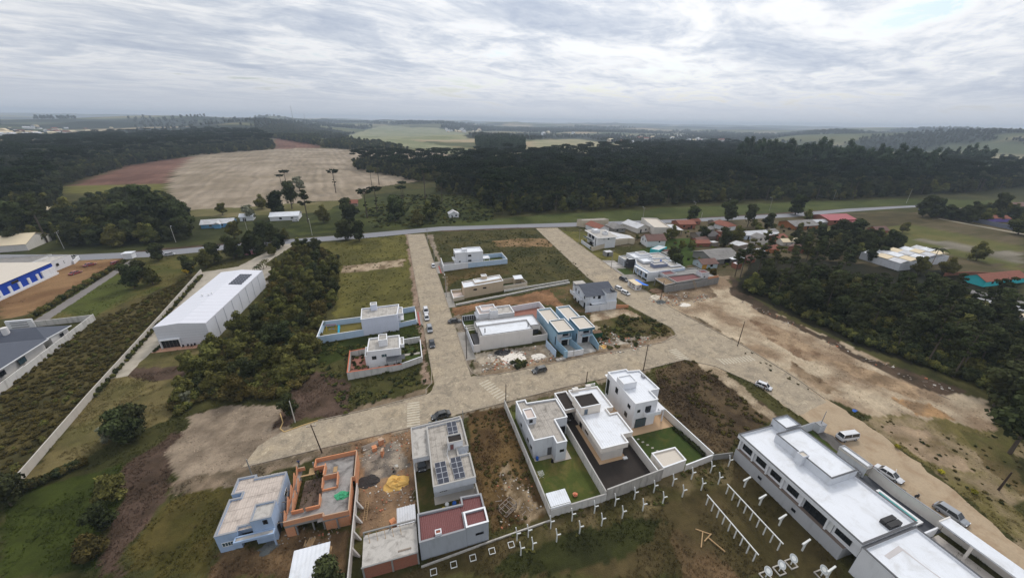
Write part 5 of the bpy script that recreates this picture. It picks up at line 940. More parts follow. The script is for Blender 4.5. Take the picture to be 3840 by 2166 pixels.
LF_A = leafmat('leaf_dark', S(28, 34, 22), S(70, 77, 46), S(74, 72, 46)); LF_B = leafmat('leaf_olive', S(46, 52, 28), S(100, 100, 52), S(108, 98, 56)); LF_C = leafmat('leaf_brown_green', S(58, 54, 28), S(96, 84, 46), S(84, 78, 52)); LF_P = leafmat('araucaria_needle', S(26, 36, 22), S(46, 56, 32), S(42, 50, 34)); LF_E = leafmat('eucalyptus_leaf', S(38, 50, 34), S(66, 80, 56), S(70, 80, 60)); LF_Y = leafmat('leaf_bright', S(78, 92, 30), S(120, 130, 48), S(110, 116, 50)); LF_G = leafmat('leaf_grey', S(88, 90, 72), S(130, 130, 108), S(110, 108, 88)); LF_YEL = leafmat('yellow_bloom', S(170, 140, 40), S(220, 190, 60), S(150, 130, 50))
BARK = mat('bark', S(92, 82, 72), 0.95, 0.2, 1.0, 0.2, 5); BARKP = mat('pale_bark', S(150, 138, 124), 0.95, 0.2, 1.0, 0.2, 5)
_ico = None
def ico():
    global _ico
    if _ico is None:
        bm = bmesh.new(); bmesh.ops.create_icosphere(bm, subdivisions=1, radius=1.0); bm.verts.ensure_lookup_table()
        _ico = (np.array([v.co[:] for v in bm.verts]), np.array([[v.index for v in f.verts] for f in bm.faces])); bm.free()
    return _ico
def crown_mesh(name, lobes, nleaf, size, m, seed, core=0.8, up=0.25):
    """leaf-sized faces spread through lobes, over rough dark cores"""
    rs = np.random.RandomState(seed); lob = np.array(lobes, float); nl = len(lob); area = lob[:, 3]*lob[:, 4]+lob[:, 3]*lob[:, 5]; k = rs.choice(nl, nleaf, p=area/area.sum())
    d = rs.normal(size=(nleaf, 3)); d[:, 2] += up; d /= np.linalg.norm(d, axis=1)[:, None]
    rad = rs.uniform(0.78, 1.12, nleaf)[:, None]; c = lob[k, :3]+d*lob[k, 3:6]*rad
    nrm = d+rs.normal(size=(nleaf, 3))*0.55; nrm /= np.linalg.norm(nrm, axis=1)[:, None]
    t1 = np.cross(nrm, rs.normal(size=(nleaf, 3))); t1 /= np.linalg.norm(t1, axis=1)[:, None]; t2 = np.cross(nrm, t1)
    s1 = (size*rs.uniform(0.6, 1.3, nleaf))[:, None]; s2 = s1*rs.uniform(0.5, 0.9, nleaf)[:, None]
    q4 = np.stack([c-t1*s1-t2*s2*.4, c+t1*s1*.3-t2*s2, c+t1*s1+t2*s2*.4, c-t1*s1*.3+t2*s2], 1)
    lt = rs.uniform(0, 1, nl); tint = np.clip(0.55*lt[k]+0.25*rs.rand(nleaf)+0.25*(d[:, 2]), 0, 1)  # tint rises on leaves facing up: sunlit tops painted into the colour
    V = [q4.reshape(-1, 3)]; F4 = np.arange(nleaf*4).reshape(-1, 4); T = [np.repeat(tint, 4)]
    iv, itf = ico(); F3 = []; o = nleaf*4
    if core > 0:
        for i in range(nl):
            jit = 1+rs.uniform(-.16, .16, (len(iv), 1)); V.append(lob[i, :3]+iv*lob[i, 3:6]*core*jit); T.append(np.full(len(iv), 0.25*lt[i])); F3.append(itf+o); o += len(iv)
    V = np.concatenate(V); T = np.concatenate(T); F3 = np.concatenate(F3) if F3 else np.zeros((0, 3), int)
    me = bpy.data.meshes.new(name); me.vertices.add(len(V)); me.vertices.foreach_set('co', V.ravel().astype(np.float32)); nlp = F4.size+F3.size
    me.loops.add(nlp); me.loops.foreach_set('vertex_index', np.concatenate([F4.ravel(), F3.ravel()])); me.polygons.add(len(F4)+len(F3))
    me.polygons.foreach_set('loop_start', np.concatenate([np.arange(0, F4.size, 4), F4.size+np.arange(0, F3.size, 3)])); me.polygons.foreach_set('loop_total', np.concatenate([np.full(len(F4), 4), np.full(len(F3), 3)])); me.update(calc_edges=True)
    a = me.attributes.new('tint', 'FLOAT', 'POINT'); a.data.foreach_set('value', T.astype(np.float32)); me.materials.append(m); return me
def trunk_mesh(name, segs, m, n=7):
    b = MB()
    for a, c, r0, r1 in segs: b.tube(a, c, r0, r1, n)
    return b.mesh(name, m, smooth=False)
def broadleaf(seed, m, h=8.0, w=3.2, nlobe=11, nleaf=1700, size=0.30, base=0.2):
    rs = np.random.RandomState(seed); lobes = []
    for i in range(nlobe):
        a = rs.uniform(0, 6.28); u = rs.rand()**0.6; z = rs.uniform(base, 0.92); rr = w*0.66*u*math.sqrt(max(0.05, 1-((z-0.5)/0.52)**2)); r = w*rs.uniform(0.30, 0.52)
        lobes.append((rr*math.cos(a), rr*math.sin(a), z*h, r, r*rs.uniform(.85, 1.15), r*rs.uniform(.62, .85)))
    lobes.append((0, 0, h*0.5, w*0.58, w*0.58, h*0.3))
    segs = [((0, 0, -0.2), (0.1, 0.05, h*0.36), 0.045*w+0.06, 0.035*w+0.03)]
    for l in lobes[:6]: segs.append(((0.1, 0.05, h*0.34), (l[0]*.8, l[1]*.8, l[2]), 0.03*w, 0.012*w))
    return trunk_mesh('trunk', segs, BARK), crown_mesh('crown', lobes, nleaf, size, m, seed)
def araucaria(seed, h=18.0, w=4.6, low=False):
    rs = np.random.RandomState(seed); lobes = []; segs = [((0, 0, -0.3), (0, 0, h*0.55), 0.36, 0.28), ((0, 0, h*0.55), (0, 0, h*0.97), 0.28, 0.14)]
    for tier, (zf, rf, n) in enumerate(((0.965, 1.0, 11), (0.90, 0.80, 8), (0.985, 0.45, 6))):
        for i in range(n):
            a = 6.28*i/n+rs.uniform(-.25, .25)+tier; r = w*rf*rs.uniform(.78, 1.05); z = h*zf+rs.uniform(-.25, .25)
            lobes.append((r*math.cos(a), r*math.sin(a), z, w*0.21, w*0.21, w*0.105)); lobes.append((r*.66*math.cos(a), r*.66*math.sin(a), z-.1, w*0.15, w*0.15, w*0.07)); segs.append(((0, 0, z-h*0.06), (r*.9*math.cos(a), r*.9*math.sin(a), z-.15), 0.09, 0.05))
    if low:
        for i in range(5): a = 6.28*i/5+rs.rand(); z = h*rs.uniform(.3, .6); lobes.append((0.9*math.cos(a), .9*math.sin(a), z, .8, .8, .45))
    return trunk_mesh('trunk', segs, BARK), crown_mesh('crown', lobes, 1100, 0.24, LF_P, seed, 0.8, 0.1)
def pine(seed, h=13.0, w=3.0, m=None):
    rs = np.random.RandomState(seed); lobes = []; segs = [((0, 0, -0.3), (0.2, 0, h*0.6), 0.22, 0.16), ((0.2, 0, h*0.6), (0.3, 0.1, h*0.96), 0.16, 0.07)]
    for i in range(15):
        z = h*rs.uniform(.5, .97); a = rs.uniform(0, 6.28); r = w*rs.uniform(.3, .95)*(1.25-z/h*0.7); lobes.append((r*math.cos(a), r*math.sin(a), z, w*.30, w*.30, w*.15)); segs.append(((0.2, 0, z-.5), (r*math.cos(a), r*math.sin(a), z), .07, .03))
    return trunk_mesh('trunk', segs, BARK), crown_mesh('crown', lobes, 1200, 0.24, m or LF_A, seed, 0.75)
def eucalypt(seed, h=22.0, w=3.4):
    rs = np.random.RandomState(seed); lobes = []
    for i in range(14): z = h*rs.uniform(.32, .96); a = rs.uniform(0, 6.28); r = w*rs.uniform(.1, .6); lobes.append((r*math.cos(a), r*math.sin(a), z, w*.45, w*.45, w*.62))
    return trunk_mesh('trunk', [((0, 0, -.3), (0, 0, h*.9), .28, .08)], BARKP), crown_mesh('crown', lobes, 900, 0.42, LF_E, seed, 0.8)
def bush(seed, m, w=1.4, h=1.6, nleaf=420, size=0.16, nl=6):
    rs = np.random.RandomState(seed); lobes = [(rs.uniform(-.5, .5)*w, rs.uniform(-.5, .5)*w, h*rs.uniform(.3, .65), w*rs.uniform(.3, .5), w*rs.uniform(.3, .5), h*rs.uniform(.28, .42)) for _ in range(nl)]+[(0, 0, h*.35, w*.5, w*.5, h*.35)]
    return trunk_mesh('stem', [((0, 0, -.1), (0, 0, h*.5), .06, .03)], BARK), crown_mesh('crown', lobes, nleaf, size, m, seed, 0.82)
def palm(seed, h=6.0, m=None, nf=13, ln=2.4):
    rs = np.random.RandomState(seed); b = MB()
    for i in range(nf):
        a = 6.28*i/nf+rs.uniform(-.2, .2); up_ = rs.uniform(.3, 1.1); pts = []
        for k in range(7):
            f = k/6; r = ln*f; z = h+up_*math.sin(f*2.6)*0.9-f*f*1.3; pts.append((r*math.cos(a), r*math.sin(a), z))
        for k in range(6):
            w0 = 0.32*math.sin(math.pi*(k/6*.85+.12)); w1 = 0.32*math.sin(math.pi*((k+1)/6*.85+.12)); nx, ny = -math.sin(a), math.cos(a)
            p, q_ = pts[k], pts[k+1]; b.add([p, q_, (q_[0]+nx*w1, q_[1]+ny*w1, q_[2]-w1*.5), (p[0]+nx*w0, p[1]+ny*w0, p[2]-w0*.5)], [(0, 1, 2, 3)]); b.add([p, q_, (q_[0]-nx*w1, q_[1]-ny*w1, q_[2]-w1*.5), (p[0]-nx*w0, p[1]-ny*w0, p[2]-w0*.5)], [(0, 3, 2, 1)])
    return trunk_mesh('trunk', [((0, 0, -.2), (0.05, 0, h*.5), .2, .15), ((0.05, 0, h*.5), (0, 0, h), .15, .12)], BARKP), b.mesh('fronds', m or LF_B)
PB = [broadleaf(11, LF_A), broadleaf(12, LF_B, 7.5, 3.4), broadleaf(13, LF_A, 9, 3.0), broadleaf(14, LF_B, 6.5, 3.0), broadleaf(15, LF_A, 7, 3.6, 13)]
PBR = [broadleaf(16, LF_C, 6.5, 3.0), broadleaf(17, LF_G, 6.5, 2.8, 9, 500)]; PA = [araucaria(21), araucaria(22, low=True), araucaria(23, 16, 4.2)]; PP = [pine(31), pine(32, 15, 3.2), pine(33, 12, 3.4, LF_B)]; PE = [eucalypt(41), eucalypt(42, 24, 3.2), eucalypt(43, 20, 3.6)]
BU = [bush(51, LF_A), bush(52, LF_B), bush(53, LF_C), bush(54, LF_C, 1.6, 1.3), bush(55, LF_B, 1.2, 1.2), bush(56, LF_Y, 1.3, 1.2)]
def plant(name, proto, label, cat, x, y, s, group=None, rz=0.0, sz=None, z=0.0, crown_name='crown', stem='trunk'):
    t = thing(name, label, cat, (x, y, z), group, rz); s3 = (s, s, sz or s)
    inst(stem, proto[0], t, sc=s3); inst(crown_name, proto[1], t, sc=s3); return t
def scatter(name, label, pts, protos, scale, rotz, zs=None, kind='stuff', cols=None):
    """many plants nobody could count: one object, instanced on points"""
    col = bpy.data.collections.new(name+'_kinds')
    for i, p in enumerate(protos):
        me = p if isinstance(p, bpy.types.Mesh) else p[1]; col.objects.link(bpy.data.objects.new('%s_kind_%02d' % (name, i), me))
    n = len(pts); me = bpy.data.meshes.new(name); me.vertices.add(n); me.vertices.foreach_set('co', np.asarray(pts, np.float32).ravel())
    rs = np.random.RandomState(n)
    for nm, ty, v in (('scl', 'FLOAT', scale), ('rot', 'FLOAT', rotz), ('idx', 'INT', rs.randint(0, len(protos), n))): a = me.attributes.new(nm, ty, 'POINT'); a.data.foreach_set('value', np.asarray(v, np.int32 if ty == 'INT' else np.float32))
    if cols is not None: a = me.attributes.new('gcol', 'FLOAT_VECTOR', 'POINT'); a.data.foreach_set('vector', np.asarray(cols, np.float32).ravel())
    o = bpy.data.objects.new(name, me); COL.objects.link(o); tag(o, label, None, None, kind)
    g = bpy.data.node_groups.new(name+'_scatter', 'GeometryNodeTree'); g.interface.new_socket('Geometry', in_out='INPUT', socket_type='NodeSocketGeometry'); g.interface.new_socket('Geometry', in_out='OUTPUT', socket_type='NodeSocketGeometry')
    gi = g.nodes.new('NodeGroupInput'); go = g.nodes.new('NodeGroupOutput'); ip = g.nodes.new('GeometryNodeInstanceOnPoints'); ci = g.nodes.new('GeometryNodeCollectionInfo'); ci.inputs['Collection'].default_value = col; ci.inputs['Separate Children'].default_value = True; ci.inputs['Reset Children'].default_value = True
    def na(nm, ty): k = g.nodes.new('GeometryNodeInputNamedAttribute'); k.data_type = ty; k.inputs['Name'].default_value = nm; return k.outputs['Attribute']
    ip.inputs['Pick Instance'].default_value = True; g.links.new(gi.outputs[0], ip.inputs['Points']); g.links.new(ci.outputs[0], ip.inputs['Instance']); g.links.new(na('idx', 'INT'), ip.inputs['Instance Index'])
    cx = g.nodes.new('ShaderNodeCombineXYZ'); g.links.new(na('rot', 'FLOAT'), cx.inputs[2]); e2r = g.nodes.new('FunctionNodeEulerToRotation'); g.links.new(cx.outputs[0], e2r.inputs[0]); g.links.new(e2r.outputs[0], ip.inputs['Rotation']); g.links.new(na('scl', 'FLOAT'), ip.inputs['Scale']); g.links.new(ip.outputs[0], go.inputs[0])
    md = o.modifiers.new('scatter', 'NODES'); md.node_group = g; return o
def fill(poly, spacing, seed, zc=0.0, box=None, jit=0.48):
    """jittered grid of ground points whose point at height zc falls inside the overview polygon"""
    rs = np.random.RandomState(seed)
    if box is None:
        w = np.array([q(min(max(p[0], -400), 3000), max(p[1], 330)) for p in poly]); x0, y0 = w.min(0)-8; x1, y1 = w.max(0)+8
    else: x0, y0, x1, y1 = box
    gx, gy = np.meshgrid(np.arange(x0, x1, spacing), np.arange(y0, y1, spacing)); n = gx.size
    x = gx.ravel()+rs.uniform(-jit, jit, n)*spacing; y = gy.ravel()+rs.uniform(-jit, jit, n)*spacing
    z = terrain_z(x, y); u, v, d = proj(np.stack([x, y, z+zc], -1)); k = inpoly(u, v, poly) & (d > 2)
    if zc > 0: u, v, d = proj(np.stack([x, y, z], -1)); k &= inpoly(u, v, poly)     # foot and top both inside the wood's outline
    return np.stack([x[k], y[k], z[k]], -1), rs
def far_enough(pts, dmin, dmax): d = np.hypot(pts[:, 0], pts[:, 1]); return pts[(d >= dmin) & (d < dmax)]
# --- thicket between warehouse and the north street: separate trees
rr = random.Random(5)
THK = [(655,790),(700,665),(745,628),(790,625),(850,650),(842,760),(795,840),(795,900),(790,935),(745,985),(700,1000),(610,1008),(520,1005),(440,1050),(425,1030),(470,960),(520,890),(590,850)]
pts, rs = fill(THK, 6.3, 3, 0.0); xs_ = pts
for i, p in enumerate(pts):
    pr = (PB[1], PB[3], PB[1], PB[0], PB[3], PBR[0])[rr.randrange(6)]; s = rr.uniform(0.72, 1.08)
    plant('leafy_tree', pr, 'leafy tree packed in the dense thicket between the white warehouse and the north street', 'tree', p[0], p[1], s, 'trees of the thicket beside the warehouse', rr.uniform(0, 6.28))
und, rs = fill(THK, 1.7, 4); scatter('thicket_undergrowth', 'low dark bushes filling the thicket beside the warehouse', und, BU[:5], rs.uniform(0.8, 1.7, len(und)), rs.uniform(0, 6.28, len(und)))
# --- scrub heath in the west
HE = [(0,970),(230,815),(380,745),(480,692),(485,700),(262,960),(50,1195),(20,1240),(0,1260)]
hp, rs = fill(HE, 1.5, 6); scatter('scrub', 'brown-green scrub covering the lot outside the diagonal perimeter wall', hp, [BU[2], BU[3], BU[1], BU[3], BU[2], BU[3]], rs.uniform(0.3, 0.72, len(hp)), rs.uniform(0, 6.28, len(hp)))
# --- wood on the right
WD = [(1862,722),(1930,702),(2010,690),(2120,690),(2210,730),(2330,720),(2450,740),(2576,830),(2700,900),(2700,1060),(2576,1000),(2500,985),(2430,960),(2300,915),(2150,860),(1965,772)]
pts, rs = fill(WD, 7.4, 8, 3.0)
for i, p in enumerate(pts):
    pn = rr.random(); pr = PP[rr.randrange(2)] if pn < 0.42 else PB[(0, 2, 4, 0, 2, 4, 1)[rr.randrange(7)]]; s = rr.uniform(0.8, 1.1) if pn < 0.42 else rr.uniform(1.05, 1.5)
    plant('pine_tree' if pn < 0.42 else 'leafy_tree', pr, 'dark pine standing in the shady wood on the right' if pn < 0.42 else 'dark leafy tree in the shady wood on the right', 'tree', p[0], p[1], s, 'pines of the wood on the right' if pn < 0.42 else 'leafy trees of the wood on the right', rr.uniform(0, 6.28))
und, rs = fill(WD, 2.2, 9); scatter('wood_undergrowth', 'dark undergrowth below the wood on the right', und, [BU[0], BU[1], BU[0]], rs.uniform(0.8, 1.9, len(und)), rs.uniform(0, 6.28, len(und)))
BK = [(150,560),(240,505),(330,482),(440,505),(480,560),(478,600),(420,612),(250,625),(140,628)]
bp, rs = fill(BK, 6.0, 10, 4.0, (-260, 225, -60, 420)); scatter('bank_wood', 'mass of dark trees on the bank above the highway on the left', bp, [PB[0], PB[2], PB[4], PB[1]], rs.uniform(1.05, 1.6, len(bp)), rs.uniform(0, 6.28, len(bp)))
for pl, nm, lb, a, b in (([(0,560),(150,545),(170,575),(120,620),(0,625)], 'farm_trees', 'dark trees around the farm halls on the left edge', .9, 1.4), ([(1985,600),(2100,570),(2260,600),(2290,640),(2180,660),(2010,655)], 'garden_trees', 'dark trees between the back gardens and the white sawtooth roofs', .7, 1.1), ([(640,600),(720,590),(720,640),(600,672),(540,670),(560,640)], 'garden_trees', 'dark trees around the pink house south of the highway', .7, 1.1), ([(2330,535),(2576,525),(2576,555),(2440,560),(2340,552)], 'garden_trees', 'dark trees behind the violet houses on the right', .9, 1.4)):
    gp, rs = fill(pl, 6.5, 15, 2.0); gp = gp[rs.rand(len(gp)) < 0.75]; scatter(nm, lb, gp, [PB[0], PB[1], PB[4]], rs.uniform(a, b, len(gp)), rs.uniform(0, 6.28, len(gp)))
# --- forest behind the highway: front trees are things, the rest one mass
FR = [(1060,480),(1130,420),(1240,392),(1420,388),(1560,374),(1700,362),(1880,364),(2100,400),(2360,410),(2450,420),(2576,425),(2760,450),(2760,520),(2560,506),(2290,508),(2000,505),(1640,528),(1400,545),(1240,552),(1210,500)]
fp, rs = fill(FR, 6.2, 12, 12.0, (40, 262, 900, 900)); fp = fp[(fp[:, 1] > 262)]
dd = fp[:, 1]-np.interp(fp[:, 0], [60, 160, 240, 340, 470, 600, 900], [270, 273, 279, 274, 252, 260, 300]); fp = fp[dd > 0]; dd = dd[dd > 0]
front = (dd < 9) & (rs.rand(len(dd)) < 0.62); order = np.nonzero(front)[0]
for i in order:
    p = fp[i]; ar = rr.random() < 0.3
    pr = PA[rr.randrange(3)] if ar else PB[rr.randrange(5)]; s = rr.uniform(0.75, 1.0) if ar else rr.uniform(1.2, 1.75)
    plant('araucaria_tree' if ar else 'leafy_tree', pr, 'flat-crowned araucaria at the front edge of the forest beyond the highway' if ar else 'tall leafy tree at the front edge of the forest beyond the highway', 'tree', p[0], p[1], s, 'araucarias at the forest edge' if ar else 'leafy trees at the forest edge', rr.uniform(0, 6.28))
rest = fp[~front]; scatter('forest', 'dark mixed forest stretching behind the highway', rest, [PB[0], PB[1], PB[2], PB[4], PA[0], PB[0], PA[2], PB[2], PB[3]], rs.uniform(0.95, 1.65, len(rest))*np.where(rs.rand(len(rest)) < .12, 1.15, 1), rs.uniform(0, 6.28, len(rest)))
# --- forest on the left hill
FL = [(-200,365),(0,362),(120,350),(250,340),(420,336),(560,330),(640,332),(688,352),(690,376),(600,382),(487,392),(320,418),(165,468),(160,500),(120,560),(0,600),(-200,620)]
lp, rs = fill(FL, 7.0, 14, 13.0, (-1100, 280, 30, 1500)); scatter('hill_forest', 'dark forest covering the hillside on the left', lp, [PB[0], PB[1], PB[2], PB[4], PA[0], PB[0]], rs.uniform(1.0, 1.7, len(lp)), rs.uniform(0, 6.28, len(lp)))
FM = [(635,330),(680,312),(760,308),(860,314),(880,322),(860,336),(805,345),(805,368),(700,350),(640,344)]
FM2 = [(808,350),(870,345),(950,352),(1010,366),(1100,378),(1190,384),(1190,398),(1070,384),(940,382),(808,372)]
for k, (pl, nm, lb) in enumerate(((FM, 'far_wood', 'wooded knoll below the radio mast'), (FM2, 'hedgerow_wood', 'long band of trees along the far edge of the stubble field'))):
    p_, rs = fill(pl, 8.5, 20+k, 12.0, (-900, 400, 500, 2600)); scatter(nm, lb, p_, [PB[0], PB[1], PB[2]], rs.uniform(1.1, 1.9, len(p_)), rs.uniform(0, 6.28, len(p_)))
FC_ = [(870,402),(930,388),(1060,395),(1250,392),(1240,430),(1100,455),(1060,460),(960,440),(900,428)]
p_, rs = fill(FC_, 6.5, 25, 9.0, (-300, 300, 300, 800)); scatter('field_edge_wood', 'trees along the right edge of the stubble field', p_, [PB[1], PB[0], PB[3], PA[0]], rs.uniform(0.9, 1.4, len(p_)), rs.uniform(0, 6.28, len(p_)))
# eucalyptus plantations
pe, rs = fill([(1195,352),(1260,346),(1320,352),(1322,385),(1200,388)], 7.5, 27, 12.0, (-100, 500, 600, 1300)); scatter('eucalyptus_grove', 'square dark eucalyptus grove in the middle distance', pe, PE, rs.uniform(0.9, 1.2, len(pe)), rs.uniform(0, 6.28, len(pe)))
def on_ray(u, v, d):
    """ground point at distance d under overview pixel column u, and the height at which pixel (u, v) passes there"""
    w_ = AX.T @ np.array([(u*3840/2576-1920)/FPX, (v*3840/2576-1083)/FPX, 1.0]); h_ = np.hypot(w_[0], w_[1]); return w_[0]/h_*d, w_[1]/h_*d, CAM_H+w_[2]/h_*d
for k in range(74):
    f = (k+rr.uniform(-.3, .3))/73; u = 1868+f*502; x, y, zt = on_ray(u, 345+f*34+rr.uniform(-6, 12), 640+f*60+rr.uniform(-18, 18))
    plant('eucalyptus_tree', PE[rr.randrange(3)], 'tall eucalyptus in the ragged row rising above the forest on the right', 'tree', x, y, max(0.8, zt/22), 'row of tall eucalyptus', rr.uniform(0, 6.28))
for k in range(22):
    f = k/21; u = 2380+f*120+rr.uniform(-4, 4); x, y, zt = on_ray(u, 372+rr.uniform(-8, 14), 1000+rr.uniform(-40, 40))
    plant('eucalyptus_tree', PE[rr.randrange(3)], 'hazy eucalyptus in the farther clump right of the ragged row', 'tree', x, y, max(0.8, zt/22), 'farther clump of eucalyptus', rr.uniform(0, 6.28))
# distant woods in patches, out to a few kilometres
rs = np.random.RandomState(77); n = 60000; rr_ = 900+rs.rand(n)**0.75*4600; th = rs.uniform(-1.15, 1.25, n)+YAW; X_ = rr_*np.sin(th); Y_ = rr_*np.cos(th)
k = (vnoise(X_*.6, Y_, 420, 6, 4) > 0.522); X_, Y_ = X_[k], Y_[k]; Z_ = terrain_z(X_, Y_); u, v, d = proj(np.stack([X_, Y_, Z_], -1))
op = np.zeros(len(X_), bool)
for pl in ([(862,345),(960,312),(1100,318),(1180,340),(1200,376),(1150,386),(1000,366)], [(1335,386),(1340,350),(1460,346),(1620,372),(1560,380),(1400,392)], [(0,300),(340,300),(340,345),(0,365)]): op |= inpoly(u, v, pl)
k = ~op & ~(inpoly(u, v, [(330,280),(640,280),(640,345),(330,345)]) & (rs.rand(len(X_)) < .85)) & ~(inpoly(u, v, [(880,300),(1960,300),(1960,390),(880,390)]) & (rs.rand(len(X_)) < .45)); P3 = np.stack([X_, Y_, Z_], -1)[k]; rsz = np.hypot(P3[:, 0], P3[:, 1]); scatter('distant_woods', 'distant woods in patches towards the horizon', P3, [PB[0], PB[2], PB[4]], rs.uniform(1.2, 2.0, len(P3))*np.clip(rsz/2600, 0.9, 1.6), rs.uniform(0, 6.28, len(P3)))
# --- single trees and shrubs, placed by their foot in the overview
def tree_at(x, y, pr, s, name, label, cat='tree', group=None, **k): w_ = q(x, y); return plant(name, pr, label, cat, w_[0], w_[1], s, group, rr.uniform(0, 6.28), **k)
for p, h_, lb in (((-101.7, 432.6), 17.2, 'taller of the two lone araucarias standing side by side in the stubble field'), ((-105.6, 430.2), 13.6, 'shorter of the two lone araucarias standing side by side in the stubble field'), ((-53.1, 396.5), 21, 'lone flat-topped araucaria with tufted trunk in front of the stubble field'), ((-22.3, 433.7), 15.5, 'araucaria at the field corner, left of a taller one'), ((-15, 439.3), 21, 'tall araucaria at the field corner'), ((25.5, 346.7), 26, 'tallest araucaria, standing in the rough pasture by the forest'), ((7, 353), 15, 'small araucaria in the rough pasture'), ((-20.4, 283.5), 20, 'tall tufted araucaria near the highway'), ((-14, 300), 19, 'araucaria behind the tufted one near the highway'), ((38, 330), 18, 'araucaria leaning over the pasture shrubs'), ((5, 320), 16, 'araucaria beside the pasture shrubs')):
    plant('araucaria_tree', PA[1] if 'tuft' in lb else PA[0], lb, 'tree', p[0], p[1], h_/18, 'lone araucarias in the fields', rr.uniform(0, 6.28))
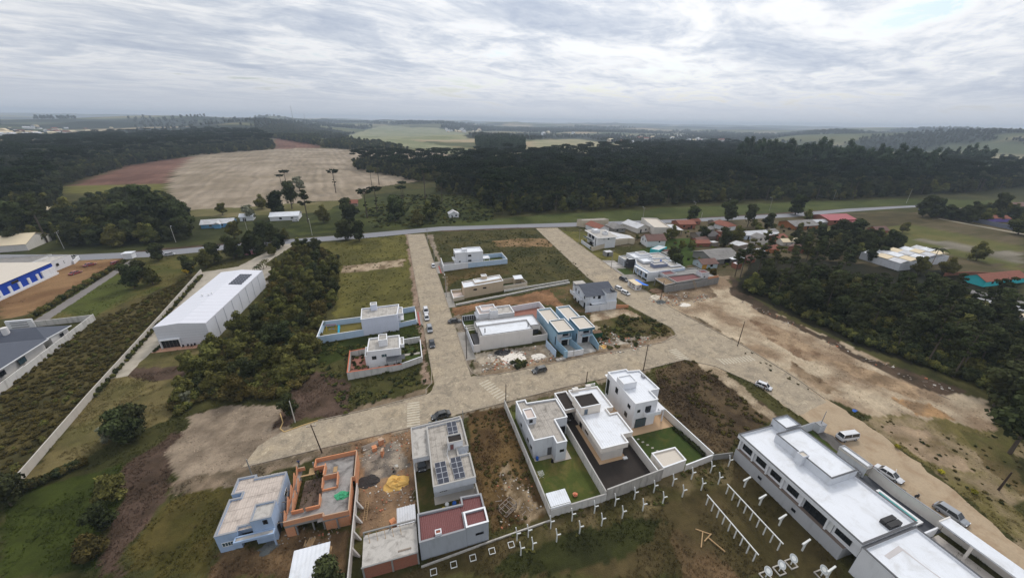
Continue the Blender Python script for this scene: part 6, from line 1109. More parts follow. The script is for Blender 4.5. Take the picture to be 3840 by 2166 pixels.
lone = [ # x, y (foot, overview px), prototype, scale, label
 (870,603,PB[4],1.05,'round dark tree leaning over the highway edge, left of its twin'), (905,605,PB[0],0.95,'dark roadside tree at the highway, right of its twin'), (755,480,PBR[1],1.2,'grey-green round tree at the field corner behind the farmhouse'), (700,545,PB[0],1.15,'dark tree crown left of the white farm roofs'), (735,525,PB[2],1.2,'tall dark tree behind the white farm roofs'), (775,560,PP[0],0.85,'dark conical conifer beside the white farmhouse'), (815,560,PB[1],0.8,'round tree beside the farm yard'), (880,565,PB[0],1.1,'broad dark tree at the pasture edge'), (995,555,PB[4],1.2,'broad dark tree in the rough pasture below the araucarias'), (1080,555,PB[1],0.9,'pair of pasture trees, left one'), (1095,540,PB[0],0.8,'pair of pasture trees, right one'), (1100,515,PB[3],0.7,'small tree on the rough pasture'), (1050,567,PB[1],0.75,'round tree at the highway verge before the white cottage'), (1172,527,PP[2],0.42,'small columnar tree behind the white cottage, left one'), (1158,520,PP[2],0.4,'small columnar tree behind the white cottage, right one'), (660,525,PB[1],0.75,'tree behind the blue farmhouse'), (560,540,PB[3],0.7,'round bush tree at the back of the blue farmhouse'), (630,553,PBR[1],0.9,'bare grey tree by the farm track'), (590,600,PB[3],0.85,'bushy tree in front of the blue farmhouse'), (670,615,PB[0],1.1,'round dark tree beside the pink house'), (690,640,PP[0],0.6,'dark clipped conifer beside the warehouse drive'), (640,640,PB[2],0.9,'dark tree behind the pink house'), (590,650,PB[0],0.95,'dark tree left of the pink house'), (540,660,PB[4],0.85,'dense tree on the grassy bank left of the pink house'), (380,570,PB[2],1.5,'huge dark tree at the left forest edge'), (430,590,PB[0],1.5,'broad dark tree on the bank above the highway'), (330,600,PB[4],1.4,'broad dark tree left of the street lights'), (280,585,PB[0],1.3,'dark tree behind the white shed roof'), (240,610,PB[1],1.2,'dark tree above the highway bend'), (120,610,PP[0],1.3,'tall dark conifer among the left farm roofs'), (90,590,PB[0],1.4,'broad dark tree between the cream roofs'), (60,600,PB[2],1.2,'dark tree beside the beige farm roof'), (180,560,PB[1],1.1,'tree between cream roofs and white shed'), (470,590,PB[2],1.1,'tree at the right end of the left bank'), (400,655,PB[4],0.75,'dark tree overhanging the highway by the parked white car'), (340,725,PB[0],0.85,'round dark tree on the lot beside the gravel drive'), (385,715,PB[1],0.7,'bushy tree beside the round dark one by the gravel drive'), (355,700,PB[4],0.7,'dark tree behind the round one by the gravel drive'), (480,690,PB[0],0.7,'dark tree at the head of the perimeter wall'), (520,672,PB[1],0.75,'tree behind the head of the perimeter wall'),
 (1690,600,PB[1],0.6,'bright green tree beside the white flat building'), (1700,680,PB[4],0.75,'bright tree by the vegetable patch'), (1690,660,PB[0],0.7,'dark tree behind the vegetable patch'), (1770,605,PB[0],0.7,'dark shrub tree near the brick hut'), (1740,558,PB[4],0.8,'dark round tree at the highway near the red roof'), (1830,556,PB[0],1.0,'dark tree at the highway before the dirt junction'), (1880,570,PB[2],0.9,'bushy tree on the corner of the dirt junction'), (1930,575,PB[0],0.7,'dark tree right of the dirt junction'), (1820,620,PB[0],0.9,'dark tree clump between the grey and the white houses'), (1850,610,PB[1],0.9,'tree behind the tall white gable'), (2000,540,PB[4],1.1,'large round tree at the highway behind the grey roof'), (2030,555,PB[1],0.6,'bright small tree behind the crimson roof'), (2110,600,PB[0],0.8,'dark tree beside the pink-roofed hut'), (2150,595,PB[4],0.8,'round dark tree left of the pink-roofed hut'), (2180,640,PB[0],1.0,'dark tree above the white sawtooth roofs'), (2230,635,PB[2],0.95,'dark tree behind the white sawtooth roofs'), (2270,585,PB[3],0.6,'small dark tree on the vacant field'), (2455,655,PB[1],0.9,'round tree alone on the vacant field'), (2320,545,PB[0],1.1,'dark tree by the grey wall at the highway end'), (2350,545,PB[4],1.0,'dark tree among the violet houses'), (2440,560,PB[0],0.9,'dark tree between the violet houses'), (2500,545,PB[2],1.1,'dark tree behind the violet houses'), (2560,590,PB[1],1.0,'tree at the right edge by the orange roof'), (2310,690,PB[3],0.9,'pale round shrub tree in front of the sawtooth roofs'), (2380,690,PB[1],0.75,'yellow-green tree beside the palm'),
 (320,1115,PB[0],0.8,'dark bushy tree at the end of the dirt street'), (345,1090,PB[4],0.8,'dark tree beside the end of the dirt street'), (280,1105,PBR[1],0.55,'thin grey-green tree on the dry lawn'), (285,1255,PB[1],0.62,'dark tree on the edge of the green meadow'), (265,1330,PB[0],0.52,'dark shrub tree on the meadow edge'), (235,1400,PBR[0],0.6,'dull green tree at the bottom of the meadow'), (30,1270,PB[0],0.75,'dark shrub at the lower end of the perimeter wall'), (730,1045,PB[0],0.55,'dense dark bush tree behind the leaning pole'), (835,1480,PB[4],0.62,'dark tree crown at the bottom edge beside the white tin roof'), (470,1015,PBR[1],0.5,'pale flowering bush tree at the thicket edge'), (540,880,PB[1],0.5,'bright little tree at the warehouse corner'), (2540,1140,PB[2],1.5,'big dark tree with a forked trunk at the right edge'), (1790,700,PBR[0],0.55,'thin brown tree behind the concrete block house'), (2500,1020,PB[0],1.2,'dark tree at the corner of the right-hand wood'), (2560,1060,PB[4],1.3,'dark tree overhanging the bare ground at the right edge'),
 (1470,610,PB[3],0.32,'clipped green shrub at the gate of the modern white house, upper one'), (1487,628,PB[3],0.34,'clipped green shrub at the gate of the modern white house, lower one')]
for x, y, pr, s, lb in lone:
    conif = 'conif' in lb or 'column' in lb
    tree_at(x, y, pr, s*(1.0 if s < 0.5 else 1.3 if y > 900 else 1.55 if y > 600 else 1.95), 'conifer_tree' if conif else 'leafy_tree', lb)
for i, (x, y) in enumerate(((520,672),(528,678),(515,684))): tree_at(x-45, y+8, (PBR[0][0], crown_mesh('crown', [(0, 0, 2.4, 1.2, 1.2, .9), (.8, .3, 2.0, .8, .8, .7)], 320, .2, LF_YEL, 90+i)), 0.9, 'flowering_shrub', ('yellow-flowering shrub near the head of the perimeter wall, left one', 'yellow-flowering shrub near the head of the perimeter wall, middle one', 'yellow-flowering shrub near the head of the perimeter wall, right one')[i], 'shrub')
for i, (x, y) in enumerate(((671,672),(664,677),(657,684),(650,690))): tree_at(x, y, palm(60+i, 4.2, LF_B), 0.8, 'palm_tree', 'small garden palm in the row along the warehouse drive', 'palm', 'palms along the warehouse drive', crown_name='fronds')
tree_at(2340, 672, palm(70, 9.5, LF_A, 16, 4.6), 1.0, 'palm_tree', 'tall dark palm in front of the white sawtooth roofs', 'palm', crown_name='fronds'); tree_at(2480, 745, palm(71, 2.0, LF_A, 12, 2.4), 1.0, 'palm_tree', 'low palm beside the turquoise house', 'palm', crown_name='fronds')
# hedges and rows of shrubs
def row(a, b, n, protos, s0, s1, name, label, cat, group, world=False):
    a = np.array(a if world else q(*a)); b = np.array(b if world else q(*b))
    for i in range(n):
        p = a+(b-a)*(i+0.5)/n; plant(name, protos[i % len(protos)], label, cat, p[0], p[1], rr.uniform(s0, s1), group, rr.uniform(0, 6.28), stem='stem')
row((-84.6, 187), (-76.2, 101), 44, [BU[0], BU[1]], 0.5, 0.95, 'hedge_shrub', 'small shrub planted along the inner side of the perimeter wall', 'shrub', 'shrubs along the perimeter wall', True)
row((-126.5, 217), (-122.5, 153), 30, [BU[0], BU[1], BU[2]], 0.9, 1.4, 'hedge_shrub', 'dark shrub in the hedge along the gravel drive', 'shrub', 'hedge along the gravel drive', True)
row((55.9, 53), (57.0, 44.5), 12, [BU[0]], 0.45, 0.6, 'hedge_shrub', 'shrub in the dark hedge along the long white garden wall', 'shrub', 'hedge of the dark lawn', True)
row((60, 1235), (215, 1165), 12, [BU[0], BU[2]], 0.9, 1.4, 'hedge_shrub', 'shrub on the bank between the dry lawn and the meadow', 'shrub', 'shrubs on the meadow bank')
row((-72.8, 121), (-72.5, 126), 5, [BU[0]], 0.5, 0.6, 'hedge_shrub', 'clipped dark shrub at the warehouse corner', 'shrub', 'clipped shrubs at the warehouse corner', True)
# weeds and rough grass on the lots
def weeds(name, label, poly, sp, seed, protos, a, b):
    p_, rs = fill(poly, sp, seed); p_ = p_[vnoise(p_[:, 0], p_[:, 1], 4.0, seed, 3) > 0.47]
    if len(p_): scatter(name, label, p_, protos, rs.uniform(a, b, len(p_)), rs.uniform(0, 6.28, len(p_)))
W1_ = [bush(57, LF_B, 1.2, 0.7, 200, .14, 5), bush(58, LF_C, 1.2, 0.6, 200, .14, 5), bush(59, LF_A, 1.2, 0.8, 200, .14, 5)]
weeds('lot_weeds', 'weeds on the corner lot beside the eastern street', [(1500,812),(1560,792),(1640,802),(1690,832),(1690,845),(1620,868),(1530,878)], 1.3, 41, W1_, .4, 1.1)
weeds('lot_weeds', 'weeds along the edge of the rubble lot', [(1240,925),(1300,908),(1340,905),(1330,920),(1245,938)], 0.9, 42, [W1_[0], W1_[2]], .5, 1.1)
weeds('lot_weeds', 'brown weeds on the scrub lot beside the tall white house', [(1655,930),(1730,905),(1790,925),(1930,1060),(1840,1135),(1790,1135),(1660,1005)], 1.3, 43, [W1_[1]], .3, .8)
weeds('lot_weeds', 'dry weeds on the narrow lot beside the solar-panel house', [(1180,1040),(1270,1025),(1370,1285),(1245,1340),(1208,1240)], 1.2, 44, [W1_[1]], .25, .6)
weeds('lot_weeds', 'rough grass on the vacant lots north of the beige house', [(1090,600),(1345,580),(1485,693),(1330,710),(1270,655),(1120,640)], 2.6, 45, [W1_[0], W1_[0], W1_[2]], .2, .65)
weeds('lot_weeds', 'rough grass on the lots west of the north street', [(790,870),(1060,815),(1062,845),(1065,905),(1075,960),(870,1040),(800,930)], 1.3, 46, [W1_[0], W1_[2]], .3, .8)
weeds('lot_weeds', 'rough grass on the upper lots west of the north street', [(780,620),(1020,595),(1035,770),(838,795),(850,690)], 3.0, 47, [W1_[0]], .2, .5)
weeds('lot_weeds', 'weeds on the bare ground beside the dirt road', [(1720,790),(1860,890),(2060,1000),(2200,1060),(2400,1230),(2560,1370),(2576,1120),(2380,1060),(2200,1045),(2060,995),(1880,880)], 2.2, 48, [W1_[1], W1_[1], W1_[2]], .2, .55)
weeds('lot_weeds', 'weeds among the white garden posts', [(1290,1340),(1385,1300),(1790,1150),(1850,1150),(1840,1200),(1600,1310),(1300,1400)], 1.2, 49, [W1_[1], W1_[0]], .25, .6)
weeds('pasture_shrubs', 'low shrubs dotted over the rough pasture beyond the highway', [(1000,490),(1240,490),(1240,555),(930,575),(900,540)], 3.2, 50, [W1_[0], W1_[2]], .6, 1.8)

# pines with bare trunks at the left end of the wood, shrubs in the back gardens
for i in range(11):
    u = 1846+i*21+rr.uniform(-8, 8); v = 668+rr.uniform(-18, 34)+i*2.2
    tree_at(u, v, PP[i % 3], rr.uniform(1.0, 1.35), 'pine_tree', 'tall bare-trunked pine in the group behind the ochre-ended wooden house', 'tree', 'bare-trunked pines left of the wood')
gp, rs = fill([(1580,610),(1660,580),(1800,570),(2060,560),(2100,620),(1900,660),(1790,690),(1700,650)], 5.0, 33); gp = gp[rs.rand(len(gp)) < 0.5]; scatter('garden_shrubs', 'shrubs and small trees in the back gardens among the tiled houses', gp, [BU[0], BU[1], PB[3], BU[2], BU[0], BU[5]], rs.uniform(0.5, 1.0, len(gp))*1.0, rs.uniform(0, 6.28, len(gp)))
# --- grass tufts and pebbles: they take the colour of the soil they grow on
def gcol(p):
    i = np.clip(np.searchsorted(GXS, p[:, 0]), 0, len(GXS)-1); j = np.clip(np.searchsorted(GYS, p[:, 1]), 0, len(GYS)-1); return GCOL[j, i]
def soilmat(name, k0, k1):
    m = bpy.data.materials.new(name); m.use_nodes = True; t = m.node_tree; b = t.nodes['Principled BSDF']; b.inputs['Roughness'].default_value = 1.0; b.inputs['Specular IOR Level'].default_value = 0.05
    a = N(t, 'ShaderNodeAttribute', attribute_name='gcol', attribute_type='INSTANCER'); oi = N(t, 'ShaderNodeObjectInfo'); sc = N(t, 'ShaderNodeVectorMath', operation='SCALE'); L(t, a.outputs['Vector'], sc.inputs[0]); L(t, math_n(t, 'MULTIPLY_ADD', oi.outputs['Random'], k1-k0, k0), sc.inputs['Scale']); L(t, sc.outputs[0], b.inputs['Base Color']); return m
M_TUFT = soilmat('grass_blades', 1.0, 2.1); M_PEB = soilmat('pebbles', 0.7, 1.5)
def tuft(seed, n=16, r=.32, h=.34):
    rs = np.random.RandomState(seed); b = MB()
    for i in range(n):
        a = rs.uniform(0, 6.28); d = r*rs.rand()**.5; x, y = d*math.cos(a), d*math.sin(a); w = rs.uniform(.03, .06); l = rs.uniform(.6, 1.2)*h; a2 = rs.uniform(0, 6.28); lx, ly = .5*l*math.cos(a2), .5*l*math.sin(a2)
        b.add([(x-w*math.sin(a2), y+w*math.cos(a2), 0), (x+w*math.sin(a2), y-w*math.cos(a2), 0), (x+lx, y+ly, l)], [(0, 1, 2)])
    return b.mesh('tuft', M_TUFT)
TF = [tuft(i) for i in range(4)]
PEB = []
for i in range(3):
    iv, itf = ico(); rs = np.random.RandomState(i+5); b = MB(); b.add(iv*np.array([.12, .09, .06])*(1+rs.uniform(-.25, .25, (len(iv), 1))), [tuple(f) for f in itf]); PEB.append(b.mesh('pebble', M_PEB))
def cover(name, label, box, sp, seed, protos, lo, hi, a, b, thr):
    rs = np.random.RandomState(seed); x0, y0, x1, y1 = box; gx, gy = np.meshgrid(np.arange(x0, x1, sp), np.arange(y0, y1, sp)); n = gx.size; p = np.stack([gx.ravel()+rs.uniform(-.5, .5, n)*sp, gy.ravel()+rs.uniform(-.5, .5, n)*sp, np.zeros(n)], -1)
    u, v, d = proj(p); p = p[(u > -60) & (u < 2640) & (v < 1500) & (d > 1)]; c = gcol(p); lum = c @ np.array([.3, .6, .1]); k = (lum > lo) & (lum < hi) & (vnoise(p[:, 0], p[:, 1], 5.0, seed, 4) > thr); p, c = p[k], c[k]; out = np.zeros(len(p), bool)
    for pl in EXCL:
        xs = [t_[0] for t_ in pl]; ys = [t_[1] for t_ in pl]; ci = np.nonzero((p[:, 0] > min(xs)) & (p[:, 0] < max(xs)) & (p[:, 1] > min(ys)) & (p[:, 1] < max(ys)))[0]
        if len(ci): out[ci] |= inpoly(p[ci, 0], p[ci, 1], pl)
    p, c = p[~out], c[~out]; scatter(name, label, p, protos, rs.uniform(a, b, len(p)), rs.uniform(0, 6.28, len(p)), cols=c)
cover('grass', 'short rough grass on the near lots', (-100, 14, 112, 110), 0.6, 91, TF, 0.0, 0.13, .4, 1.0, 0.46)
cover('grass', 'rough grass on the lots farther back', (-150, 110, 140, 235), 1.2, 92, TF, 0.0, 0.13, .5, 1.1, 0.52)
cover('pebbles', 'pebbles and clods on the bare ground', (-60, 14, 135, 135), 0.75, 93, PEB, 0.11, 0.9, .5, 2.2, 0.46)
# ---------------------------------------------------------------- scattered houses, farms and halls
def gable(name, label, x0, y0, x1, y1, h, rh, axis, wm, rm, rz=0.0, eave=0.5, wins=(), hip=0.0, cat='house', group=None, gable_m=None):
    """pitched-roof house: walls, two roof slopes (hip > 0 pulls the ridge ends in), windows as (side, along, z, w, h)"""
    cx, cy = (x0+x1)/2, (y0+y1)/2; t = thing(name, label, cat, (cx, cy), group, rz)
    MB().box(x0, y0, 0, x1, y1, h).build('wall', wm, t)
    e = eave; zt = h+0.02; dz = (rh-h)*e/max(1.0, ((y1-y0) if axis == 'x' else (x1-x0))/2)
    A, B, C_, D_ = (x0-e, y0-e, zt-dz), (x1+e, y0-e, zt-dz), (x1+e, y1+e, zt-dz), (x0-e, y1+e, zt-dz)
    if axis == 'x': R0, R1 = (x0-e+hip, cy, rh), (x1+e-hip, cy, rh); sl = [[A, B, R1, R0], [C_, D_, R0, R1]]; ends = [[D_, A, R0], [B, C_, R1]]
    else: R0, R1 = (cx, y0-e+hip, rh), (cx, y1+e-hip, rh); sl = [[D_, A, R0, R1], [B, C_, R1, R0]]; ends = [[A, B, R0], [C_, D_, R1]]
    def slab(f, nm, m):
        n = len(f); lo = [(p[0], p[1], p[2]-0.12) for p in f]; MB().add(list(f)+lo, [tuple(range(n)), tuple(range(2*n-1, n-1, -1))]+[(i, n+i, n+(i+1) % n, (i+1) % n) for i in range(n)]).build(nm, m, t)
    for f in sl: slab(f, 'roof', rm)
    if hip > 0:
        for f in ends: slab(f, 'roof', rm)
    else:
        for s_ in (0, 1):
            if axis == 'x': x = x0 if s_ == 0 else x1; tri = [(x, y0, h), (x, y1, h), (x, cy, rh-0.15)]
            else: y = y0 if s_ == 0 else y1; tri = [(x0, y, h), (x1, y, h), (cx, y, rh-0.15)]
            MB().add(tri, [(0, 1, 2)]).build('gable_wall', gable_m or wm, t)
    for w_ in wins:
        side, a, z, ww, hh = w_; c = {'S': y0, 'N': y1, 'W': x0, 'E': x1}[side]
        if hh > 1.7: door(t, side, c, a, ww, hh)
        else: win(t, side, c, a, z, ww, hh, FRAMEW if (int(a) % 2) else FRAMED)
    return t
def flat(name, label, poly, h, wm, rm, wins=(), cap=TRIMC, ph=0.35, cat='house', z0=0):
    pl = poly if isinstance(poly, list) else rect(*poly); cx = sum(p[0] for p in pl)/len(pl); cy = sum(p[1] for p in pl)/len(pl); t = thing(name, label, cat, (cx, cy)); vol(t, pl, h, wm, rm, ph, z0, 0.2, cap)
    for side, c, a, z, ww, hh in wins:
        if hh > 1.7: door(t, side, c, a, ww, hh)
        else: win(t, side, c, a, z, ww, hh)
    return t
flat('flat_roof_house', 'long low beige house at the highway corner of the eastern street', [(115.8, 228.6), (118.7, 224.7), (137, 223.5), (136, 228)], 4.6, BEIGEW, R_CONC)
gable('tile_roof_house', 'house with faded terracotta roofs behind the modern white house', 119.8, 208.5, 128.2, 222, 3.2, 4.9, 'y', WHITE, R_TERRA, 0.15, wins=(('S', 124, 1.7, 1.2, 1.0), ('W', 214, 1.6, 1.0, 1.0)))
gable('tile_roof_house', 'grey hip-roofed house with a blue water tank, third from the highway corner', 131.2, 207, 140, 217.5, 3.0, 5.0, 'y', CONC, R_ASH, 0.0, hip=3.0, wins=(('S', 134, 1.6, 1.2, 1.0), ('S', 137.5, 1.6, 1.2, 1.0)))
gable('tile_roof_house', 'light grey gabled house beside the large white flat building', 145, 203.5, 154.5, 218.5, 3.3, 5.2, 'y', OFFW, R_ZINC, 0.12, wins=(('S', 148, 1.1, 1.0, 2.1), ('S', 152, 1.7, 1.0, 1.0)))
flat('flat_roof_building', 'large white flat-roofed building with glass roof panel among the tiled houses', [(153.4, 196.6), (163.4, 193.4), (171, 218), (161.5, 222)], 5.0, OFFW, R_SAND, ph=0.6, cat='building')
cp = thing('canopy', 'white open canopy attached to the large white flat building', 'canopy', (168, 198)); MB().prism([(163.8, 193.8), (171.5, 191.3), (175, 205.5), (168, 208)], 3.3, 3.5).build('roof', R_ZINC, cp)
for x, y in ((170.8, 192), (174.3, 204.8), (167, 193.5)): MB().box(x-.1, y-.1, 0, x+.1, y+.1, 3.3).build('post', TRIMD, cp)
MB().prism([(165, 197), (170, 195.4), (172.5, 205), (168.5, 206)], 0.0, 0.06).build('floor', DARKW, cp)
gable('brick_house', 'orange brick house with two terracotta roofs at the highway', 180.6, 204.6, 192.4, 214.5, 3.3, 5.0, 'x', BRICKD, R_TERRA, -0.12, wins=(('S', 184, 1.8, 1.2, 1.0), ('S', 189.5, 1.1, 1.0, 2.0)))
def modern():
    t = thing('two_storey_house', 'modern white two-storey house with wide slab roof and corner balconies on the eastern street', 'house', (110, 186))
    MB().prism([(105.4, 179.6), (116.0, 179.8), (116.5, 193), (106, 194)], 0, 6.2).build('wall', WHITE, t); MB().prism([(104.2, 178.4), (117, 178.2), (117.4, 194.5), (104.8, 196)], 6.2, 6.5).build('roof_slab', TRIMW, t); sheet('roof', [(104.5, 178.7), (116.7, 178.5), (117.1, 194.2), (105.1, 195.7)], 6.51, R_CONC, t)
    tankbox(t, 110.5, 183, 112.8, 185.6, 6.4, 8.0, WHITE, R_DARK, TRIMW); tankbox(t, 107, 188, 110.5, 192, 6.4, 8.2, WHITE, R_WHITE, TRIMW)
    MB().box(103.4, 183, 3.0, 105.4, 194, 3.2).build('balcony', TRIMW, t); MB().box(103.3, 183, 3.2, 103.4, 194, 4.0).build('balustrade', GLASSB, t); MB().box(104.2, 179.4, 0, 105.3, 182.4, 6.2).build('stair_tower', WHITE, t); win(t, 'W', 104.2, 180.9, 3.6, 0.5, 4.6, FRAMED, GLASS, 0)
    for x in (108.6, 111.4): win(t, 'S', 179.7, x, 5.2, 0.9, 0.7)
    win(t, 'W', 105.5, 186.5, 4.6, 2.6, 1.6); win(t, 'W', 105.5, 190.6, 4.6, 2.4, 1.6); door(t, 'W', 105.4, 188, 3.0, 2.3)
modern()
wallrun('curved cream garden wall around the modern white house', [(100.6, 178.5), (100.2, 176.4), (110, 180), (118, 182.4), (127, 184)], [2.2, (2.4, 2.6), 2.9, 3.0], BEIGEW, 0.2, TRIMC); wallrun('white front wall with dark gate of the modern white house', [(100.6, 178.6), (101.2, 192)], 2.0, LGREY, 0.2)
flat('flat_roof_house', 'long narrow annex with sloping sheet roof behind the modern white house', [(118.2, 184.4), (127.2, 184.4), (130.5, 182.4), (131.5, 189), (121, 206), (117.8, 205)], 3.3, BEIGEW, R_ZINC, cap=None, ph=0.05, wins=())
gable('gable_house', 'white gabled house with brown tiled roof above the turquoise hut', 134.8, 174.8, 145.8, 183.0, 3.9, 6.4, 'x', WHITE, R_BROWN, -0.14, wins=(('S', 142, 2.9, 0.7, 0.7), ('W', 177, 3.0, 0.9, 1.2), ('W', 180.5, 3.0, 0.9, 1.2)))
flat('flat_roof_hut', 'bright turquoise hut with a white-barred window and flat grey roof', [(129.0, 165.6), (132.0, 162.2), (140.2, 166.2), (137.6, 170)], 2.6, TURQ, R_ZINC, cap=None, ph=0.04); 
gable('wooden_hut', 'tiny brown-roofed hut beside the turquoise hut', 135.2, 160.6, 138.2, 163.4, 2.1, 2.9, 'x', TIMBERG, R_BROWN, -0.2, eave=0.3)
flat('block_shed', 'small concrete-block shed with sheet roof on the brown lot by the eastern street', (102.8, 166.4, 107, 169.8), 2.3, CONC, R_ZINC, (('S', 166.4, 104, 1.1, 0.8, 1.8),), None, 0.04, 'shed')
flat('block_house', 'grey concrete-block house with ash-coloured roof beside the vegetable patch', [(130.2, 149.6), (135, 147.4), (138.6, 157.5), (131, 159.4)], 2.9, CONC, R_ASH, cap=None, ph=0.04)
gable('tile_roof_house', 'white house with red hip roof and cream sheet porch near the dirt junction', 206.6, 193.5, 215, 206, 3.2, 5.2, 'y', WHITE, R_TERRA, 0.2, hip=3.0, wins=(('S', 209, 1.6, 1.2, 1.0),))
gable('tile_roof_house', 'low house with dark grey sagging roof beside the brick hut', 174.5, 179, 188, 188.5, 2.3, 3.9, 'x', TIMBERG, mat('charcoal_tile', S(92, 88, 86), 0.9, 0.2, 0.6, 0.12, 4), -0.1)
flat('brick_hut', 'small orange brick hut with flat grey roof', (194.4, 185.4, 198.2, 189), 2.6, BRICKD, R_ASH, (('S', 185.4, 197.2, 1.1, 0.7, 1.8),), None, 0.04, 'hut')
gable('tile_roof_house', 'grey-roofed house with white and blue walls left of the wood', 203.6, 173.4, 221, 181.0, 3.0, 4.4, 'x', PALEBLUE, R_ZINC, -0.05, wins=(('S', 205.5, 1.0, 0.9, 2.0), ('W', 176, 1.5, 1.0, 1.0)))
gable('gable_house', 'tall plain white gable with two dark windows among the trees', 200.2, 162.9, 208.3, 168, 4.4, 6.0, 'y', OFFW, R_ASH, 0.0, wins=(('S', 202.4, 3.4, 1.2, 1.1), ('S', 206.3, 3.0, 1.2, 1.1)))
flat('tin_shed', 'little tin-roofed shed beside broken red-tiled roofs', (172, 167, 176.2, 170.6), 2.4, TIMBERG, R_ZINC, (), None, 0.04, 'shed')
gable('ruined_roof_house', 'patched red-brown tiled hut left of the tin shed', 163.5, 168.5, 171.5, 174.5, 2.2, 3.2, 'x', BRICKD, R_TERRA, -0.2)
flat('tin_shed', 'grey shed with sloping sheet roof behind the large grey gable', [(178.5, 162.6), (180.2, 157), (190, 159), (188, 166.5)], 2.9, TIMBERG, R_ZINC, (), None, 0.04, 'shed')
gable('large_gable_house', 'large house under a wide patched ash-grey gable roof', 148.4, 142.2, 165.5, 155.5, 3.0, 5.3, 'x', CONC, R_ASH, 0.05, eave=0.9, wins=(('S', 158, 1.2, 3.6, 2.2),))
cp = thing('canopy', 'white corrugated canopy at the side of the large ash-grey gable', 'canopy', (163.5, 142)); corr(cp, 158.5, 139.6, 168, 143.4, 2.7, R_WHITE, 'roof', 0.5, 0.05, 0.08); [MB().box(x, 139.8, 0, x+.12, 139.92, 2.7).build('post', TIMBERG, cp) for x in (158.7, 163, 167.6)]
t_ = gable('wooden_house', 'wooden house with brown roof and one ochre-painted end', 139.4, 137.8, 148.0, 144.8, 2.6, 4.0, 'x', wallmat('pale_boards', S(196, 210, 218), streak=0.6), R_BROWN, -0.08, wins=(('S', 144.6, 1.5, 1.3, 1.1), ('W', 141.5, 1.3, 0.7, 1.0))); MB().box(139.35, 137.76, 0, 141.9, 137.8, 2.55).build('ochre_cladding', YELW, t_)
flat('brick_hut', 'little brick hut with white sheet roof at the wood edge', (155.8, 133.8, 158.8, 137), 2.4, BRICKD, R_WHITE, (), None, 0.04, 'hut')
gable('large_gable_house', 'orange-walled house with a wide grey roof behind the wood', 257, 184, 276.5, 197, 2.9, 5.0, 'x', ORNW, R_ASH, -0.06, eave=0.9, wins=(('S', 268, 1.3, 1.0, 2.0), ('S', 261, 1.6, 1.4, 1.0)))
gable('large_gable_house', 'house with a wide crimson sheet roof near the highway', 295, 188, 317, 204, 4.0, 6.0, 'x', BRICKD, R_CRIM, -0.1, eave=1.0, wins=(('S', 300, 2.4, 1.4, 1.1), ('S', 303, 2.4, 1.4, 1.1))); flat('lean_to', 'lower crimson lean-to at the side of the crimson-roofed house', (305, 182, 316, 187.4), 2.9, BRICKD, R_CRIM, (), None, 0.04, 'shed')
gable('brick_house', 'small house with a dull pink hip-like roof at the edge of the vacant field', 304.4, 164.5, 314.5, 170.5, 1.9, 3.9, 'x', BRICKD, R_BROWN, -0.1)
def sawtooth():
    t = thing('sawtooth_hall', 'cluster of white staggered hall roofs behind the wood', 'hall', (252, 121)); rz = -0.25
    for i in range(5):
        x0 = 233+i*8.2; y0 = 111.5+i*0.6; d = 18-i*1.2; MB().prism([(x0, y0), (x0+8, y0-0.4), (x0+9.5, y0+d), (x0+1.5, y0+d+.6)], 0, 3.6).build('wall', LGREY, t)
        for k in range(3):
            f0, f1 = k/3, (k+1)/3-0.01; z0 = 3.9+0.25*i+0.2*(k % 2); m = MB(); m.add([(x0-.3+1.5*f0, y0+d*f0, z0), (x0+4+1.5*f0, y0+d*f0, z0+.9), (x0+8.1+1.5*f0, y0+d*f0, z0), (x0-.3+1.5*f1, y0+d*f1, z0), (x0+4+1.5*f1, y0+d*f1, z0+.9), (x0+8.1+1.5*f1, y0+d*f1, z0)], [(0, 1, 4, 3), (1, 2, 5, 4), (0, 2, 1), (3, 4, 5)]); m.build('roof', (R_ZINC, R_CREAM, R_WHITE)[(i+k) % 3], t)
sawtooth()
gable('tile_roof_house', 'turquoise house with terracotta roof at the right edge', 247, 86.5, 274, 93.5, 2.9, 4.8, 'x', TURQ, R_TERRA, -0.06, wins=(('S', 252, 1.7, 1.2, 1.0), ('S', 258, 1.2, 0.9, 2.0), ('S', 264, 1.7, 1.2, 1.0)))
wallrun('terracotta-coped brick wall on the vacant field side of the turquoise house', [(247, 101), (262, 99), (280, 92)], 1.5, BRICKD, 0.3)
for i, (a, b, lb) in enumerate((((226.5, 82.5), (231, 69.5), 'long grey shed roof next to the turquoise house'), ((217.5, 78), (223.5, 66), 'middle long grey shed roof at the right edge'), ((211.5, 73.5), (217, 60), 'pale long shed roof nearest the wood at the right edge'))):
    t = thing('long_shed', lb, 'shed', a); a_ = np.array(a); b_ = np.array(b); MB().seg(a_, b_, 3.4, 0, 2.2).build('wall', CONC, t); d = (b_-a_)/np.hypot(*(b_-a_)); n_ = np.array([-d[1], d[0]])
    MB().add([(*(a_-n_*2.1), 2.2), (*a_, 3.0), (*(a_+n_*2.1), 2.2), (*(b_-n_*2.1), 2.2), (*b_, 3.0), (*(b_+n_*2.1), 2.2)], [(0, 1, 4, 3), (1, 2, 5, 4), (0, 2, 1), (3, 4, 5)]).build('roof', (R_ASH, R_ZINC, R_CREAM)[i], t)
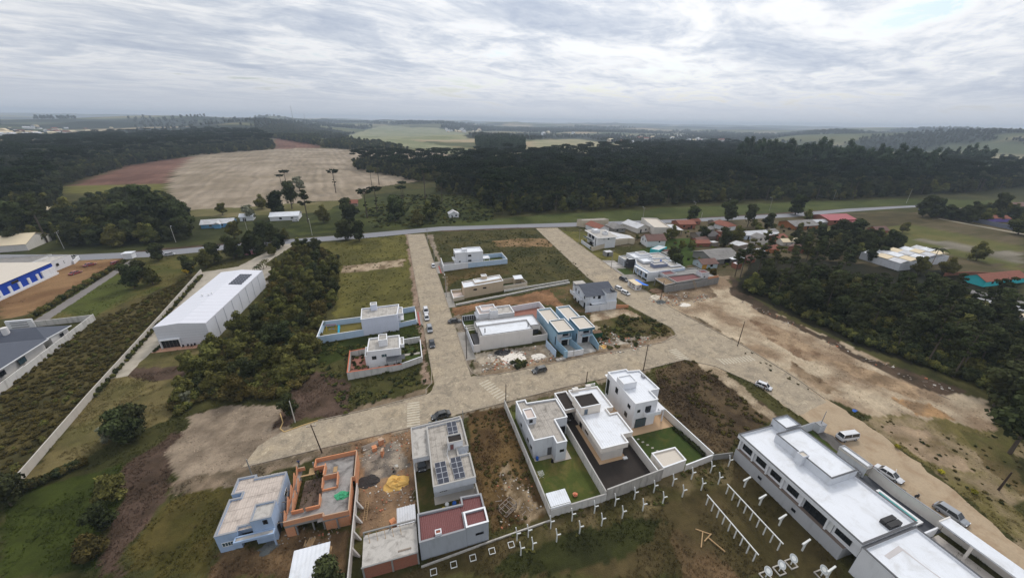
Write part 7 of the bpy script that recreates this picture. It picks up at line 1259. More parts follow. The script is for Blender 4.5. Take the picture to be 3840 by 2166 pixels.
gable('tile_roof_house', 'violet-walled house behind the grey wall at the highway end', 430, 187.5, 439, 194, 2.8, 4.2, 'x', PURP, R_ZINC, -0.2); gable('tile_roof_house', 'violet house with orange roof at the far right', 432.5, 165.5, 449, 173, 2.8, 4.4, 'x', PURP, R_TERRA, -0.3); gable('tile_roof_house', 'brown-roofed house at the right edge below the forest', 520, 186, 545, 200, 3.2, 6.0, 'x', OFFW, R_BROWN, -0.2); gable('tile_roof_house', 'cream-roofed house right of the violet one', 452, 190, 462, 197, 2.8, 4.2, 'x', OFFW, R_CREAM, -0.2); gable('tile_roof_house', 'white-roofed hut between the violet houses', 470, 176, 478, 182, 2.6, 3.8, 'x', OFFW, R_WHITE, -0.2)
wallrun('long blue-grey wall bounding the vacant field on the right', [(431, 211), (420, 176), (414.5, 153), (409, 128)], 3.0, wallmat('blue_grey_wall', S(120, 124, 138)), 0.3); sheet('side_lane', [(404, 184), (407.5, 184), (405.5, 100), (401, 100)], 0.02, mat('lane_gravel', S(160, 150, 130), 1.0), kind='structure')
# farms beyond the highway
t_ = gable('farmhouse', 'sky-blue and white farmhouse with dormer gables beyond the highway', -118, 277.5, -101, 287, 2.7, 4.6, 'x', LBLUEW, R_ZINC, 0.1, wins=(('S', -113, 1.5, 1.3, 1.1), ('S', -107, 1.5, 1.3, 1.1)));
MB().add([(-111, 274.6, 2.6), (-107, 274.6, 2.6), (-109, 274.6, 3.9), (-111, 282, 2.6), (-107, 282, 2.6), (-109, 282, 4.0)], [(0, 1, 2), (0, 2, 5, 3), (1, 4, 5, 2)]).build('dormer_roof', R_ZINC, t_); MB().box(-110.7, 275, 0, -107.3, 277.4, 2.6).build('porch', LBLUEW, t_)
gable('farmhouse', 'white farm building behind the bare grey tree', -101.6, 293, -94, 301, 3.0, 4.4, 'x', WHITE, R_WHITE, 0.1, wins=(('S', -99, 1.2, 1.6, 2.0),)); gable('farmhouse', 'white-roofed farmhouse hidden behind dark trees', -82.5, 289, -65, 300, 3.0, 4.8, 'x', WHITE, R_WHITE, 0.0, wins=(('S', -76, 1.5, 1.4, 1.2), ('S', -69, 1.5, 1.4, 1.2)))
gable('cottage', 'pink house with an ash-grey roof south of the highway', -80, 213.8, -71.6, 220.5, 2.5, 4.2, 'x', PINKW, R_ASH, 0.08, wins=(('S', -78, 1.4, 1.2, 1.0), ('S', -74, 1.2, 0.9, 1.9))); gable('cottage', 'farm shed with terracotta roof behind the pasture trees', -39.5, 327.5, -29.5, 334, 2.8, 4.8, 'x', TIMBERG, R_TERRA, 0.0); gable('cottage', 'small white cottage with grey roof alone beyond the highway', 36.0, 271.6, 42.7, 278, 2.8, 4.6, 'y', WHITE, R_ZINC, 0.0, wins=(('S', 37.8, 1.5, 1.0, 0.8), ('S', 40.9, 1.5, 1.2, 0.9)))
gable('farm_hall', 'cream-roofed hall among the dark trees, top left', -243, 332, -224, 352, 3.6, 6.0, 'x', OFFW, R_CREAM, -0.3, cat='hall'); gable('farm_hall', 'smaller cream-roofed hall behind the trees at the left edge', -262, 324, -246, 336, 3.4, 5.2, 'x', OFFW, R_CREAM, -0.3, cat='hall'); gable('farm_hall', 'long white-roofed shed above the highway on the left', -196, 281.5, -170, 289, 3.4, 4.6, 'x', LGREY, R_WHITE, 0.0, cat='shed'); gable('farm_hall', 'beige-roofed farm hall with a white gable at the left edge', -206, 247, -183, 266, 3.6, 7.0, 'x', OFFW, R_CREAM, 0.1, cat='hall')
# industrial hall, offices, hip-roofed villa on the left edge
for u, v, w_, d_, wm_, rm_, rz_, lb in ((1545, 535, 8, 6, CONC, R_ASH, .2, 'pinkish brick hut glimpsed between the pine trunks'), (1560, 600, 9, 7, OFFW, R_ZINC, -.3, 'pale-roofed hut with stacked sheets behind the pines'), (1700, 640, 9, 6, BRICKD, R_TERRA, .1, 'terracotta-roofed hut in the middle of the pines'), (1900, 720, 12, 5, OFFW, R_CREAM, -.15, 'long cream-roofed shed behind the pines'), (2120, 860, 8, 7, BRICKD, R_BROWN, .4, 'brown hip roof at the foot of the pines'), (1560, 860, 7, 5, ORNW, R_TERRA, .1, 'orange-walled hut beside the green hoarding'), (1090, 930, 8, 5, TIMBERG, R_ASH, .3, 'junk-yard shed with ash-grey roof beside the large gable'), (1280, 930, 6, 5, TIMBERG, R_ZINC, -.2, 'tin hut in the junk yard left of the pines'), (1100, 1060, 6, 4, BRICKD, R_BROWN, .1, 'low red-brown hut at the wood edge'), (640, 640, 8, 5, BRICKD, R_TERRA, -.1, 'broken terracotta roof above the large grey gable'), (180, 700, 9, 6, BRICKD, R_BROWN, .2, 'patched brick hut behind the vegetable patch'), (480, 330, 8, 6, TIMBERG, R_ASH, .2, 'weathered wooden barn beside the red hip roof'), (60, 320, 6, 5, BRICKD, R_TERRA, 0, 'little terracotta hut right of the brick house'), (330, 470, 7, 4, CONC, R_ASH, .4, 'low grey lean-to below the brick hut'), (820, 560, 9, 6, TIMBERG, R_ASH, -.2, 'dark wooden shed under the tree clump'), (2480, 330, 14, 5, CONC, R_ZINC, -.1, 'grey sheet-roofed lean-to below the crimson roof')):
    c_ = P(2600+u/5.152, 780+v/5.152); gable('hut', lb, c_[0]-w_/2, c_[1], c_[0]+w_/2, c_[1]+d_, 2.4, 3.7, 'x', wm_, rm_, rz_, .4, wins=(('S', c_[0], 1.3, .9, 1.0),))
def blue_hall():
    t = thing('factory_hall', 'cobalt-blue factory hall with white pilasters and pale roof on the left edge', 'factory', (-165, 190)); MB().box(-190, 168, 0, -146, 206, 5.0).build('wall', BLUEIND, t); sl = MB().add([(-190.5, 167.5, 5.0), (-145.6, 167.5, 5.0), (-145.6, 206.5, 5.0), (-190.5, 206.5, 5.0), (-168, 167.5, 6.6), (-168, 206.5, 6.6)], [(1, 2, 5, 4), (3, 0, 4, 5), (0, 1, 4), (2, 3, 5)]).build('roof', R_SAND, t)
    for k in range(7): MB().box(-146, 170+4.4*k, 0, -145.75, 171.2+4.4*k, 3.0).build('pilaster', WHITE, t)
    MB().box(-145.98, 168, 0, -145.7, 206, 0.5).build('plinth', WHITE, t); MB().box(-146, 199, 0, -145.5, 206, 3.2).build('white_panel', WHITE, t)
    win(t, 'E', -146, 187, 3.6, 3.0, 0.8)
blue_hall()
flat('office_block', 'white office block with blue windows behind the cobalt-blue factory', [(-156, 207), (-148, 207), (-147, 219), (-155, 219)], 4.4, WHITE, R_CONC, (('E', -147.6, 211, 2.4, 1.2, 1.0), ('E', -147.4, 215, 2.4, 1.2, 1.0)), cat='office'); flat('office_block', 'grey roofed depot buildings between factory and highway', [(-180, 208), (-157, 208), (-157, 224), (-178, 224)], 3.8, LGREY, R_ASH, cat='office'); flat('office_block', 'pale roof with a blue stripe at the left edge by the highway', [(-215, 205), (-192, 200), (-192, 226), (-210, 230)], 4.6, BLUEIND, R_ZINC, cat='factory')
wallrun('white wall between the factory offices and the highway', [(-146.5, 218), (-149, 226)], 1.8, WHITE, 0.3); wallrun('low white wall along the factory forecourt', [(-145, 168), (-144.5, 205)], 0.8, WHITE, 0.3)
def villa():
    t = thing('hip_roof_villa', 'white villa with dark grey hip roofs and a round chimney on the left edge', 'house', (-112, 126)); VW = wallmat('villa_white', S(218, 214, 210)); MB().prism([(-122, 110), (-103.6, 113), (-103.2, 130.6), (-105.2, 131), (-105.2, 133), (-102.9, 133), (-102.6, 139.2), (-121, 141)], 0, 3.3).build('wall', VW, t)
    E0 = [(-123, 109.4, 3.4), (-102.6, 112.4, 3.4), (-102.2, 131.4, 3.4), (-122.6, 132.4, 3.4)]; R0, R1 = (-112.8, 117.5, 6.0), (-112.4, 125.5, 6.0)
    for f in ([E0[0], E0[1], R0], [E0[1], E0[2], R1, R0], [E0[2], E0[3], R1], [E0[3], E0[0], R0, R1]): MB().add(f, [tuple(range(len(f)))]).build('roof', R_DARK, t)
    E1 = [(-121.5, 131, 3.3), (-103, 131.6, 3.3), (-101.8, 139.8, 3.3), (-121.8, 141.8, 3.3)]; R2, R3 = (-117, 136.4, 5.6), (-107, 135.8, 5.6)
    for f in ([E1[0], E1[1], R3, R2], [E1[1], E1[2], R3], [E1[2], E1[3], R2, R3], [E1[3], E1[0], R2]): MB().add(f, [tuple(range(len(f)))]).build('roof', R_DARK, t)
    MB().tube((-113, 134.6, 4.4), (-113, 134.6, 6.9), 0.75, n=14).build('chimney', VW, t); win(t, 'E', -103.0, 122.5, 1.7, 2.2, 1.4, FRAMED, GLASSB, 2); win(t, 'E', -103.1, 116.5, 1.7, 1.6, 1.2); win(t, 'E', -102.6, 136.5, 1.8, 1.2, 1.0)
    for i, f in enumerate(((E0[1], E0[2]), (E1[1], E1[2]))): MB().bar((f[0][0]+.05, f[0][1], f[0][2]-.12), (f[1][0]+.05, f[1][1], f[1][2]-.12), .25, .2).build('fascia', TRIMW, t)
villa()
wallrun('long weathered white wall around the hip-roofed villa', [(-117, 149), (-104.8, 149.6), (-102.2, 150), (-99.6, 118), (-98.5, 100)], [2.0, 2.0, 2.2, 2.4], WALLW, 0.22, bay=3.2); gh = thing('gate_house', 'white louvred gate wall at the entrance of the villa', 'gate', (-120.5, 149)); MB().box(-123.8, 148.6, 0, -117.2, 149.2, 3.0).build('wall', WHITE, gh)
for k in range(3): MB().box(-122.6, 148.45, 0.5+0.8*k, -118.4, 148.6, 0.8+0.8*k).build('louvre', TRIMG, gh)
gh = thing('gate_house', 'small white gate house where the gravel drive meets the highway', 'gate', (-127, 222)); MB().box(-129.2, 220.6, 0, -125.6, 224, 2.6).build('wall', WHITE, gh); MB().box(-129.5, 220.3, 2.6, -125.3, 224.3, 2.85).build('roof', R_WHITE, gh)
# ---------------------------------------------------------------- far town, barns, masts
hm = []
for k, (wc, rc) in enumerate(((WHITE, R_ZINC), (OFFW, R_TERRA), (CREAM, R_CREAM))):
    b = MB().box(-6, -4, 0, 6, 4, 4); m_ = b.mesh('town_house', wc); b2 = MB().add([(-6.4, -4.4, 3.9), (6.4, -4.4, 3.9), (6.4, 4.4, 3.9), (-6.4, 4.4, 3.9), (-6.4, 0, 6.4), (6.4, 0, 6.4)], [(0, 1, 5, 4), (2, 3, 4, 5), (3, 0, 4), (1, 2, 5)]); hm.append((m_, b2.mesh('roof', rc)))
rt = random.Random(9)
def far_house(u, v, s, label, group, k=None, rz=None, name='town_house'):
    w_ = np.array(q(u, v)); d = np.hypot(*w_)
    for _ in range(4):                                   # settle on the rolling ground
        z = float(terrain_z(np.array([w_[0]]), np.array([w_[1]]))[0]); w_ = np.array(q(u, v, z))
    k = (0, 2, 0, 2, 1)[rt.randrange(5)] if k is None else k; t = thing(name, label, 'house', (w_[0], w_[1], z-0.3), group, rt.uniform(0, 3.1) if rz is None else rz); inst('wall', hm[k][0], t, sc=(s, s, s)); inst('roof', hm[k][1], t, sc=(s, s, s))
for i in range(85): k_t = 0; u = rt.uniform(0, 330)*(rt.random()**0.5); far_house(u, 352-u*0.085-rt.uniform(0, 26), rt.uniform(0.8, 1.6), 'small pale house in the hazy town on the left horizon', 'houses of the distant town')
for i in range(22): far_house(1120+rt.uniform(0, 90), 326+rt.uniform(-4, 8), rt.uniform(1.2, 2.4), 'pale farm building on the ridge beyond the green field', 'farm buildings on the ridge')
for i in range(30): far_house(1530+rt.uniform(0, 300), 350+rt.uniform(-6, 12), rt.uniform(1.2, 2.6), 'pale building in the hazy village beyond the forest', 'buildings of the hazy village')
for i in range(10): far_house(1340+rt.uniform(0, 140), 336+rt.uniform(-6, 6), rt.uniform(1.5, 2.6), 'pale barn on the far slope behind the eucalyptus grove', 'barns on the far slope')
def mast(u, v_top, d, label, w=2.4):
    x, y = np.array(q(u, 360))/np.hypot(*q(u, 360))*d; z0 = float(terrain_z(np.array([x]), np.array([y]))[0]); p = P(u*3840/2576, v_top*3840/2576, 0); k = d/np.hypot(p[0], p[1]) if p[1] > 0 else 1
    w_ = AX.T @ np.array([(u*3840/2576-1920)/FPX, (v_top*3840/2576-1083)/FPX, 1.0]); top = CAM_H+w_[2]*d/np.hypot(w_[0], w_[1]); t = thing('radio_mast', label, 'mast', (x, y, z0)); b = MB()
    for i in range(4): a = math.pi/4+i*math.pi/2; MB().bar((x+w*math.cos(a), y+w*math.sin(a), z0), (x+.4*math.cos(a), y+.4*math.sin(a), top), 0.4).build('mast_leg', TRIMG, t)
    for j in range(14):
        f0, f1 = j/14, (j+1)/14
        for i in range(4):
            a0 = math.pi/4+i*math.pi/2; a1 = a0+math.pi/2; r0 = w+(0.4-w)*f0; r1 = w+(0.4-w)*f1; b.bar((x+r0*math.cos(a0), y+r0*math.sin(a0), z0+(top-z0)*f0), (x+r1*math.cos(a1), y+r1*math.sin(a1), z0+(top-z0)*f1), 0.25)
    o = b.build('lattice', TRIMG, t); o['kind'] = 'stuff'
mast(749, 266, 2600, 'tall lattice radio mast on the wooded knoll'); mast(778, 284, 3200, 'shorter lattice radio mast right of the tall one')
# ---------------------------------------------------------------- houses across the eastern street
def u_cluster():
    t = thing('flat_roof_house', 'dark grey modern house with box garage, first of the three across the eastern street', 'house', (108, 152)); vol(t, (104.0, 151.0, 110.8, 156.6), 3.5, GREYW, R_CONC, 0.4, cap=TRIMW); door(t, 'W', 104.0, 153.8, 3.6, 2.3, mat('grey_shutter', S(150, 152, 156), 0.6), name='garage_door'); vol(t, (104.9, 148.6, 108.2, 151), 4.4, DARKW, R_WHITE, 0.3, cap=TRIMW); MB().box(103.9, 149.0, 2.2, 104.9, 151, 2.35).build('canopy', TRIMD, t)
    vol(t, (108.2, 148.8, 118, 156.4), 4.8, LGREY, R_WHITE, 0.5, cap=TRIMW); vol(t, (112.5, 151, 117.5, 155.4), 5.4, WHITE, R_CONC, 0.6, 4.3, cap=TRIMW); vol(t, (118, 147, 127, 156), 3.8, LGREY, R_CONC, 0.5, cap=TRIMW)
    yard('driveway', [(97.2, 151.5), (104, 150.5), (104, 157), (98, 158)], R_CONC, 0.02); yard('lawn', [(98.3, 141), (104, 140.5), (104, 148), (98.6, 149)], LAWND, 0.02)
    t = thing('flat_roof_house', 'pale blue-grey house with curved white parapet and slate box, second across the eastern street', 'house', (113, 140)); vol(t, [(104.5, 131.6), (109, 131.6), (124, 132.6), (124.5, 147), (108.2, 148.5), (104.6, 142)], 4.2, PALEBLUE, R_CONC, 0.5, cap=TRIMW); vol(t, (110.2, 136.6, 117.4, 139.6), 5.4, wallmat('slate_blue_wall', S(120, 126, 148)), R_CONC, 0.35, 3.8, cap=TRIMW); vol(t, (108.5, 142.2, 114, 147.6), 5.0, LGREY, R_WHITE, 0.4, 4.0, cap=TRIMW); vol(t, (118, 135, 123.6, 141), 4.6, WHITE, R_CONC, 0.4, 4.0, cap=TRIMW)
    for y in (134, 137.4, 140.4): win(t, 'W', 104.5, y, 1.7, 1.2, 1.6); MB().box(103.4, y+1.4, 0, 103.65, y+1.65, 3.4).build('column', WHITE, t)
    MB().box(103.3, 132, 3.4, 104.6, 142, 3.6).build('canopy', TRIMW, t); MB().seg((103.2, 131.3), (109, 131.4), 0.2, 0, 4.2).build('side_wall', WHITE, t); tag(MB().tube((116.5, 140.5, 5.0), (116.5, 140.5, 5.9), 0.5, 0.45, 10).build('water_tank', PLASTB), 'blue water tank on the roof of the pale blue-grey house', 'water tank')
    t = thing('unfinished_house', 'unfinished concrete house with maroon roofs and grey block wall, third across the eastern street', 'building', (118, 126)); MB().prism([(109.4, 120), (132.4, 121.8), (131.2, 133.4), (109, 133)], 0, 2.9).build('wall', CONC, t)
    vol(t, [(103.6, 119.6), (109.3, 120.4), (109.3, 127.4), (103.8, 127.2)], 3.1, CONC, TIMBER, 0.25, 2.7, 0.25, TRIMC); [MB().box(x, y, 0, x+.3, y+.3, 2.7).build('column', CONC, t) for x, y in ((103.8, 119.9), (103.9, 126.6))]
    rf = MB().box(104.2, 120.2, 2.88, 109, 126.8, 2.95).build('formwork', TIMBER, t); [MB().box(104.3, 121+k*1.0, 2.95, 108.9, 121.2+k*1.0, 3.1).build('joist', TIMBERG, rf) for k in range(6)]
    vol(t, (109.2, 127.4, 115.6, 133.0), 4.0, LGREY, R_RED, 0.45, 2.9, cap=TRIMC); vol(t, [(109.4, 119.9), (124, 121.2), (124, 127), (109.4, 127)], 3.6, CONC, R_RED, 0.5, 2.9, cap=TRIMC); vol(t, [(115.6, 127.2), (131, 127.2), (130.8, 133.6), (115.6, 133)], 3.3, CONC, R_RED, 0.6, 2.9, cap=TRIMC); tankbox(t, 124.0, 122.2, 127.8, 125.6, 0, 5.4, LGREY, R_RED, TRIMC); win(t, 'S', 122.2, 125.6, 3.6, 0.8, 0.8, FRAMEW)
    wallrun('grey block boundary wall below the unfinished maroon-roofed house', [(103.3, 119), (112, 119.4), (122, 120.2), (132.8, 121.2)], [2.8, 2.6, 2.9], CONC, 0.2, bay=4); MB().seg((126.5, 120.9), (132.5, 121.5), 0.22, 2.9, 3.9).build('brick_infill', BRICK, t)
    l2 = thing('leaning_planks', 'two pale planks leaning against the grey block boundary wall', 'planks', (119, 119)); [MB().bar((118.6+k*.7, 118.4, 0.05), (117.6+k*.7, 120, 3.6), 0.22, .06).build('plank', TIMBER, l2) for k in range(2)]
    k_ = thing('site_container', 'white site container with faded pictures parked on the eastern street', 'container', (93.9, 126.6), rz=0); MB().box(92.5, 123.7, 0.15, 95.2, 129.7, 2.5).build('body', WHITE, k_); MB().box(92.4, 123.6, 2.5, 95.3, 129.8, 2.62).build('roof', R_CREAM, k_)
    GR = bpy.data.materials.new('faded_print'); GR.use_nodes = True; tn = GR.node_tree; g_ = N(tn, 'ShaderNodeNewGeometry'); c_ = mixc(tn, ramp(tn, noise(tn, g_.outputs['Position'], 1.6, 3, .6, 1.5), [(.48, 0), (.52, 1)]), S(222, 222, 220), S(80, 80, 84)); c_ = mixc(tn, ramp(tn, noise(tn, g_.outputs['Position'], 2.3, 2), [(.6, 0), (.63, 1)]), c_, S(150, 60, 60)); L(tn, c_, tn.nodes['Principled BSDF'].inputs['Base Color']); MB().box(92.47, 124.2, 0.5, 92.5, 129.2, 2.3).build('side_print', GR, k_); MB().box(92.8, 123.67, 0.5, 95.0, 123.7, 2.2).build('end_print', GR, k_)
    for x in (92.8, 94.9): MB().box(x-.15, 124, 0, x+.15, 129.4, 0.15).build('skid', TRIMD, k_)
    tp = thing('tarpaulin', 'bright blue tarpaulin stretched beside the white site container', 'tarp', (96.5, 126.5)); m = MB(); n = 6; rr2 = random.Random(3); vs = []
    for i in range(n+1):
        for j in range(n+1): u, v = i/n, j/n; x = 95.3+u*2.6+v*0.2; y = 129.6-v*6.4-u*0.4; vs.append((x, y, 2.6-0.5*u+0.25*math.sin(3*v+u*4)*u+rr2.uniform(-.06, .06)))
    m.add(vs, [(i*(n+1)+j, i*(n+1)+j+1, (i+1)*(n+1)+j+1, (i+1)*(n+1)+j) for i in range(n) for j in range(n)]); m.build('sheet', mat('blue_tarp', S(30, 110, 214), 0.6, 0.12, 1.0), tp); [MB().tube((x, y, 0), (x, y, z), .05).build('pole', TIMBERG, tp) for x, y, z in ((97.9, 129.0, 2.1), (98, 122.9, 2.0))]
u_cluster()
net_pile(95.8, 111.3, 0, 'round heap of dark grey gravel on the eastern street', GRAVM, 2.2, 0.9, 'gravel_pile', 'gravel pile', 21); net_pile(96.6, 116, 0, 'heap of pale sand beside the eastern street', PALEP, 2.4, 0.9, 'sand_pile', 'sand pile', 22); net_pile(100.8, 121, 0, 'heap of brown earth in front of the unfinished house', BROWNP, 3.2, 1.1, 'earth_pile', 'earth pile', 23); net_pile(103, 114.5, 0, 'brown earth heap beside the excavation', BROWNP, 2.4, 0.8, 'earth_pile', 'earth pile', 24)
net_pile(57.6, 88.6, 0, 'patch of yellow sand at the kerb beside the rubble', SANDM, 1.5, 0.15, 'sand_pile', 'sand pile', 25); net_pile(26.3, 93.6, 0, 'crumpled black tarpaulin on the rubble lot', BLACKT, 2.6, 0.6, 'tarpaulin', 'tarp', 26); net_pile(28.8, 90.0, 0, 'heap of white sand on the rubble lot', mat('white_sand', S(226, 218, 206), 1.0, 0.08, .8, .1, 5), 4.0, 0.35, 'sand_pile', 'sand pile', 27); net_pile(103.4, 106.8, 0, 'strip of white lime on the bare ground', MATS['white_sand'], 2.4, 0.25, 'lime_pile', 'lime pile', 28); net_pile(36.2, 88.8, 0, 'heap of white plaster waste on the rubble lot', MATS['white_sand'], 2.2, 0.5, 'plaster_waste', 'waste pile', 29)
net_pile(-34, 44.2, 0, 'bundle wrapped in black sheeting near the bottom edge', BLACKT, 1.3, 0.5, 'wrapped_bundle', 'bundle', 31)
# rubble as loose pieces nobody could count
RUB = [MB().box(-.2, -.14, 0, .2, .14, .16).mesh('chunk', m_) for m_ in (mat('rubble_white', S(206, 200, 190), .95, .1), mat('rubble_grey', S(140, 132, 124), .95, .15), mat('rubble_brick', S(176, 112, 84), .95, .15), TIMBERG)]+[MB().box(-.7, -.07, 0, .7, .07, .07).mesh('chunk', TIMBERG)]
def rubble(label, poly, sp, seed, thr=.45, a=.5, b=1.6):
    p_, rs = fill(poly, sp, seed); p_ = p_[vnoise(p_[:, 0], p_[:, 1], 3.0, seed, 3) > thr]
    if len(p_): scatter('rubble', label, p_, RUB, rs.uniform(a, b, len(p_)), rs.uniform(0, 6.28, len(p_)))
rubble('rubble and broken blocks beside the steel-blue houses', [(1490,870),(1520,815),(1545,835),(1560,850),(1640,850),(1600,882),(1520,893)], 0.75, 61, .40); rubble('rubble and timber on the lot before the long white house', [(1190,905),(1260,880),(1390,868),(1398,905),(1330,918),(1215,935)], 0.8, 62, .46); rubble('rubble along the eastern street works', [(1620,745),(1700,735),(1770,740),(1800,750),(1700,770),(1650,765)], 0.9, 63, .47); rubble('stones scattered over the bare ground', [(1830,740),(1970,800),(2160,885),(2300,940),(2440,990),(2380,1000),(2150,900),(1980,820)], 1.3, 64, .5); rubble('bricks and debris over the muddy building yard', [(885,1115),(1040,1080),(1040,1200),(1045,1290),(960,1330),(900,1340),(897,1200)], 0.8, 65, .50, .3, .9); rubble('debris around the brown lot', [(1240,1180),(1320,1190),(1370,1285),(1260,1330)], 0.9, 66, .50, .3, .9); rubble('debris below the brick shell', [(690,1330),(830,1310),(870,1330),(800,1380),(680,1370)], 0.7, 67, .46, .3, .9)
sk = thing('skip', 'green rubbish skip with a brown load on the rubble lot', 'skip', (58.6, 94.6)); MB().box(57.0, 93.7, 0.1, 60.2, 95.6, 1.7).build('body', mat('green_skip', S(40, 84, 62), .7), sk); MB().box(57.1, 93.8, 1.7, 60.1, 95.5, 1.85).build('load', BROWNP, sk)
gr = thing('gable_truss', 'pale timber roof truss lying on the rubble lot', 'truss', (23.4, 89.3)); MB().bar((21.6, 88.6, .1), (25.6, 89.2, .1), .15).build('chord', TIMBER, gr); MB().bar((21.6, 88.6, .1), (23.6, 90.4, .1), .15).build('rafter', TIMBER, gr); MB().bar((23.6, 90.4, .1), (25.6, 89.2, .1), .15).build('rafter', TIMBER, gr); [MB().box(22+.5*k, 88.2+.07*k, .05, 22.1+.5*k, 88.6+.07*k, .15).build('batten', TIMBER, gr) for k in range(7)]
for i, x in enumerate((40.9, 42.0, 43.0)): tag(MB().box(x-.45, 84.9+.1*i, 0, x+.45, 85.9+.1*i, .35).build('block_stack', R_CONC), ('pale block stack at the kerb, left one of three', 'pale block stack at the kerb, middle one of three', 'pale block stack at the kerb, right one of three')[i], 'blocks')
# ---------------------------------------------------------------- vehicles
TYRE = mat('tyre', S(32, 32, 33), .9, .05); RIM = mat('rim', S(150, 152, 156), .4, .05); HLAMP = mat('headlamp', S(224, 226, 230), .2, .02); TLAMP = mat('taillamp', S(150, 24, 26), .3, .02); CGL = mat_glass('car_glass', (.02, .025, .03)); BLK = mat('bumper_black', S(44, 44, 46), .7, .05)
KINDS = {  # length, width, stations: (x/len, half width f, sill, belt z)  greenhouse: front base, front top, rear top, rear base (x/len), roof z
 'sedan': (4.5, 1.76, .82, 1.42, (.30, -.02), (.30, .12, -.22, -.36)), 'hatch': (3.9, 1.70, .86, 1.48, (.30, 0), (.32, .14, -.34, -.46)), 'suv': (4.5, 1.86, 1.0, 1.68, (.30, 0), (.30, .15, -.36, -.46)), 'wagon': (4.3, 1.74, .86, 1.46, (.3, 0), (.28, .12, -.40, -.47)), 'van': (4.5, 1.78, 1.05, 1.95, (.0, 0), (.455, .40, -.46, -.49))}
def car_meshes(kind):
    ln, wd, belt, roof, _, gh = KINDS[kind]; hw_ = wd/2; st = []
    prof = [(.5, .78, .45, .62), (.47, .92, .28, .72), (.40, .98, .22, .80), (.20, 1.0, .2, .92), (0, 1.0, .2, .97), (-.25, 1.0, .2, 1.0), (-.40, .98, .22, .98), (-.475, .93, .28, .95), (-.5, .84, .45, .85)]
    if kind == 'van': prof = [(.5, .9, .4, .9), (.49, .97, .28, .97), (.42, 1, .22, 1), (0, 1, .2, 1), (-.42, 1, .22, 1), (-.49, .97, .28, 1), (-.5, .9, .4, .95)]
    b = MB(); k = 7
    for (fx, fw, sl, bz) in prof:
        w_ = hw_*fw; z0 = sl; z1 = belt*bz; x = ln*fx; b.v += [(x, -w_*.86, z0), (x, -w_, z0+(z1-z0)*.35), (x, -w_*.97, z0+(z1-z0)*.8), (x, -w_*.88, z1), (x, w_*.88, z1), (x, w_*.97, z0+(z1-z0)*.8), (x, w_, z0+(z1-z0)*.35), (x, w_*.86, z0)]
    n = 8
    for i in range(len(prof)-1):
        for j in range(n): a = i*n+j; c = i*n+(j+1) % n; b.f.append((a, a+n, c+n, c))
    b.f += [tuple(range(n-1, -1, -1))[::-1], tuple((len(prof)-1)*n+j for j in range(n))[::-1]]
    xs = [ln*g for g in gh]; wb, wt = hw_*.87, hw_*.70; G = MB(); zb = belt*.93; zr = roof-.05
    G.add([(xs[0], -wb, zb), (xs[1], -wt, zr), (xs[2], -wt, zr), (xs[3], -wb, zb), (xs[0], wb, zb), (xs[1], wt, zr), (xs[2], wt, zr), (xs[3], wb, zb)], [(0, 1, 2, 3)[::-1], (4, 5, 6, 7), (0, 4, 5, 1)[::-1], (3, 2, 6, 7)[::-1], (1, 5, 6, 2)[::-1]])
    R_ = MB(); R_.add([(xs[1]+.05, -wt*1.02, zr), (xs[1]+.05, wt*1.02, zr), (xs[2]-.05, wt*1.02, zr), (xs[2]-.05, -wt*1.02, zr), (xs[1]-.15, -wt*.9, roof), (xs[1]-.15, wt*.9, roof), (xs[2]+.15, wt*.9, roof), (xs[2]+.15, -wt*.9, roof)], [(0, 1, 5, 4), (1, 2, 6, 5), (2, 3, 7, 6), (3, 0, 4, 7), (4, 5, 6, 7)])
    pil = MB()
    for s_ in (-1, 1):
        for (xa, xb_) in ((xs[0], xs[1]), (xs[3], xs[2])): pil.bar((xa, s_*wb, zb), (xb_, s_*wt, zr), .09)
        xm = (xs[1]+xs[2])/2; pil.bar((xm, s_*wb*1.0, zb), (xm, s_*wt*1.01, zr), .09)
    return b, G, R_, pil
CARM = {}
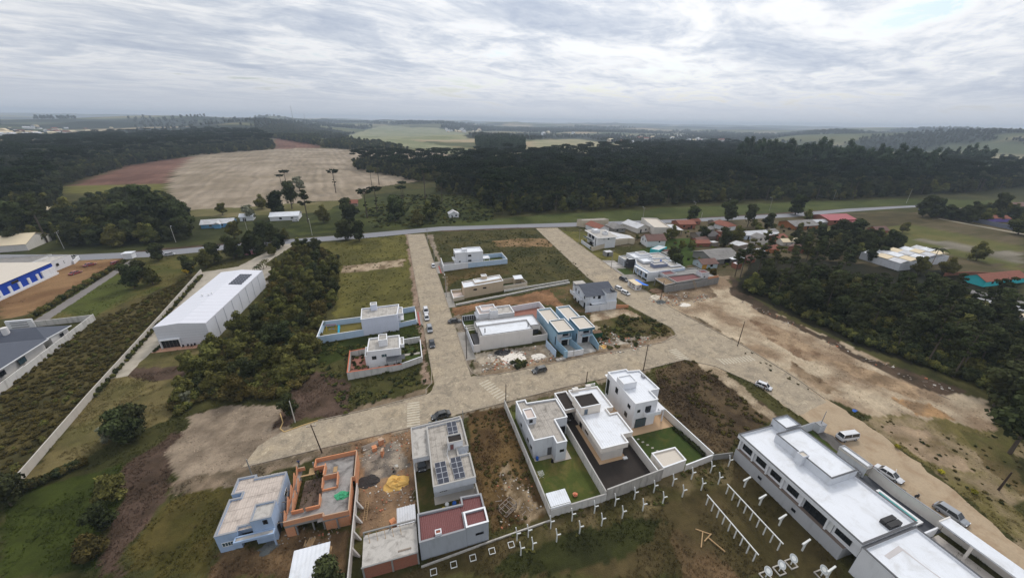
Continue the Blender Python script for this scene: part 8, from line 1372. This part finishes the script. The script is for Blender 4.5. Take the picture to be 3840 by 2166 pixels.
def car(kind, col, pname, x, y, hd, label, group=None, z=0.0, open_door=False, cat='car', name=None):
    """hd: heading, radians, 0 = nose towards +x"""
    if kind not in CARM: b, G, R_, pil = car_meshes(kind); CARM[kind] = (b, G, R_, pil, G.mesh('windows', CGL))
    b, G, R_, pil, gm = CARM[kind]; pm = mat_paint(pname, col); ln, wd, belt, roof, _, gh = KINDS[kind]; t = thing(name or ('minibus' if kind == 'van' else 'car'), label, cat, (x, y, z), group, hd)
    bo = inst('body', b.mesh('body', pm, smooth=True), t); bo.data.set_sharp_from_angle(angle=math.radians(35)); ro = inst('roof', R_.mesh('roof', pm), t); inst('windows', gm, t); inst('pillars', pil.mesh('pillars', pm), t)['kind'] = 'stuff'
    ty = MB().tube((0, -.1, 0), (0, .1, 0), .32, n=14).mesh('tyre', TYRE); rm = MB().tube((0, -.11, 0), (0, .11, 0), .19, n=10).mesh('rim', RIM)
    for fx in (.31, -.31):
        for s_ in (-1, 1): w_ = bpy.data.objects.new('wheel', ty); COL.objects.link(w_); w_.parent = t; w_.location = (ln*fx, s_*(wd/2-.1), .32); inst('rim', rm, w_)
    for s_ in (-1, 1):
        inst('headlight', MB().box(ln*.475, s_*wd*.34-.16, belt*.6, ln*.5+.012, s_*wd*.34+.16, belt*.74).mesh('headlight', HLAMP), t); inst('taillight', MB().box(-ln*.5-.012, s_*wd*.36-.12, belt*.62, -ln*.48, s_*wd*.36+.12, belt*.86).mesh('taillight', TLAMP), t); inst('mirror', MB().box(ln*gh[0]-.3, s_*(wd/2+.02)-.09, belt*.92, ln*gh[0]-.14, s_*(wd/2+.02)+.09, belt*.92+.14).mesh('mirror', pm), t)
    inst('bumper', MB().box(ln*.46, -wd*.42, .22, ln*.5+.03, wd*.42, .40).mesh('bumper', BLK), t); inst('bumper', MB().box(-ln*.5-.03, -wd*.42, .24, -ln*.46, wd*.42, .42).mesh('bumper', BLK), t)
    if open_door: inst('door', MB().box(0, 0, .35, .05, 1.0, 1.25).mesh('door', pm), t, (.55, wd/2, 0), (0, 0, .3))
    return t
N_, S_, E_, W_ = math.pi/2, -math.pi/2, 0.0, math.pi
WH, GY, SV, BK_, DB, RD = S(222, 222, 224), S(96, 98, 102), S(150, 154, 160), S(34, 34, 36), S(28, 36, 52), S(150, 30, 34)
car('hatch', WH, 'paint_white', 14.1, 173.2, S_, 'white hatchback parked at the kerb by the north house'); car('suv', WH, 'paint_white', 6.5, 126.8, S_, 'white car parked on the north street, behind another white one'); car('hatch', WH, 'paint_white', 6.3, 121.5, S_, 'white hatchback parked on the north street, in front of another white car'); car('suv', SV, 'paint_silver', 6.5, 113.1, S_, 'silver-grey car parked on the north street between white and dark cars'); car('sedan', DB, 'paint_navy', 6.3, 103.8, S_, 'dark blue sedan parked nearest the crossing on the north street')
car('sedan', BK_, 'paint_black', 15.3, 116.4, E_, 'black sedan standing across the kerb in front of the fenced garden'); car('wagon', S(58, 60, 62), 'paint_charcoal', 33.8, 81.8, W_+.12, 'old charcoal hatchback parked at the kerb below the rubble lot'); car('sedan', S(30, 36, 38), 'paint_black_green', 5.1, 71.4, W_+.15, 'black sedan parked on the cross street beside the solar-panel house'); car('hatch', S(50, 54, 60), 'paint_gunmetal', -0.4, 58.6, S_, 'dark hatchback standing under the carport of the solar-panel house')
car('suv', DB, 'paint_navy', 93.9, 135.0, S_+.25, 'dark blue car parked behind the white site container'); car('wagon', WH, 'paint_white', 86.4, 126.4, S_+.3, 'white car by the grey-roofed house, the farther of two'); car('hatch', WH, 'paint_white', 86.6, 121.9, S_+.3, 'white car by the grey-roofed house, the nearer of two'); car('hatch', WH, 'paint_white', 89.2, 59.0, S_+.5, 'white car standing on the eastern street with a person beside it', open_door=True)
car('van', WH, 'paint_white', 91.6, 39.6, W_-.12, 'white minibus with a flat face parked beside the podium house', cat='van'); car('sedan', WH, 'paint_white', 89.4, 30.2, S_+.15, 'white sedan with an open door by the street wall of the podium house', open_door=True); car('suv', SV, 'paint_silver', 90.2, 21.0, S_+.1, 'silver-grey car parked on the dirt road, nearest the camera on the right')
car('sedan', RD, 'paint_red', -137.5, 203, 1.2, 'red car on the brown factory yard, nearest the factory'); car('sedan', RD, 'paint_red', -138.5, 214, 1.0, 'red car on the brown factory yard, nearer the highway'); car('wagon', RD, 'paint_red', -128.5, 214, 1.0, 'red car beside the small white gate house'); car('suv', WH, 'paint_white', -111, 222, .4, 'white car under the tree beside the highway on the left'); car('hatch', WH, 'paint_white', -66, 284, .2, 'white car at the farm yard beyond the highway'); car('sedan', S(60, 60, 66), 'paint_charcoal', 33.2, 63.6, S_, 'dark car under the black-topped carport of the cream house'); car('suv', S(190, 188, 180), 'paint_beige', -153, 228, .1, 'pale car beside the factory offices by the highway')
b_ = thing('motorbike', 'black motorbike lying near the podium house wall', 'motorbike', (88.6, 25.2)); [MB().tube((88.6+dx, 25.2-.05, .3), (88.6+dx, 25.2+.05, .3), .3, n=12).build('wheel', TYRE, b_) for dx in (-.65, .65)]; MB().bar((87.95, 25.2, .4), (89.2, 25.2, .7), .22).bar((89.2, 25.2, .35), (89.0, 25.2, 1.05), .08).build('frame', BLK, b_); MB().box(88.0, 25.08, .75, 88.7, 25.32, .88).build('seat', DARK, b_); MB().bar((89.0, 24.85, 1.05), (89.0, 25.55, 1.05), .05).build('handlebar', TRIMG, b_)
# ---------------------------------------------------------------- poles, posts, street furniture
POLEC = mat('pole_concrete', S(150, 146, 140), .9, .15, 1.0); POLEW = mat('pole_wood', S(70, 58, 50), .95, .2, 1.5); POLEP = mat('pole_pale', S(188, 184, 176), .9, .1)
def pole(x, y, h, label, m, arm=True, lamp=False, lean=(0, 0), rz=0.0, group=None, r=.14):
    t = thing('utility_pole', label, 'pole', (x, y), group); tx, ty_ = x+lean[0], y+lean[1]; MB().tube((x, y, -.3), (tx, ty_, h), r, r*.65, 8).build('shaft', m, t); c, s_ = math.cos(rz), math.sin(rz)
    if arm:
        MB().bar((tx-c*.9, ty_-s_*.9, h-.5), (tx+c*.9, ty_+s_*.9, h-.5), .12).build('crossarm', TIMBERG, t)
        for k in (-.75, 0, .75): MB().tube((tx+c*k, ty_+s_*k, h-.44), (tx+c*k, ty_+s_*k, h-.24), .05, n=6).build('insulator', TRIMW, t)
    if lamp: a_ = MB().bar((tx, ty_, h-.3), (tx-s_*1.8, ty_+c*1.8, h+.15), .09).build('lamp_arm', TRIMG, t); MB().box(tx-s_*1.8-.18, ty_+c*1.8-.3, h+.08, tx-s_*1.8+.18, ty_+c*1.8+.3, h+.2).build('lamp', TRIMW, a_)
for x, y, h, m, arm, lamp, lb in ((15.35, 93.5, 10, POLEW, True, True, 'dark utility pole at the corner of the rubble lot'), (62.5, 74.3, 8.6, POLEW, True, False, 'dark utility pole beside the tall white house'), (99.4, 77.5, 8.8, POLEW, False, False, 'dark bare pole beside the bare ground east of the street'), (15.4, 137.7, 8.8, POLEC, True, True, 'utility pole at the beige house front'), (15.2, 213.2, 8.2, POLEC, True, False, 'utility pole on the north street nearest the highway'), (15.5, 181.3, 8.0, POLEC, True, False, 'utility pole north of the walled white house'), (-27.3, 78.6, 6.2, POLEP, False, False, 'short pale pole in front of the dark bush tree'), (-32.4, 65.3, 4.2, POLEC, False, False, 'short pole behind the light blue house'), (21.2, 72.1, 5.5, POLEW, False, False, 'thin pole at the street end of the white garden wall'), (9.6, 66.9, 4.6, POLEC, False, False, 'thin pole behind the solar-panel house'), (43.9, 73.1, 4.0, POLEW, False, False, 'short thin post at the kerb behind the cream house'), (-85.6, 254.1, 9.2, POLEP, False, True, 'pale street-light pole in front of the blue farmhouse'), (-49.9, 245.5, 9.4, POLEP, False, True, 'pale street-light pole at the farm track beyond the highway'), (-167.3, 247.3, 9.0, POLEP, True, True, 'leftmost pale street-light pole along the highway'), (-148, 248.6, 8.6, POLEP, False, True, 'second pale street-light pole from the left along the highway'), (-118.8, 247.2, 8.6, POLEP, False, True, 'third pale street-light pole from the left along the highway'), (206.7, 216, 7.6, POLEP, False, False, 'pale pole at the brick house by the highway'), (216, 234.4, 11, POLEC, True, True, 'street-light pole on the grass strip behind the dirt junction'), (255.8, 239.6, 10.4, POLEC, False, True, 'street-light pole on the grass strip, second from the junction'), (294, 236.7, 10.8, POLEC, False, True, 'street-light pole on the grass strip behind the crimson roof'), (402.7, 262.3, 9, POLEC, False, False, 'pole at the forest edge on the right'), (458.9, 235.3, 13, POLEP, False, False, 'tall pale leaning pole near the grey wall end'), (97.4, 113.5, 8.2, POLEW, True, False, 'dark pole with a transformer behind the gravel heap'), (96.3, 150, 9.4, POLEC, True, False, 'utility pole in front of the dark grey modern house'), (170, 232, 9.4, POLEC, True, True, 'street-light pole behind the tiled houses'), (106.5, 21.8, 4.8, POLEW, False, False, 'thick dark timber post on the rough ground at the right edge'), (98.7, 190, 9, POLEC, True, False, 'utility pole at the modern white house')):
    pole(x, y, h, lb, m, arm, lamp, rz=0.0 if arm else 0.3, r=.2 if 'thick' in lb else .14)
pole(-20.1, 67.4, 7.6, 'dark leaning pole behind the brick shell', POLEW, True, False, (-.9, .4))
def post_y(x, y, h=2.9):
    t = thing('garden_post', 'white forked post in the double row along the back walls', 'post', (x, y), 'white forked garden posts'); MB().bar((x, y, 0), (x, y, h*.62), .16).build('stem', STEELW, t); MB().bar((x, y, h*.58), (x-.12, y+.35, h*1.0), .15).build('arm', STEELW, t); MB().bar((x, y, h*.6), (x+.62, y-.12, h*.66), .15).build('arm', STEELW, t)
for x in (13.6, 15.6): post_y(x, 38.7)
for i, x in enumerate((19.8, 23.9, 28.4, 32.7, 36.9, 41.3, 45.7, 50.3, 55.1, 59.8)): post_y(x, 39.05+.21*i)
for i, x in enumerate((13.5, 15.6, 19.9, 24.2, 28.5, 32.7, 37.0, 41.4, 45.9, 50.4, 54.6)): post_y(x, 36.3+.185*i)
def pergola(x, y0, y1, n, label):
    t = thing('garden_pergola', label, 'pergola', (x, (y0+y1)/2)); b = MB().bar((x, y0-.4, 2.2), (x, y1+.4, 2.2), .16).build('beam', STEELW, t)
    for i in range(n): y = y0+(y1-y0)*i/(n-1); MB().bar((x, y, 0), (x, y, 2.12), .15).build('post', STEELW, t)
pergola(49.1, 25.0, 35.2, 9, 'white pergola rail of one beam on many posts, the left one'); pergola(54.45, 25.2, 36.0, 9, 'white pergola rail of one beam on many posts, the right one')
for i, (x, y) in enumerate(((59.0, 36.2), (58.6, 32.4), (58.6, 28.4), (58.4, 24.0), (58.1, 19.8))):
    t = thing('clothes_post', ('white T-shaped post nearest the podium corner', 'white T-shaped post on the lawn, second from the podium corner', 'white T-shaped post on the lawn, third from the podium corner', 'white T-shaped post on the lawn, fourth from the podium corner', 'white T-shaped post at the bottom edge of the lawn')[i], 'post', (x, y)); MB().bar((x, y, 0), (x, y, 2.1), .22).build('stem', STEELW, t); MB().bar((x-.95, y-.1, 2.15), (x+.95, y+.1, 2.3), .24).build('crossbar', STEELW, t); MB().bar((x, y, 1.2), (x+.5, y, 2.1), .1).build('brace', STEELW, t)
for i, (x, y) in enumerate(((54.6, 22.9), (51.9, 22.7), (49.05, 22.6), (57.6, 20.3))):
    t = thing('garden_sundial', ('white perforated disc on a post in a square bed, right of a row of three', 'white perforated disc on a post in a square bed, middle of a row of three', 'white perforated disc on a post in a square bed, left of a row of three', 'white perforated disc on a post, alone near the bottom edge')[i], 'garden ornament', (x, y))
    for a in ((-.7, -.7, .7, -.55), (-.7, .55, .7, .7), (-.7, -.55, -.55, .55), (.55, -.55, .7, .55)): MB().box(x+a[0], y+a[1], 0, x+a[2], y+a[3], .2).build('bed_edge', R_CONC, t)
    MB().tube((x, y, 0), (x, y, 1.5), .09).build('post', STEELW, t); d_ = MB(); n = 18
    for k in range(n):
        a0, a1 = 6.283*k/n, 6.283*(k+.62)/n; d_.add([(x+r_*math.cos(a_), y+.85*r_*math.sin(a_), 1.55+.5*r_*math.sin(a_)) for r_, a_ in ((.34, a0), (.62, a0), (.62, a1), (.34, a1))], [(0, 1, 2, 3)])
    d_.build('disc_slots', mat('grey_slot', S(150, 156, 160), .6), t)['kind'] = 'stuff'; m_ = MB(); m_.v = [(x, y, 1.54)]+[(x+.66*math.cos(6.283*k/20), y+.56*math.sin(6.283*k/20), 1.54+.33*math.sin(6.283*k/20)) for k in range(20)]; m_.f = [(0, 1+k, 1+(k+1) % 20) for k in range(20)]; m_.build('disc', STEELW, t)
for i, (x, y) in enumerate(((12.5, 38.3), (9.2, 38.2), (6.0, 38.05), (2.9, 37.9), (-.25, 37.7))):
    t = thing('planting_frame', ('small white square planting frame next to the first forked post', 'white square planting frame, second from the forked posts', 'white square planting frame, third from the forked posts', 'white square planting frame, fourth from the forked posts', 'white square planting frame farthest left along the back wall')[i], 'planter', (x, y), 'planting frames')
    for a in ((-.5, -.5, .5, -.42), (-.5, .42, .5, .5), (-.5, -.42, -.42, .42), (.42, -.42, .5, .42)): MB().box(x+a[0], y+a[1], 0, x+a[2], y+a[3], .16).build('frame_bar', STEELW, t)
tf = thing('loose_beams', 'loose wooden beams laid in the shape of a gate on the brown lawn', 'timber', (45.5, 28.6)); wc = [P(1850+a/2.8622, 1800+b/2.8622) for a, b in ((2170, 525), (2340, 585), (2245, 560), (2228, 725), (2335, 580), (2262, 660), (2305, 625), (2483, 775))]
for i in range(0, 8, 2): MB().bar((*wc[i][:2], .08+.03*i), (*wc[i+1][:2], .08+.03*i), .16).build('beam', TIMBER, tf)
wallrun('low concrete kerb wall along the lower edge of the brown lot', [(-2, 38.9), (9.2, 39.7), (20.2, 40.3)], .35, R_CONC, .2)
dy = thing('drying_rack', 'small white folding drying rack on the patchy lawn', 'drying rack', (21.9, 49.4)); [MB().bar((21.4+.2*k, 48.8, .9), (21.4+.2*k, 50.0, .9), .04).build('rail', STEELW, dy) for k in range(6)]; [MB().bar((21.4+k, 49+.8*j, 0), (22.4-k, 49+.8*j, .9), .04).build('leg', STEELW, dy) for k in (0, 1) for j in (0, 1)]
fb = thing('flower_pot', 'orange-red flower bowl on the patchy lawn', 'flower pot', (26.6, 43.6)); MB().tube((26.6, 43.6, 0), (26.6, 43.6, .3), .3, .42, 12).build('bowl', R_TERRA, fb); inst('flowers', crown_mesh('flowers', [(0, 0, .42, .42, .42, .25)], 120, .12, leafmat('petal', S(150, 70, 50), S(220, 160, 130)), 5), fb)
for i, (x, y, c_, r_, h_, lb) in enumerate(((22.6, 53.3, PLASTB, .3, .8, 'blue drum at the terrace corner of the left row house'), (25.4, 51.9, DARK, .25, .7, 'black bin on the terrace of the left row house'), (36.0, 58.9, DARK, .25, .6, 'black bin beside the cream house door'), (39.6, 71.9, DARK, .3, .9, 'small black bin at the kerb of the cross street'), (72.6, 123.8, PLASTB, .3, .9, 'blue drum near the grey-roofed house'), (-17.4, 64.0, SANDM, .6, .35, 'tub of yellow sand at the kerb behind the brick shell'), (3.3, 48.2, STEELW, .35, .6, 'white basin behind the solar-panel house'), (4.6, 47.9, PLASTB, .35, .8, 'blue tub behind the solar-panel house'), (6.2, 48.4, DARK, .35, .9, 'dark drum behind the solar-panel house'), (7.4, 48.2, CREAM, .3, .8, 'pale drum behind the solar-panel house'), (2.6, 47.6, mat('yellow_plastic', S(190, 170, 60), .6), .3, .5, 'yellow bucket behind the solar-panel house'))):
    d_ = MB().tube((x, y, 0), (x, y, h_*.5), r_, r_*1.08, 14).tube((x, y, h_*.5), (x, y, h_), r_*1.08, r_*.98, 14); tag(d_.build('drum', c_), lb, 'bin' if 'bin' in lb else 'drum')
tag(MB().box(40.0, 48.3, .05, 40.9, 48.9, .3).build('stone_block', TRIMW), 'white stone block lying on the black gravel', 'stone')
bt = thing('blue_sheet', 'scrap of blue sheeting on the bare ground', 'tarp', (103.3, 45.5)); m = MB(); m.add([(102.8, 45.2, .05), (103.9, 45.3, .25), (104.0, 45.9, .08), (103.3, 46.1, .3), (102.7, 45.8, .06)], [(0, 1, 3), (1, 2, 3), (0, 3, 4)]); m.build('sheet', PLASTB, bt)
for i, (x, y) in enumerate(((99.6, 34.6), (100.4, 27.5), (100.7, 22.7))): plant('flowering_shrub', (BU[0][0], crown_mesh('crown', [(0, 0, .5, .5, .5, .4), (.3, .2, .4, .35, .35, .3)], 160, .13, leafmat('broom_bloom', S(84, 84, 34), S(150, 140, 44)), 95+i)), ('yellow-flowering shrub by the dirt road, farthest one', 'yellow-flowering shrub by the dirt road, middle one', 'yellow-flowering shrub by the dirt road, nearest the dark post')[i], 'shrub', x, y, 1.0, None, 0, stem='stem')
# ---------------------------------------------------------------- people
def person(x, y, rz, label, shirt, trousers, hair, h=1.72, arms=((-.2, .06), (.16, .1)), z=0.0):
    """one continuous body grown from a jointed skeleton; clothing by material along the body"""
    k = h/1.72; J = {'pelvis': (0, 0, .93), 'waist': (0, 0, 1.08), 'chest': (0, .0, 1.30), 'neck': (0, .01, 1.46), 'head0': (0, .02, 1.55), 'head1': (0, .03, 1.67)}; E_l = [('pelvis', 'waist'), ('waist', 'chest'), ('chest', 'neck'), ('neck', 'head0'), ('head0', 'head1')]; R_ = {'pelvis': .15, 'waist': .135, 'chest': .165, 'neck': .06, 'head0': .085, 'head1': .09}
    for s_, nm in ((-1, 'l'), (1, 'r')):
        ax, ay = arms[0 if s_ < 0 else 1]
        for a, p, r in (('sh', (.19*s_, 0, 1.40), .07), ('el', (.25*s_, -.02, 1.12), .05), ('wr', (.24*s_+ax*.3, ay+.08, .88), .036), ('ha', (.24*s_+ax*.35, ay+.11, .79), .04), ('hip', (.095*s_, 0, .88), .10), ('kn', (.11*s_, .02*s_, .49), .07), ('an', (.11*s_, -.03*s_, .08), .05), ('to', (.12*s_, .15-.03*s_, .04), .045)): J[a+nm] = p; R_[a+nm] = r
        E_l += [('chest', 'sh'+nm), ('sh'+nm, 'el'+nm), ('el'+nm, 'wr'+nm), ('wr'+nm, 'ha'+nm), ('pelvis', 'hip'+nm), ('hip'+nm, 'kn'+nm), ('kn'+nm, 'an'+nm), ('an'+nm, 'to'+nm)]
        for f in range(5): J['f%d%s' % (f, nm)] = (J['ha'+nm][0]+(.03*(f-2) if f else -.05*s_), J['ha'+nm][1]+.02, .70 if f else .77); R_['f%d%s' % (f, nm)] = .011; E_l.append(('ha'+nm, 'f%d%s' % (f, nm)))
    names = list(J); me = bpy.data.meshes.new('body_skeleton'); me.from_pydata([tuple(c*k for c in J[n]) for n in names], [(names.index(a), names.index(b)) for a, b in E_l], []); tmp = bpy.data.objects.new('tmp', me); COL.objects.link(tmp); sm = tmp.modifiers.new('skin', 'SKIN'); sm.use_smooth_shade = True
    for i, n in enumerate(names): me.skin_vertices[0].data[i].radius = (R_[n]*k, R_[n]*k*(.72 if n in ('pelvis', 'waist', 'chest') else 1)); me.skin_vertices[0].data[i].use_root = (n == 'pelvis')
    sb = tmp.modifiers.new('sub', 'SUBSURF'); sb.levels = 1; sb.render_levels = 1; dg = bpy.context.evaluated_depsgraph_get(); dg.update(); ev = bpy.data.meshes.new_from_object(tmp.evaluated_get(dg)); bpy.data.objects.remove(tmp)
    ev.materials.clear(); [ev.materials.append(m_) for m_ in (mat('skin', S(168, 124, 98), .7, .04), shirt, trousers, mat('shoe', S(40, 36, 34), .8, .05))]
    for p in ev.polygons: c = p.center/k; p.material_index = 3 if c.z < .1 else 2 if c.z < .98 and abs(c.x) < .21 else 1 if c.z < 1.44 and c.z > .95 else 0; p.use_smooth = True
    t = thing('person', label, 'person', (x, y, z), None, rz); inst('body', ev, t); iv, itf = ico(); hb = MB(); hb.add([(v[0]*.105*k, v[1]*.115*k+.0, (1.68+v[2]*.10)*k) for v in iv if True], [tuple(f) for f in itf if sum(iv[i][2] for i in f) > -.1]); inst('hair', hb.mesh('hair', hair, smooth=True), t)
    fc = MB(); [fc.box(sx*.032-.012, .10, 1.615, sx*.032+.012, .118, 1.628) for sx in (-1, 1)]; fc.box(-.022, .10, 1.55, .022, .116, 1.558); inst('face_features', fc.mesh('face_features', DARK), t, sc=(k, k, k))['kind'] = 'stuff'; inst('nose', MB().box(-.014, .10, 1.575, .014, .135, 1.61).mesh('nose', MATS['skin']), t, sc=(k, k, k))
HAIR = mat('dark_hair', S(36, 30, 28), .9, .05); CL = lambda n, c: mat(n, c, .9, .08, 3)
person(88.0, 57.8, .6, 'person in black clothes standing at the side of the white car on the street', CL('black_shirt', S(38, 38, 42)), CL('black_trousers', S(34, 34, 38)), HAIR); person(78.6, 13.6, 2.6, 'person in a red top on the pale carport floor', CL('red_shirt', S(176, 28, 44)), CL('navy_trousers', S(40, 44, 60)), HAIR, z=.12); person(59.3, 121.2, 1.0, 'person in a pale shirt standing on the bare earth by the grey-roofed house', CL('pale_shirt', S(206, 190, 186)), CL('brown_trousers', S(84, 70, 64)), HAIR); person(83.6, 131.3, 0, 'person in dark clothes near the two white cars', CL('dark_shirt', S(60, 52, 50)), CL('black_trousers', S(34, 34, 38)), HAIR); person(-24.0, 65.2, 0, 'person in a blue checked shirt behind the brick shell', CL('blue_shirt', S(84, 96, 132)), CL('grey_trousers', S(96, 96, 104)), HAIR)
# ---------------------------------------------------------------- haze: one closed box of thin even air around everything but the sky
hb = MB().box(-9000, -2500, -16, 9000, 9500, 135); ho = hb.build('haze', None); ho['kind'] = 'stuff'; ho['label'] = 'thin blue haze over the land'
hm_ = bpy.data.materials.new('haze'); hm_.use_nodes = True; t = hm_.node_tree; t.nodes.clear(); pv = N(t, 'ShaderNodeVolumePrincipled'); pv.inputs['Color'].default_value = (0.74, 0.86, 1.0, 1); pv.inputs['Density'].default_value = 0.00015; pv.inputs['Anisotropy'].default_value = 0.0
ou = N(t, 'ShaderNodeOutputMaterial'); L(t, pv.outputs[0], ou.inputs['Volume']); ho.data.materials.append(hm_)
